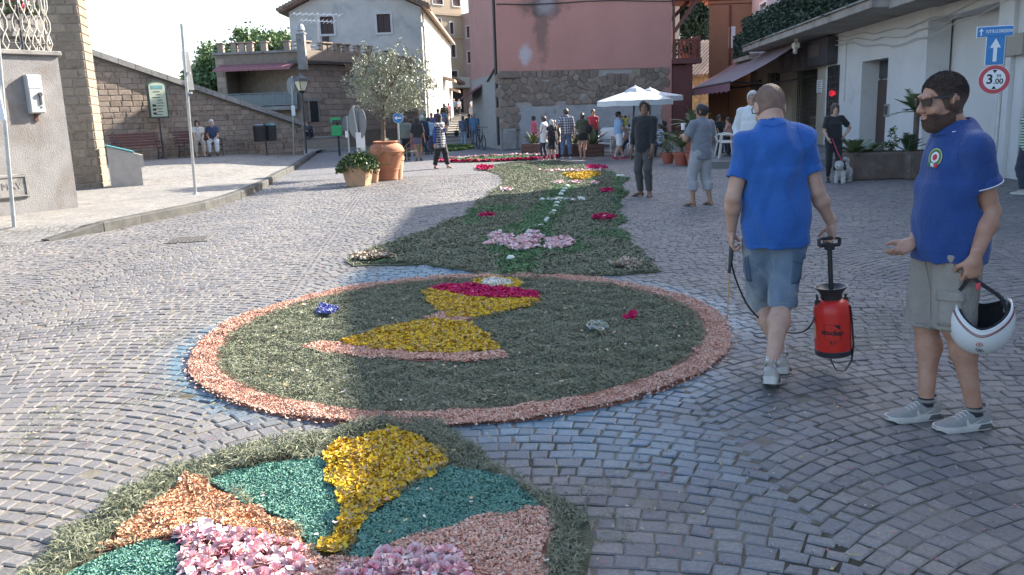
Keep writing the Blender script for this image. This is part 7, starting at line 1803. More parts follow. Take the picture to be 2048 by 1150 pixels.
# --- the people
SK=dict(a=skin_mat('tan',(.42,.235,.16)),b=skin_mat('fair',(.5,.32,.24)),c=skin_mat('olive',(.33,.19,.12)),d=skin_mat('brown',(.24,.13,.085)))
m_blk=mat('black_hair',(.018,.015,.014),(.035,.03,.028),60,.45,.6,200);m_brn=mat('brown_hair',(.06,.035,.022),(.09,.055,.035),60,.45,.6,200);m_gry=mat('white_hair',(.55,.53,.5),(.42,.4,.38),60,.5,.5,200)
m_buzz=mat('cropped_hair',(.24,.15,.11),(.19,.12,.09),120,.6,.6,420,stain=(.33,.2,.145),sscale=10,spos=(.5,.7));m_fade=mat('faded_hair',(.2,.125,.095),(.15,.095,.073),90,.7,.9,400);m_beard=mat('brown_beard',(.16,.092,.066),(.24,.142,.104),150,.7,1.0,350)
c_black=cloth('black',(.02,.02,.022));c_jean=cloth('jeans',(.1,.17,.29));c_navy=cloth('navy',(.03,.035,.06));c_white=cloth('white',(.66,.67,.68),.92);c_lblue=cloth('light_blue',(.28,.42,.62));c_grey=cloth('grey',(.2,.21,.24));c_lgrey=cloth('light_grey',(.36,.35,.36));c_red=cloth('red',(.5,.03,.05));c_pink=cloth('pink',(.52,.1,.16));c_olive=cloth('olive',(.07,.075,.045));c_beige=cloth('beige',(.42,.36,.28))
c_royal=mat('cloth_royal_blue',(.018,.11,.38),(.014,.092,.33),5,.85,.5,34,sheen=.15);c_polo=mat('cloth_polo_blue',(.012,.052,.205),(.010,.044,.178),6,.85,.45,40,sheen=.15)
c_denim=mat('cloth_washed_denim',(.12,.175,.25),(.19,.245,.31),4,.9,.5,160,stain=(.42,.43,.41),sscale=3.0,spos=(.48,.68));c_cargo=mat('cloth_cargo',(.3,.27,.235),(.25,.225,.195),5,.9,.5,60)
c_plaid=pattern_mat('plaid','check',(.03,.035,.06),(.42,.42,.44),.085);c_gin=pattern_mat('gingham','check',(.025,.025,.035),(.45,.45,.47),.075);c_strg=pattern_mat('green_stripe','stripe',(.04,.16,.06),(.5,.52,.46),.045);c_strb=pattern_mat('blue_stripe','stripe',(.06,.1,.25),(.55,.56,.6),.05);c_flow=pattern_mat('flowered','flower',(.02,.02,.025),(.3,.25,.22),.05)
m_shoeg=mat('grey_knit',(.3,.29,.27),(.25,.24,.225),60,.85,.4,300);m_shoew=mat('bone_leather',(.4,.37,.33),(.33,.31,.28),20,.6,.2,120);m_sole=mat('pale_sole',(.55,.52,.47),(.48,.45,.41),20,.7);m_air=mat('smoke_window',(.12,.12,.115),(.08,.08,.08),20,.3);m_solek=mat('dark_sole',(.05,.045,.04),(.08,.075,.07),20,.7)
m_pend=mat('grey_sandals',(.06,.05,.045),(.08,.07,.06),20,.7);m_redsh=mat('red_trainers',(.5,.015,.05),(.45,.015,.045),10,.6)
def wpt(base,Yb):
 def W(px,py,dy=0.0):return np.array(Y_(px,py,Yb+dy)-base)
 return W
# ---- man in the royal blue T-shirt, seen from behind
B1=G(1552,752);Y1=4.92;W=wpt(B1,Y1);gl=lambda px,py,z,b:np.array(G(px,py,z)-b)
J1=dict(s=1.02,neck=W(1545,258,.0),head=W(1539,215,.07),hf=np.array([-.03,.87,-.46]),hipL=W(1521,440),hipR=W(1583,440),kneeL=W(1523,600,.22),kneeR=W(1565,598,-.02),ankL=gl(1562,712,.10,B1),ankR=gl(1543,736,.13,B1),shL=W(1494,287,-.02),shR=W(1603,275,-.01),elL=W(1466,395,-.03),elR=W(1634,384,-.02),wrL=W(1463,463,.07),wrR=W(1663,448,.03),toeL=unit([.12,1,-.02]),toeR=unit([.33,.9,-.28]))
man1=figure('man in royal blue T-shirt and denim shorts seen from behind carrying the red sprayer',B1,0,J1,SK['b'],dict(mat=c_royal,loose=.014,hem=-.145,sleeve=.66,sleeve_loose=.008,hollow=True,flare=1.04,neck=.064,wr=2.2,nf=26,stretch=(1,.8,.5)),dict(kind='shorts',mat=c_denim,loose=.014,len=.545,flare=.004,hollow=True,wr=1.2),dict(style='buzz',mat=m_buzz,g=.0018,nape=.045,strands=8000,l0=.0012,l1=.0018,smat=m_brn),dict(kind='trainer',mat=m_shoew,sole=m_sole,logo=True,m_logo=m_dark,sock=c_white,sock_h=.15,accent=m_solek),False,.0072,hands=dict(L=dict(d=(.05,.2,-1),n=(1,.1,0),t=(.1,1,.1),curl=1.05,thumb=.8),R=dict(d=(.12,.15,-1),n=(-1,.1,0),t=(0,1,.1),curl=1.35,thumb=.9)),face=True,noise_=.0075,fat=.96,hh=.003)
def child_named(t,nm):return[c for c in t.children if c.name.split('.')[0]==nm][0]
so=child_named(man1,'shorts')
def Wv(px,py,dy=0.0,W=W):return Vector(W(px,py,dy))
m_stitch=mat('pale_stitching',(.3,.3,.27),rough=.9)
def surf_patch(o_child,base,rect_px,m,off,name,n=7,tess=None):
 """a patch of cloth lying on the garment: sample the garment surface under a pixel rectangle"""
 dg_me=o_child.data;vs=np.zeros(len(dg_me.vertices)*3);dg_me.vertices.foreach_get('co',vs);vs=vs.reshape(-1,3)
 from mathutils.bvhtree import BVHTree
 bv=BVHTree.FromPolygons([Vector(v)for v in vs],[tuple(p.vertices)for p in dg_me.polygons]);o0=Vector((0,0,H))-Vector(base);pts=[]
 (x0,y0),(x1,y1),(x2,y2),(x3,y3)=rect_px;ok=True
 for j in range(n+1):
  for i in range(n+1):
   a,b=i/n,j/n;px=(x0*(1-a)+x1*a)*(1-b)+(x3*(1-a)+x2*a)*b;py=(y0*(1-a)+y1*a)*(1-b)+(y3*(1-a)+y2*a)*b
   d=ray(px,py).normalized();h_=bv.ray_cast(o0,d)
   if h_[0]is None:pts.append(None);continue
   nn=h_[1]if h_[1].dot(d)<0 else-h_[1];pts.append(h_[0]+nn*off)
 mb=MB();idx={}
 for k,p in enumerate(pts):
  if p is not None:idx[k]=len(mb.v);mb.v.append(tuple(p))
 for j in range(n):
  for i in range(n):
   q=[j*(n+1)+i,j*(n+1)+i+1,(j+1)*(n+1)+i+1,(j+1)*(n+1)+i]
   if all(k in idx for k in q):mb.f.append(tuple(idx[k]for k in q));mb.mi.append(0)
 if not mb.f:return None
 o=mb.build(name,m,o_child,True,True);md=o.modifiers.new('thick','SOLIDIFY');md.thickness=.0035;md.offset=1;return o
def surf_line(o_child,base,pxs,r,m,name):
 vs=np.zeros(len(o_child.data.vertices)*3);o_child.data.vertices.foreach_get('co',vs);vs=vs.reshape(-1,3)
 from mathutils.bvhtree import BVHTree
 bv=BVHTree.FromPolygons([Vector(v)for v in vs],[tuple(p.vertices)for p in o_child.data.polygons]);o0=Vector((0,0,H))-Vector(base);pts=[]
 for(xa,ya),(xb,yb)in zip(pxs[:-1],pxs[1:]):
  for k in range(6):
   d=ray(xa+(xb-xa)*k/6,ya+(yb-ya)*k/6).normalized();h_=bv.ray_cast(o0,d)
   if h_[0]is not None:pts.append(h_[0]+(h_[1]if h_[1].dot(d)<0 else-h_[1])*r*.3)
 if len(pts)>2:return MB().tube(pts,r,5).build(name,m,o_child,True,True)
c_den2=mat('cloth_dark_denim',(.07,.115,.18),(.1,.15,.21),5,.9,.5,160)
surf_patch(so,B1,((1588,506),(1612,510),(1608,566),(1582,568)),c_den2,.004,'cargo_pocket');surf_patch(so,B1,((1587,503),(1613,508),(1611,530),(1585,522)),c_den2,.009,'pocket_flap')
surf_patch(so,B1,((1489,515),(1496,512),(1504,563),(1494,560)),c_den2,.006,'cargo_pocket')
surf_line(so,B1,[(1549,492),(1547,530),(1545,566)],.0016,m_stitch,'seam');surf_line(so,B1,[(1583,568),(1588,506)],.0014,m_stitch,'seam')
surf_line(so,B1,[(1511,607),(1538,607)],.0014,m_stitch,'seam');surf_line(so,B1,[(1543,605),(1588,608)],.0014,m_stitch,'seam')
st1=child_named(man1,'shirt');m_hem1=mat('royal_hem',(.012,.08,.29),rough=.9)
surf_line(st1,B1,[(1489,484),(1520,489),(1552,490),(1585,489),(1614,484)],.0011,m_hem1,'hem_stitch');surf_line(st1,B1,[(1461,350),(1470,352),(1482,353)],.0011,m_hem1,'hem_stitch');surf_line(st1,B1,[(1607,311),(1622,311),(1637,306)],.0011,m_hem1,'hem_stitch')
surf_line(st1,B1,[(1500,262),(1490,290),(1488,320),(1490,345)],.0011,m_hem1,'shoulder_seam');surf_line(st1,B1,[(1594,252),(1604,280),(1604,305)],.0011,m_hem1,'shoulder_seam');surf_line(st1,B1,[(1512,246),(1545,254),(1576,244)],.0025,m_hem1,'neck_band')
r_,f_2,u_=head_axes(J1);hc=J1['head'];m_spec=mat('spectacle_frame',(.04,.03,.03),rough=.3);mb=MB()
for sg in(-1,1):mb.tube([Vector(hc+r_*sg*.083-f_2*.015+u_*.022),Vector(hc+r_*sg*.082+f_2*.06+u_*.022),Vector(hc+r_*sg*.068+f_2*.1+u_*.018)],.003,6)
mb.tube([Vector(hc+r_*.068+f_2*.1+u_*.018),Vector(hc+f_2*.115+u_*.018),Vector(hc-r_*.068+f_2*.1+u_*.018)],.003,6);mb.build('spectacles',m_spec,man1,True,True)
# ---- bearded man in the polo shirt
B2=G(1895,845);Y2=4.14;W2=wpt(B2,Y2)
J2=dict(s=1.0,neck=W2(1914,264,.0),head=W2(1885,202,.0),hf=unit(np.array([-1,-.12,-.1])),hipL=W2(1918,478,-.08),hipR=W2(1880,476,.08),kneeL=W2(1907,646,-.1),kneeR=W2(1852,640,.08),ankL=gl(1950,822,.09,B2),ankR=gl(1852,804,.09,B2),shL=W2(1949,300,-.16),shR=W2(1886,292,.17),elL=W2(1981,425,-.15),elR=W2(1870,405,.2),wrL=W2(1951,515,-.24),wrR=W2(1827,484,.02),toeL=unit([-1,-.12,0]),toeR=unit([-1,-.1,0]))
def skull(f,J,g=0.0):
 s=J['s']*J.get('hs',1.0);r,fo,u=head_axes(J);c=J['head'];A=np.array([r,fo,u])
 f.ell(c+u*.03*s-fo*.012*s,np.array([.075,.095,.092])*s+g,A,.02);return c,A,r,fo,u,s
J2['hs']=1.06
_b0=bounds
def bounds(J,pad=.16):
 P=np.array([J[k]for k in J if k not in('s','hs','hf','toeL','toeR')]);lo,hi=P.min(0)-pad,P.max(0)+pad;lo[2]=min(lo[2],-.03);return lo,hi
rt2,fo2=frame_of(J2)[2],frame_of(J2)[3]
man2=figure('bearded man in sunglasses and a blue polo shirt holding the white helmet',B2,0,J2,SK['a'],dict(mat=c_polo,loose=.0195,hem=-.1,sleeve=.6,sleeve_loose=.012,hollow=True,flare=1.12,neck=.07,collar=True,trim=c_white,wr=2.0,nf=26,stretch=(1,1,.6),name='polo_shirt'),dict(kind='shorts',mat=c_cargo,loose=.024,len=.535,flare=.008,hollow=True,wr=1.0),dict(style='short',mat=m_fade,g=.0015,rough=.001,beard=m_beard,strands=22000,l0=.0022,l1=.0055,smat=m_blk,brow=m_blk),dict(kind='trainer',mat=m_shoeg,sole=m_sole,logo=True,m_logo=m_sole,accent=m_air,sock=c_black,sock_h=.045),False,.0072,hands=dict(L=dict(d=(-.12,.0,-1),n=tuple(rt2),t=tuple(fo2),curl=1.15,thumb=.9),R=dict(d=(-.8,-.25,-.42),n=(-.3,-.35,.75),t=(-.2,.85,.25),curl=[.35,.4,.5,.55],thumb=.2,spread=.02)),face=True,noise_=.007,belly=.022,fat=1.02,hh=.003,headh=.0042)
m_blkp2=mat('black_lens',(.012,.012,.014),rough=.25);r_,f_2,u_=head_axes(J2);hc=J2['head'];q=1.06;mb=MB()
for sg in(-1,1):mb.seg(Vector(hc+(r_*sg*.084-f_2*.02+u_*.02)*q),Vector(hc+(r_*sg*.076+f_2*.088+u_*.024)*q),.004,.012)
mb.build('spectacle_arms',m_spec,man2,False,True)['kind']='stuff'
for sg in(-1,1):
 mb=MB();c=hc+(r_*sg*.036+f_2*.108+u_*.008)*q;mb.prism([Vector(c+(r_*sg*x+u_*z-f_2*abs(x+.02)*.35)*q)for x,z in((-.02,.014),(.028,.016),(.03,-.004),(.02,-.018),(-.01,-.02),(-.021,-.006))],tuple(f_2*.005));mb.build('dark_lens',m_blkp2,man2,False,True)
sh2=child_named(man2,'shorts');ps=child_named(man2,'polo_shirt')
surf_patch(sh2,B2,((1878,583),(1925,588),(1925,655),(1876,650)),c_cargo,.006,'cargo_pocket');surf_patch(sh2,B2,((1876,580),(1928,585),(1928,604),(1875,600)),c_cargo,.012,'pocket_flap')
surf_line(sh2,B2,[(1906,518),(1912,540),(1926,552)],.0022,m_cargo_d:=mat('dark_cargo_seam',(.12,.105,.09)),'seam');surf_line(sh2,B2,[(1850,520),(1862,580),(1862,652)],.0016,m_cargo_d,'seam');surf_line(sh2,B2,[(1865,664),(1930,668)],.0014,m_cargo_d,'seam');surf_line(sh2,B2,[(1830,645),(1860,650)],.0014,m_cargo_d,'seam')  # seam lines in a darker tone than the shorts
m_hem2=mat('polo_seam',(.009,.042,.17),rough=.9)
surf_line(ps,B2,[(1836,500),(1870,506),(1910,509),(1950,507)],.0012,m_hem2,'hem_stitch');surf_line(ps,B2,[(1925,268),(1916,300),(1918,340),(1930,362)],.0012,m_hem2,'shoulder_seam');surf_line(ps,B2,[(1868,268),(1852,300),(1846,330)],.0014,m_hem2,'placket_edge')
m_badgeg=mat('badge_green',(.03,.16,.07));m_badgey=mat('badge_yellow',(.5,.42,.12))
def disc_px(cx,cy,rx,ry,n=12):return[(cx-rx,cy-ry),(cx+rx,cy-ry),(cx+rx,cy+ry),(cx-rx,cy+ry)]
def surf_disc(o_child,base,cx,cy,rx,ry,m,off,name,skew=0.0):
 vs=np.zeros(len(o_child.data.vertices)*3);o_child.data.vertices.foreach_get('co',vs);vs=vs.reshape(-1,3)
 from mathutils.bvhtree import BVHTree
 bv=BVHTree.FromPolygons([Vector(v)for v in vs],[tuple(p.vertices)for p in o_child.data.polygons]);o0=Vector((0,0,H))-Vector(base);mb=MB();pts=[]
 for rr2 in(0,.5,1):
  for k in range(20):
   a=2*math.pi*k/20;d=ray(cx+rx*rr2*math.cos(a)+skew*ry*rr2*math.sin(a),cy+ry*rr2*math.sin(a)).normalized();h_=bv.ray_cast(o0,d)
   if h_[0]is None:return None
   pts.append(h_[0]+(h_[1]if h_[1].dot(d)<0 else-h_[1])*off)
 mb.add(pts,[(i*20+k,i*20+(k+1)%20,(i+1)*20+(k+1)%20,(i+1)*20+k)for i in(0,1)for k in range(20)]);return mb.build(name,m,o_child,True,True)
for rx,ry,m,off in((13,18,m_badgey,.004),(11,15.5,m_badgeg,.0052),(7.5,10.5,c_white,.0064),(4,6,c_red,.0076)):surf_disc(ps,B2,1872,315,rx,ry,m,off,'badge',-.15)
for i,m in enumerate((m_badgeg,c_white,c_red)):surf_patch(ps,B2,((1858+6*i,324+1.5*i),(1864+6*i,325.5+1.5*i),(1864+6*i,333+1.5*i),(1858+6*i,331.5+1.5*i)),m,.008,'ribbon',3)
# ---- helpers for the others
def at_px(fx,fy,hy,z=0.0):
 g=G(fx,fy,z);return g,Y_(fx,hy,g.y).z-z
STRZ=lambda y:0.0 if y<46 else .055+int((y-46)/3.4)*.108+.06
TR=lambda m,**k:dict(kind='trainer',mat=m,**k)
sandal=dict(kind='sandal',mat=m_pend);shoeb=TR(m_dark,sole=m_solek)
def top_(m,sleeve=.6,hem=-.06,loose=.016,**k):return dict(mat=m,sleeve=sleeve,hem=hem,loose=loose,**k)
def trs(m,**k):return dict(kind='trousers',mat=m,loose=k.pop('loose',.014),**k)
def srt(m,**k):return dict(kind='shorts',mat=m,loose=k.pop('loose',.018),**k)
hr=lambda st,m=m_blk,**k:dict(style=st,mat=m,**k)
V1=.0135;V2=.02
g,h_=at_px(1290,393,203);figure('bearded young man in a black shirt and grey trousers looking back at the camera',g,R(145),pose(h_,False,(-.1,.02),(.12,-.06),(-.2,.12,.86),(.28,-.02,.84),hyaw=24,toeL=25,toeR=-50,poleL=(-.6,-1,0)),SK['d'],top_(c_black,1.55,-.11,.014),trs(cloth('dark_grey',(.075,.068,.064)),len=.97),hr('short',m_blk,rough=.006),sandal,False,V1,hands=dict(L=dict(curl=.6)),headh=.01)
g2_,_=at_px(1290,393,203);
g,h_=at_px(1402,411,210);figure('man in a grey polo and rolled light grey trousers holding a glass, seen from behind',g,R(28),pose(h_,False,(-.17,.02),(.14,-.08),(-.17,.3,1.22),(.2,.26,1.02),toeL=35,toeR=0,hyaw=25),SK['c'],top_(c_grey,.75,-.12,.02,collar=True),trs(c_lgrey,len=.78,loose=.03,cuff=.055),hr('short',m_blk,rough=.005),sandal,False,V1,belly=.02,headh=.01)
gl_=thing('drinking_glass','small pale drink held up by the man in grey','drink',g+Vector((-.26,.12,1.25)));MB().lathe([(.03,0),(.036,.1),(.036,.11)],g+Vector((-.27,.16,1.24)),10).build('cup',m_white,gl_)
g,h_=at_px(1664,364,208);figure('woman in black with a fringe and long dark hair walking the small dog',g,R(172),pose(h_,True,(-.09,.0),(.09,-.02),(-.2,.02,1.0),(.17,.24,.98),toeL=10,toeR=-10,poleL=(-1,-.3,0)),SK['b'],top_(c_black,.75,.0,.012,neck=.1),trs(c_black,len=.96,loose=.006,cuff=.036),hr('long',m_brn,len=.24),shoeb,True,V1,headh=.009)
dogw=g
gw=Y_(1503,300,15.6);figure('grey haired man in a white shirt half hidden behind the man in royal blue',Vector((gw.x,15.6,0)),R(160),pose(1.83,False,handL=(-.22,.1,.9),handR=(.24,.1,.95)),SK['a'],top_(c_white,1.9,-.1,.02,collar=True),trs(c_navy,len=.97),hr('short',m_gry),shoeb,False,V1,headh=.01)
g,h_=at_px(2052,388,207);figure('man in a green striped T-shirt cut by the right edge',g,R(20),pose(h_,False,handL=(-.12,-.17,.95),handR=(.12,-.18,.95),toeL=30),SK['c'],top_(c_strg,.7,-.08,.02),trs(c_navy,len=.97,loose=.02),hr('short'),TR(m_shoew,sole=m_sole),False,V1,headh=.01)
g,h_=at_px(882,337,228);figure('woman in a black headscarf, gingham tunic and blue sleeves walking past the jar',g,R(-125),pose(h_,True,(-.13,.2),(.12,-.15),(-.05,.22,1.3),(.26,.0,.82),hyaw=35,toeL=5,toeR=-20),SK['b'],top_(c_gin,.2,-.27,.03,flare=1.25,name='tunic'),trs(c_black,len=.95,loose=.03),hr('hijab',c_navy),sandal,True,V1,headh=.012,sleeves=cloth('cobalt',(.03,.07,.3)))
bag=thing('shoulder_bag','dark blue bag hanging at the hip of the woman in the headscarf','bag',g+Vector((-.26,-.05,.62)));MB().ball(g+Vector((-.27,-.08,.72)),(.13,.1,.17),12,8).build('bag',c_navy,bag);MB().tube([g+Vector((-.27,-.08,.86)),g+Vector((-.16,.0,1.2)),g+Vector((-.1,.02,1.35))],.012,5).build('strap',c_navy,bag)
def P_(label,fx,fy,hy,rz,po,skin,tp,bt,ha,sh,fem=False,**k):
 g,h_=at_px(fx,fy,hy);h_=min(1.92,h_);return figure(label,g,R(rz),pose(h_,fem,**po),SK[skin],tp,bt,ha,sh,fem,k.pop('v',V2),**k),g
P_('woman in a white sleeveless blouse and dark leggings at the head of the carpet',1090,321,233,70,dict(footL=(-.1,.1),footR=(.1,-.05),handL=(-.1,.28,1.05),handR=(.18,.25,1.0)),'b',top_(c_white,0,-.22,.03,sleeveless=True,flare=1.2),trs(c_navy,len=.9,loose=.006),hr('bob',m_brn),TR(c_pink),True)
P_('white haired woman in a dark flowered dress beside the woman in white',1105,322,240,20,dict(handL=(-.2,.15,1.0)),'b',top_(c_flow,.4,-.1,.02,name='dress'),dict(kind='skirt',mat=c_flow,len=.42,hem=.2,loose=.01),hr('bob',m_gry),sandal,True)
P_('woman in a bright pink top standing left of the white blouse',1069,306,232,-70,dict(handR=(.1,.3,1.1)),'c',top_(c_pink,.6,-.05),trs(c_navy,len=.95),hr('bob',m_blk),shoeb,True)
t_,g=P_('man in a chequered black and white shirt and jeans seen from behind',1134,316,218,4,dict(footL=(-.16,.02),footR=(.12,0),handL=(-.3,.05,.95)),'c',top_(c_plaid,1.0,-.1,.022),trs(c_jean,len=.97,loose=.018),hr('short',m_brn),TR(m_solek),False)
bag=thing('jacket','dark jacket hung over the arm of the man in the chequered shirt','jacket',g+Vector((-.36,-.05,.55)));MB().ball(g+Vector((-.34,-.05,.82)),(.12,.1,.25),10,8).build('cloth',c_olive,bag)
t_,g=P_('woman in an olive top and black shorts with a shoulder bag seen from behind',1166,319,226,-3,dict(footL=(-.08,.02),footR=(.06,-.02),handL=(-.3,.05,.88)),'a',top_(c_olive,.9,.06,.02),srt(c_black,len=.22,flare=.03),hr('bun',m_brn),sandal,True)
bag=thing('shoulder_bag','dark bag on the right hip of the woman in black shorts','bag',g+Vector((.2,0,.8)));MB().ball(g+Vector((.2,-.05,1.0)),(.12,.09,.16),12,8).build('bag',c_black,bag);MB().tube([g+Vector((.2,-.05,1.13)),g+Vector((.15,0,1.38))],.012,5).build('strap',c_black,bag)
gr_=Y_(1187,300,31.5);figure('woman in a red vest facing the camera behind the spiky shrub',Vector((gr_.x,31.5,0)),R(180),pose(1.62,True),SK['a'],top_(c_red,0,0,.012,sleeveless=True),trs(c_black,len=.9),hr('bun',m_brn),shoeb,True,V2)
t_,gb_=P_('man in a pale blue T-shirt, white shorts and red trainers carrying the baby',1237,318,224,-75,dict(footL=(-.1,.22),footR=(.1,-.2),handL=(-.03,.3,1.06),handR=(.12,.3,1.0),heelR=.03),'b',top_(c_lblue,.6,-.03,.018),srt(c_white,len=.5,loose=.03),hr('short',m_blk),TR(m_redsh,sole=m_redsh,sock=c_white),False)
figure('baby in a yellow top held on the arm of the man in pale blue',gb_+Vector((.24,.02,.87)),R(-30),pose(.72,False,sit=.14,footL=(-.12,.2,-.32),footR=(.12,.2,-.32),handL=(-.2,.15,1.2),handR=(.25,.1,1.3)),SK['b'],top_(cloth('yellow',(.5,.46,.16)),.8,-.05,.01),srt(c_white,len=.4),hr('short',m_brn),dict(kind='bare'),False,.014)
def seat(label,px,Y,zseat,headpx,rz,skin,tp,bt,ha,sh,fem=False,z0=0.0,**k):
 b=Y_(px,290,Y);hz=Y_(px,headpx,Y).z-z0;h_=max(1.15,min(1.8,(hz-zseat)/.505 if zseat else hz));po=dict(sit=zseat,footL=(-.12,.42),footR=(.12,.45),handL=(-.13,.36,.62),handR=(.13,.36,.62));po.update(k.pop('po',{}))
 return figure(label,Vector((b.x,Y,z0)),R(rz),pose(h_,fem,**po),SK[skin],tp,bt,ha,sh,fem,V2,**k)
seat('seated woman with dark hair in a white top behind the flowered dress',1109,30.6,.46,242,190,'b',top_(c_white,.8),trs(c_navy),hr('bun'),shoeb,True)
seat('seated boy in grey at the white table behind the baby',1257,31.0,.46,258,100,'c',top_(c_grey,.7),trs(c_navy),hr('short'),shoeb)
seat('seated child in a blue striped top by the right white table',1321,27.5,.42,250,60,'d',top_(c_strb,.8),trs(c_navy),hr('short'),shoeb)
seat('dark haired child half hidden behind the child in stripes',1329,28.8,.46,243,80,'d',top_(c_black,.8),trs(c_navy),hr('bob'),shoeb)
seat('bare shouldered man in pink seated on the platform chair',1456,25.2,.46,237,75,'a',top_(cloth('salmon',(.5,.26,.22)),0,-.02,.01,sleeveless=True),trs(c_black),hr('short'),shoeb,z0=.17)
seat('dark haired woman seated beyond the man in grey',1437,26.6,.46,232,200,'c',top_(c_black,.6),trs(c_navy),hr('bob'),shoeb,True,z0=.17)
seat('man in a grey blue shirt seated on the cream oval chair',1477,24.6,.46,240,60,'c',top_(cloth('steel',(.22,.25,.32)),.8),trs(c_black),hr('short'),shoeb,z0=.17)
pz=on_wall(u2_+.62,1.0)
def onbench(label,px,headpx,dx,skin,tp,bt,ha,sh,fem,rzd,po):
 b=Y_(px,300,bp2.y);q=bp2+fw.u*dx+fw.n*.0;hz=Y_(px,headpx,q.y).z-bp2.z;h_=max(1.4,min(1.85,(hz-.46)/.53));p0=dict(sit=.46,footL=(-.14,.42),footR=(.14,.46),handL=(-.1,.42,.66),handR=(.1,.44,.64),lean=12);p0.update(po)
 return figure(label,Vector((q.x,q.y,bp2.z))+fw.n*-.06,rzw+R(180+rzd),pose(h_,fem,**p0),SK[skin],tp,bt,ha,sh,fem,V2)
d1=(fw.at(372,280)[0]-(u2_+.45));d2=(fw.at(402,280)[0]-(u2_+.45))
onbench('woman in a pale patterned top seated left on the bench',368,240,d1,'b',top_(pattern_mat('pale_print','flower',(.55,.52,.46),(.15,.12,.12),.06),.6,-.05,.02),trs(c_beige,len=.9),hr('long',m_blk),sandal,True,-25,{})
onbench('white haired woman in dark blue and white trousers seated right on the bench',400,238,d2,'b',top_(cloth('dusk_blue',(.05,.07,.14)),.6,-.05,.02),trs(c_white,len=.92,loose=.02),hr('bob',m_gry),shoeb,True,-35,dict(lean=18))
b=lw.P(lw.at(622,265)[0],0,-.05);figure('long haired girl sitting with drawn up knees on the low wall',Vector((b.x,b.y,.0)),R(150),pose(1.55,True,sit=.76,footL=(-.1,.2,.78),footR=(.08,.24,.78),handL=(-.08,.3,1.2),handR=(.12,.32,1.2),lean=14),SK['b'],top_(c_navy,1.2,-.02),trs(c_black,len=.97,loose=.008),hr('long',m_brn,len=.3),shoeb,True,V2)
P_('woman with long dark hair in a grey green top walking towards the alley',814,321,233,0,dict(footL=(-.08,.1),footR=(.08,-.1),handR=(.2,.2,1.05)),'b',top_(cloth('sage',(.16,.18,.15)),1.2,-.05),trs(c_black,len=.95,loose=.008),hr('long',m_brn,len=.3),shoeb,True,group='people walking towards the alley')
P_('woman with waist long black hair and a short grey skirt walking to the alley',838,322,233,0,dict(footL=(-.08,-.1),footR=(.08,.12)),'c',top_(c_black,1.0,-.02),dict(kind='skirt',mat=cloth('slate',(.1,.1,.14)),len=.26,hem=.18,loose=.01),hr('long',m_blk,len=.46),shoeb,True,group='people walking towards the alley')
P_('slight figure between the two long haired women',825,312,238,10,{},'b',top_(c_lgrey,.6),trs(c_pink,len=.9),hr('bun',m_brn),shoeb,True,group='people walking towards the alley')
P_('white haired man in a dark jacket ahead of the long haired women',848,309,231,0,dict(footL=(-.1,.1)),'a',top_(c_navy,1.9,-.08,.02),trs(c_navy,len=.97),hr('short',m_gry),shoeb,group='people walking towards the alley')
P_('man in a bright light blue T-shirt and jeans near the alley mouth',860,308,235,-8,dict(footL=(-.1,.12),footR=(.1,-.1)),'b',top_(cloth('sky',(.35,.55,.68)),.7,-.06,.02),trs(cloth('dark_jeans',(.05,.08,.14)),len=.97),hr('short',m_brn),shoeb,group='people walking towards the alley')
P_('man in a green shirt and cap behind the light blue T-shirt',852,300,226,0,{},'b',top_(cloth('leaf',(.06,.28,.14)),.7),trs(c_navy),hr('cap',cloth('leaf',(.06,.28,.14))),shoeb,group='people walking towards the alley')
P_('man in a violet shirt beside the one in green',866,297,225,0,{},'a',top_(cloth('violet',(.16,.12,.24)),.7),trs(c_navy),hr('bald'),shoeb,group='people walking towards the alley')
t_,g=P_('woman in grey blue top and pale jeans on the right of the alley',928,292,232,12,dict(footL=(-.08,.1),footR=(.08,-.08)),'b',top_(cloth('storm',(.12,.14,.2)),1.0,-.08),trs(cloth('pale_jeans',(.3,.4,.5)),len=.95,loose=.006),hr('bun',m_brn),shoeb,True,group='people on the right of the alley')
bag=thing('shoulder_bag','small black bag at the side of the woman in pale jeans','bag',g+Vector((-.35,0,.5)));MB().ball(g+Vector((-.36,0,.66)),(.13,.08,.17),10,7).build('bag',c_black,bag);MB().tube([g+Vector((-.36,0,.8)),g+Vector((-.2,0,1.3))],.012,5).build('strap',c_black,bag)
P_('stout man in a blue shirt, jeans and a cap on the right of the alley',950,291,227,-5,dict(footL=(-.13,.02),footR=(.13,0)),'b',top_(cloth('denim_shirt',(.12,.22,.36)),.9,-.12,.03),trs(cloth('grey_jeans',(.16,.2,.27)),len=.97,loose=.02),hr('cap',c_lgrey),shoeb,False,belly=.05,group='people on the right of the alley')
P_('dark clothed person between the woman with the bag and the man in the cap',940,285,228,0,{},'c',top_(c_navy,1.0),trs(c_navy),hr('short',m_brn),shoeb,group='people on the right of the alley')
def far_p(label,px,Y,h_,rz,skin,tp,bt,ha,fem=False):
 b=Y_(px,230,Y);return figure(label,Vector((b.x,Y,STRZ(Y))),R(rz),pose(h_,fem,footL=(-.1,.08),footR=(.1,-.06)),SK[skin],tp,bt,ha,shoeb,fem,.028,eyes=False,group='people on the alley steps')
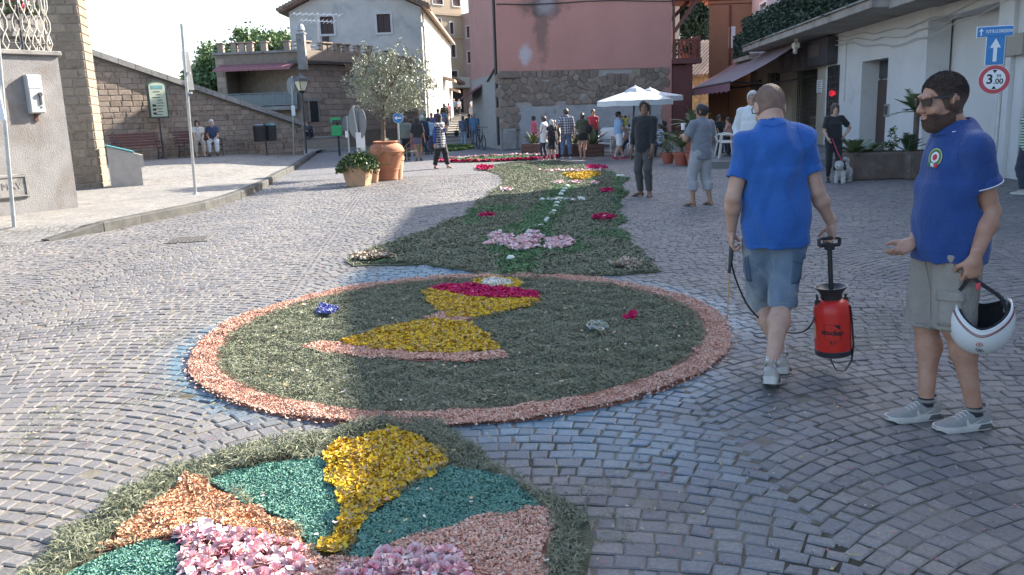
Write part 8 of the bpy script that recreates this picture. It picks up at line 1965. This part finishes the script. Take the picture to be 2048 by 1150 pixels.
for lab,px,Y,h_,rz,skn,tp,bt,ha,fem in(('maroon shirted man at the foot of the alley steps',876,52,1.75,0,'c',top_(cloth('maroon',(.14,.03,.04)),.8),trs(c_navy),hr('short'),False),('person in pale blue just right of the maroon shirt',886,55,1.62,0,'b',top_(c_lblue,.7),trs(c_navy),hr('short',m_brn),False),('tall figure in black on the lower alley steps',889,60,1.85,20,'c',top_(c_black,1.0),trs(c_black),hr('bob'),False),('woman in black further up on the left of the steps',893,66,1.62,0,'b',top_(c_black,.7),trs(c_navy),hr('bob',m_brn),True),('woman in a pink top on the left of the steps',898,76,1.65,0,'b',top_(cloth('rose_top',(.5,.22,.28)),.7),trs(c_black),hr('bob',m_brn),True),('white haired man in blue at the top of the steps',909,93,1.72,180,'b',top_(cloth('dusty_blue',(.2,.28,.42)),.8),trs(c_navy),hr('short',m_gry),False),('woman in a white T-shirt at the top of the steps',919,93,1.68,150,'b',top_(c_white,.7),trs(c_black),hr('bun',m_brn),True),('man in a light blue T-shirt and beige trousers on the right of the steps',965,76,1.75,10,'b',top_(c_lblue,.8),trs(c_beige),hr('short',m_blk),False),('grey shirted man right of the steps',946,66,1.75,0,'b',top_(c_grey,.9),trs(c_navy),hr('short',m_gry),False),('person in white high on the right of the steps',946,90,1.7,0,'b',top_(c_white,.7),trs(c_navy),hr('short'),False),('person in a dark top with a red cap high on the right',953,90,1.75,0,'b',top_(c_navy,.7),trs(c_navy),hr('cap',c_red),False),('person in turquoise high on the right of the steps',959,88,1.7,0,'b',top_(cloth('turquoise',(.08,.4,.36)),.7),trs(c_navy),hr('short',m_brn),False)):
 far_p(lab,px,Y,h_,rz,skn,tp,bt,ha,fem)
# ---- dog
gd=G(1686,366);dg_=thing('dog','small shaggy white dog with black ears on a pink lead','dog',gd+Vector((.0,.05,0)),R(140));dg_.scale=(1.12,)*3
ORG[dg_.name]=Vector((0,0,0));m_fur=mat('white_shaggy_fur',(.66,.64,.61),(.5,.48,.47),22,.95,1.0,220,stain=(.34,.34,.35),sscale=7,spos=(.55,.75));m_furk=mat('black_fur',(.025,.025,.028),(.06,.06,.06),30,.9,1.0,200)
fd_=Field((-.2,-.32,-.02),(.2,.32,.5),.008)
fd_.ell((0,-.08,.22),(.1,.19,.1),None,.03);fd_.ell((0,.06,.225),(.095,.1,.11),None,.03);fd_.cone((0,.08,.26),(0,.15,.31),.07,.07,.03);fd_.ell((0,.17,.33),(.075,.075,.07),None,.02);fd_.ell((0,.235,.3),(.045,.045,.04),None,.02)
for sx in(-1,1):
 fd_.cone((sx*.06,.1,.2),(sx*.062,.12,.1),.045,.036,.02);fd_.cone((sx*.062,.12,.1),(sx*.063,.12,.02),.036,.036,.01);fd_.ell((sx*.063,.14,.02),(.036,.045,.024),None,.01)
 fd_.cone((sx*.06,-.2,.2),(sx*.065,-.17,.12),.055,.045,.02);fd_.cone((sx*.065,-.17,.12),(sx*.065,-.22,.07),.042,.034,.01);fd_.cone((sx*.065,-.22,.07),(sx*.065,-.21,.02),.034,.035,.01);fd_.ell((sx*.065,-.19,.02),(.035,.045,.023),None,.01)
fd_.cone((0,-.26,.28),(0,-.24,.4),.035,.03,.02);fd_.cone((0,-.24,.4),(.02,-.15,.42),.035,.03,.01)
V,F=fd_.mesh(1,.012,45,3);body=link('body',np_mesh('body',V,F),m_fur,dg_,True)
for sx in(-1,1):
 fe_=Field((sx*.09-.08,.06,.2),(sx*.09+.08,.26,.44),.007);fe_.cone((sx*.065,.15,.38),(sx*.092,.15,.27),.03,.038,.02,((1,0,0),.6));V,F=fe_.mesh(1,.006,50,2);link('ear',np_mesh('ear',V,F),m_furk,dg_,True)
 MB().ball((sx*.032,.232,.345),.011,8,6).build('eye',m_dark,dg_,True,True)
MB().ball((0,.278,.308),(.016,.012,.012),8,6).build('nose',m_dark,dg_,True,True)
fb_=Field((-.12,-.22,.2),(.12,.06,.4),.008);fb_.ell((.03,-.08,.27),(.09,.1,.065),None,.02);V,F=fb_.mesh(1,.008,45,4);link('back_patch',np_mesh('back_patch',V,F),mat('grey_fur',(.25,.26,.28),(.35,.35,.36),30,.95,1.0,200),dg_,True)
ld=thing('dog_lead','pink lead running from the dog walker to the dog','lead',dogw+Vector((-.2,-.25,.9)));a_,b_=dogw+Vector((-.13,-.27,.88)),gd+Vector((.03,-.02,.34))
MB().tube([a_,a_.lerp(b_,.35)+Vector((0,0,-.05)),a_.lerp(b_,.7)+Vector((0,0,-.05)),b_],.011,6).build('strap',cloth('lead_pink',(.55,.06,.14)),ld)
# ---- sprayer
sp_=thing('pressure_sprayer','red pressure sprayer tank with black pump hanging from the right hand','sprayer',Y_(1667,706,4.9));SPY=4.93
m_tank=mat('red_plastic',(.62,.025,.015),(.58,.022,.014),4,.38,.04,80);m_blkp=mat('black_plastic',(.022,.022,.024),(.03,.03,.032),10,.4,.05,90)
tb_,tt_=Y_(1667,708,SPY),Y_(1663,600,SPY);hc_=Y_(1664,489,SPY);axu=(tt_-tb_).normalized();Ht=(tt_-tb_).length;Ra=(Y_(1702,660,SPY)-Y_(1632,660,SPY)).length/2
X1=Vector((1,0,0));X1=(X1-axu*axu.dot(X1)).normalized();X2=axu.cross(X1)
def lathe_ax(prof,n=28,name='tank',m=None,par=None,cap=True):
 mb=MB();mb.lathe(prof,(0,0,0),n,cap);mb.v=[tuple(tb_+X1*v[0]+X2*v[1]+axu*v[2])for v in mb.v];return mb.build(name,m,par,True)
lathe_ax([(Ra*.99,.035),(Ra,.05),(Ra,Ht*.78),(Ra*.97,Ht*.88),(Ra*.86,Ht*.97),(Ra*.62,Ht*1.02),(Ra*.5,Ht*1.03)],32,'tank',m_tank,sp_)
lathe_ax([(Ra*.9,0),(Ra*1.01,.008),(Ra*1.02,.036),(Ra*.98,.04)],32,'base_ring',m_blkp,sp_)
zc1=Ht*1.02;lathe_ax([(Ra*.56,zc1),(Ra*.58,zc1+.03),(Ra*.66,zc1+.045),(Ra*.86,zc1+.07),(Ra*.88,zc1+.078),(Ra*.82,zc1+.078),(Ra*.55,zc1+.05),(Ra*.2,zc1+.045)],28,'funnel_collar',m_blkp,sp_)
top_z=(hc_-tb_).dot(axu);lathe_ax([(.014,zc1+.03),(.014,top_z)],12,'pump_rod',m_blkp,sp_)
A_h=tb_+axu*top_z;XH=Vector((1,.1,0)).normalized();hw_=.062
mb=MB();mb.tube([A_h+XH*-hw_+axu*.0,A_h+XH*-hw_*1.02+axu*.035,A_h+XH*-hw_*.8+axu*.04,A_h+XH*hw_*.8+axu*.04,A_h+XH*hw_*1.02+axu*.035,A_h+XH*hw_],.011,8);mb.tube([A_h+XH*-hw_,A_h+XH*hw_],.013,8);mb.box(A_h-axu*.016,(.06,.024,.03),(XH,axu.cross(XH),axu),.006);mb.build('handle',m_blkp,sp_,True)
for sg in(-1,1):
 c=tb_+axu*(Ht*.97)+X1*(Ra*.8*sg);mb=MB();mb.tube([c-axu*.01,c+axu*.022],.015,10);mb.tube([c+axu*.022,c+axu*.042],.008,8);mb.build('valve',m_blkp,sp_,True)
camd=Vector((-tb_.x,-tb_.y,0)).normalized();sideX=Zv.cross(camd)*-1;sideX=sideX if sideX.x>0 else-sideX
def on_tank(u,v,off=.0012):a=u/Ra;n_=camd*math.cos(a)+sideX*math.sin(a);return tb_+axu*v+n_*(Ra+off)
def tank_text(txt,size,u0,v0,bold,shear,sx,name='lettering'):
 me=text_mesh(txt,size,'CENTER',.0004,bold,shear);off=ORG[sp_.name]
 for v in me.vertices:p=on_tank(u0+v.co.x*sx,v0+v.co.y,.0012+v.co.z);v.co=p-off
 me.update();return link(name,me,m_ink,sp_)
m_ink.node_tree.nodes['Principled BSDF'].inputs['Base Color'].default_value=(.02,.015,.015,1)
vm=Ht*.47;tank_text('stocker',.044,0,vm,.0016,.12,.95);tank_text('5 l',.024,0,vm-.058,.0007,0,1.1)
mb=MB();lp_=[(-.046,vm+.048),(.046,vm+.048),(.046,vm-.045),(.022,vm-.045),(.016,vm-.066),(0,vm-.075),(-.016,vm-.066),(-.022,vm-.045),(-.046,vm-.045),(-.046,vm+.048)]
pts=[]
for(a,b),(c,d)in zip(lp_[:-1],lp_[1:]):
 for k in range(5):pts.append(on_tank(a+(c-a)*k/5,b+(d-b)*k/5,.0008))
pts.append(pts[0]);mb.tube(pts,.0011,4);mb.build('print_outline',m_ink,sp_)
MB().add([on_tank(.01,vm+.047),on_tank(.044,vm+.047),on_tank(.044,vm+.022),on_tank(.03,vm+.03)],[(0,1,2,3)]).build('print_corner',m_ink,sp_)
MB().add([on_tank(-Ra*1.25,vm-.05),on_tank(-Ra*1.05,vm-.05),on_tank(-Ra*1.05,vm+.04),on_tank(-Ra*1.25,vm+.04)],[(0,1,2,3)]).build('side_label',mat('yellow_label',(.55,.5,.3),(.4,.38,.25),30,.6),sp_)
mb=MB();sp_px=[(1700,610),(1704,640),(1707,690),(1703,722),(1690,741),(1672,740),(1662,722),(1660,706)];pts=[Y_(x,y,SPY-.06)for x,y in sp_px]
for p,q in zip(pts[:-1],pts[1:]):mb.seg(p,q,.004,.018,(0,1,0))
mb.seg(Y_(1702,635,SPY-.06),Y_(1713,640,SPY-.08),.005,.016,(0,1,0));mb.build('strap',m_blkp,sp_)
hose=[(1633,588),(1634,605),(1630,632),(1618,655),(1600,665),(1578,665),(1550,656),(1520,638),(1495,610),(1478,575),(1466,540),(1462,515)]
sm=[]
hp_=[Y_(x,y,SPY+(.0 if i<4 else .14 if i<8 else .05+.02*(11-i)))for i,(x,y)in enumerate(hose)]
for i in range(len(hp_)-1):
 p0,p1,p2,p3=hp_[max(0,i-1)],hp_[i],hp_[i+1],hp_[min(len(hp_)-1,i+2)]
 for k in range(5):t=k/5;sm.append(.5*((2*p1)+(p2-p0)*t+(2*p0-5*p1+4*p2-p3)*t*t+(3*p1-p0-3*p2+p3)*t**3))
sm.append(hp_[-1]);MB().tube(sm,.0055,8).build('hose',m_blkp,sp_,True)
la=thing('spray_lance','thin brass spray lance with a black grip in the left hand','lance',Y_(1455,638,4.97));mb=MB();mb.tube([Y_(1463,488,4.99),Y_(1462,512,4.985),Y_(1459,538,4.98)],[.013,.014,.009],8);mb.tube([Y_(1459,538,4.98),Y_(1458.5,546,4.98)],.011,8);mb.build('grip',m_blkp,la,True)
MB().tube([Y_(1458.5,545,4.98),Y_(1454.5,638,4.97)],.0036,8).build('tube',mat('brass',(.45,.28,.12),(.5,.34,.16),10,.35,metal=.8),la,True)
# ---- helmet
HY=3.96;hcn=Y_(1962,640,HY);he=thing('scooter_helmet','white open face helmet with red and black lines hanging upside down by its strap','helmet',hcn-Zv*.17)
m_shell=mat('white_gloss_shell',(.66,.67,.66),(.62,.63,.62),3,.16,0,spec=.6);m_pad=mat('black_lining',(.025,.025,.03),(.04,.04,.045),60,.9,.5,300)
Rx,Ry,Rz_=.145,.16,.168;hu=Vector((.06,0,1)).normalized();ha_=Vector((.88,-.47,-.05));ha_=(ha_-hu*hu.dot(ha_)).normalized();hb2=hu.cross(ha_)
def HP(a,e,k=1.0):return hcn+ha_*(Rx*k*math.cos(e)*math.cos(a))+hb2*(Ry*k*math.cos(e)*math.sin(a))+hu*(Rz_*k*math.sin(e))
def rim(a):c_=math.sin(a);f_=-math.sin(a);return R(4)+R(34)*max(0,abs(math.cos(a)))**1.6-R(12)*max(0,f_)+R(16)*max(0,math.sin(a))
mb=MB();na,ne=44,14;vs=[]
for i in range(ne+1):
 for k in range(na):a=2*math.pi*k/na;e=-math.pi/2+(rim(a)+math.pi/2)*i/ne;vs.append(HP(a,e))
mb.add(vs,[(i*na+k,i*na+(k+1)%na,(i+1)*na+(k+1)%na,(i+1)*na+k)for i in range(ne)for k in range(na)]);sho=mb.build('shell',m_shell,he,True)
md=sho.modifiers.new('thick','SOLIDIFY');md.thickness=.006;md.offset=-1
mb=MB();vs=[]
for i in range(ne+1):
 for k in range(na):a=2*math.pi*k/na;e=-math.pi/2+(rim(a)+R(3)+math.pi/2)*i/ne;vs.append(HP(a,e,.93 if i<ne else .86))
mb.add(vs,[(i*na+(k+1)%na,i*na+k,(i+1)*na+k,(i+1)*na+(k+1)%na)for i in range(ne)for k in range(na)]);mb.build('lining',m_pad,he,True)
MB().tube([HP(a,rim(a)+R(.5),1.005)for a in np.linspace(0,2*math.pi,45)],.0045,6,False).build('rim_trim',m_shell,he,True)
for d_,m,r_ in((-8.5,m_red,.0016),(-10.5,m_ink,.0016),(-6.8,m_ink,.001)):MB().tube([HP(a,rim(a)+R(d_),1.003)for a in np.linspace(math.pi*1.06,math.pi*1.94,30)],r_,5).build('trim_line',m,he,True)
def hring(a0,e0,r,w,m,name):
 c=HP(a0,e0,1.004);n_=(c-hcn).normalized();t1=n_.cross(hu).normalized();t2=t1.cross(n_);MB().tube([c+t1*(r*math.cos(x))+t2*(r*math.sin(x))for x in np.linspace(0,2*math.pi,25)],w,5,False).build(name,m,he,True);return c,n_,t1,t2
aC=math.pi*1.5+.02;c,n_,t1,t2=hring(aC,R(-33),.0125,.0018,m_red,'roundel');MB().ball(c,.0042,8,6).build('roundel_centre',m_badgeg,he,True)
c=HP(aC+.05,R(-50),1.006);n_=(c-hcn).normalized();t1=(Vector((1,0,0))-n_*n_.x).normalized();t2=n_.cross(t1);t2=t2 if t2.z>0 else-t2
mb=MB()
for pl_ in([(-.02,.008),(.02,.008),(.012,-.006),(-.012,-.006),(-.02,.008)],[(-.006,-.004),(-.002,.004),(.006,.005),(.01,-.004)]):mb.tube([c+t1*x+t2*y for x,y in pl_],.0009,4)
mb.build('logo',m_ink,he);c2=HP(aC+.03,R(-44),1.005);put_text('lettering','A.GIVI',.012,c2,t1,t2,m_ink,he,.0004,0)
for a in(math.pi*1.02,math.pi*1.98):MB().ball(HP(a,rim(a)-R(9),1.0),.006,8,6).build('snap',m_dark,he,True)
fist=Vector(B2)+Vector(J2['wrL'])+Vector((-.015,-.01,-.10))
for sg,a in((-1,math.pi*1.0),(1,0.0)):
 p0=HP(a,rim(a)-R(6),.9);p1=p0.lerp(fist,.45)+ha_*sg*.02;mb=MB()
 for p,q,w in((p0-hu*.04,p0.lerp(p1,.6),.06),(p0.lerp(p1,.5),p1,.042),(p1,fist+ha_*sg*.012,.026)):mb.seg(p,q,.016,w,tuple(hb2))
 mb.build('strap',m_pad,he)
 mb=MB();mb.box(p0-ha_*sg*.018+hu*.005,(.012,.04,.07),(ha_,hb2,hu),.005);mb.build('cheek_mesh',mat('grey_mesh_pad',(.35,.35,.36),(.1,.1,.1),160,.9),he)
MB().box(fist+ha_*.03-hu*.03,(.02,.012,.035),(ha_,hb2,hu),.004).build('buckle',m_red,he)
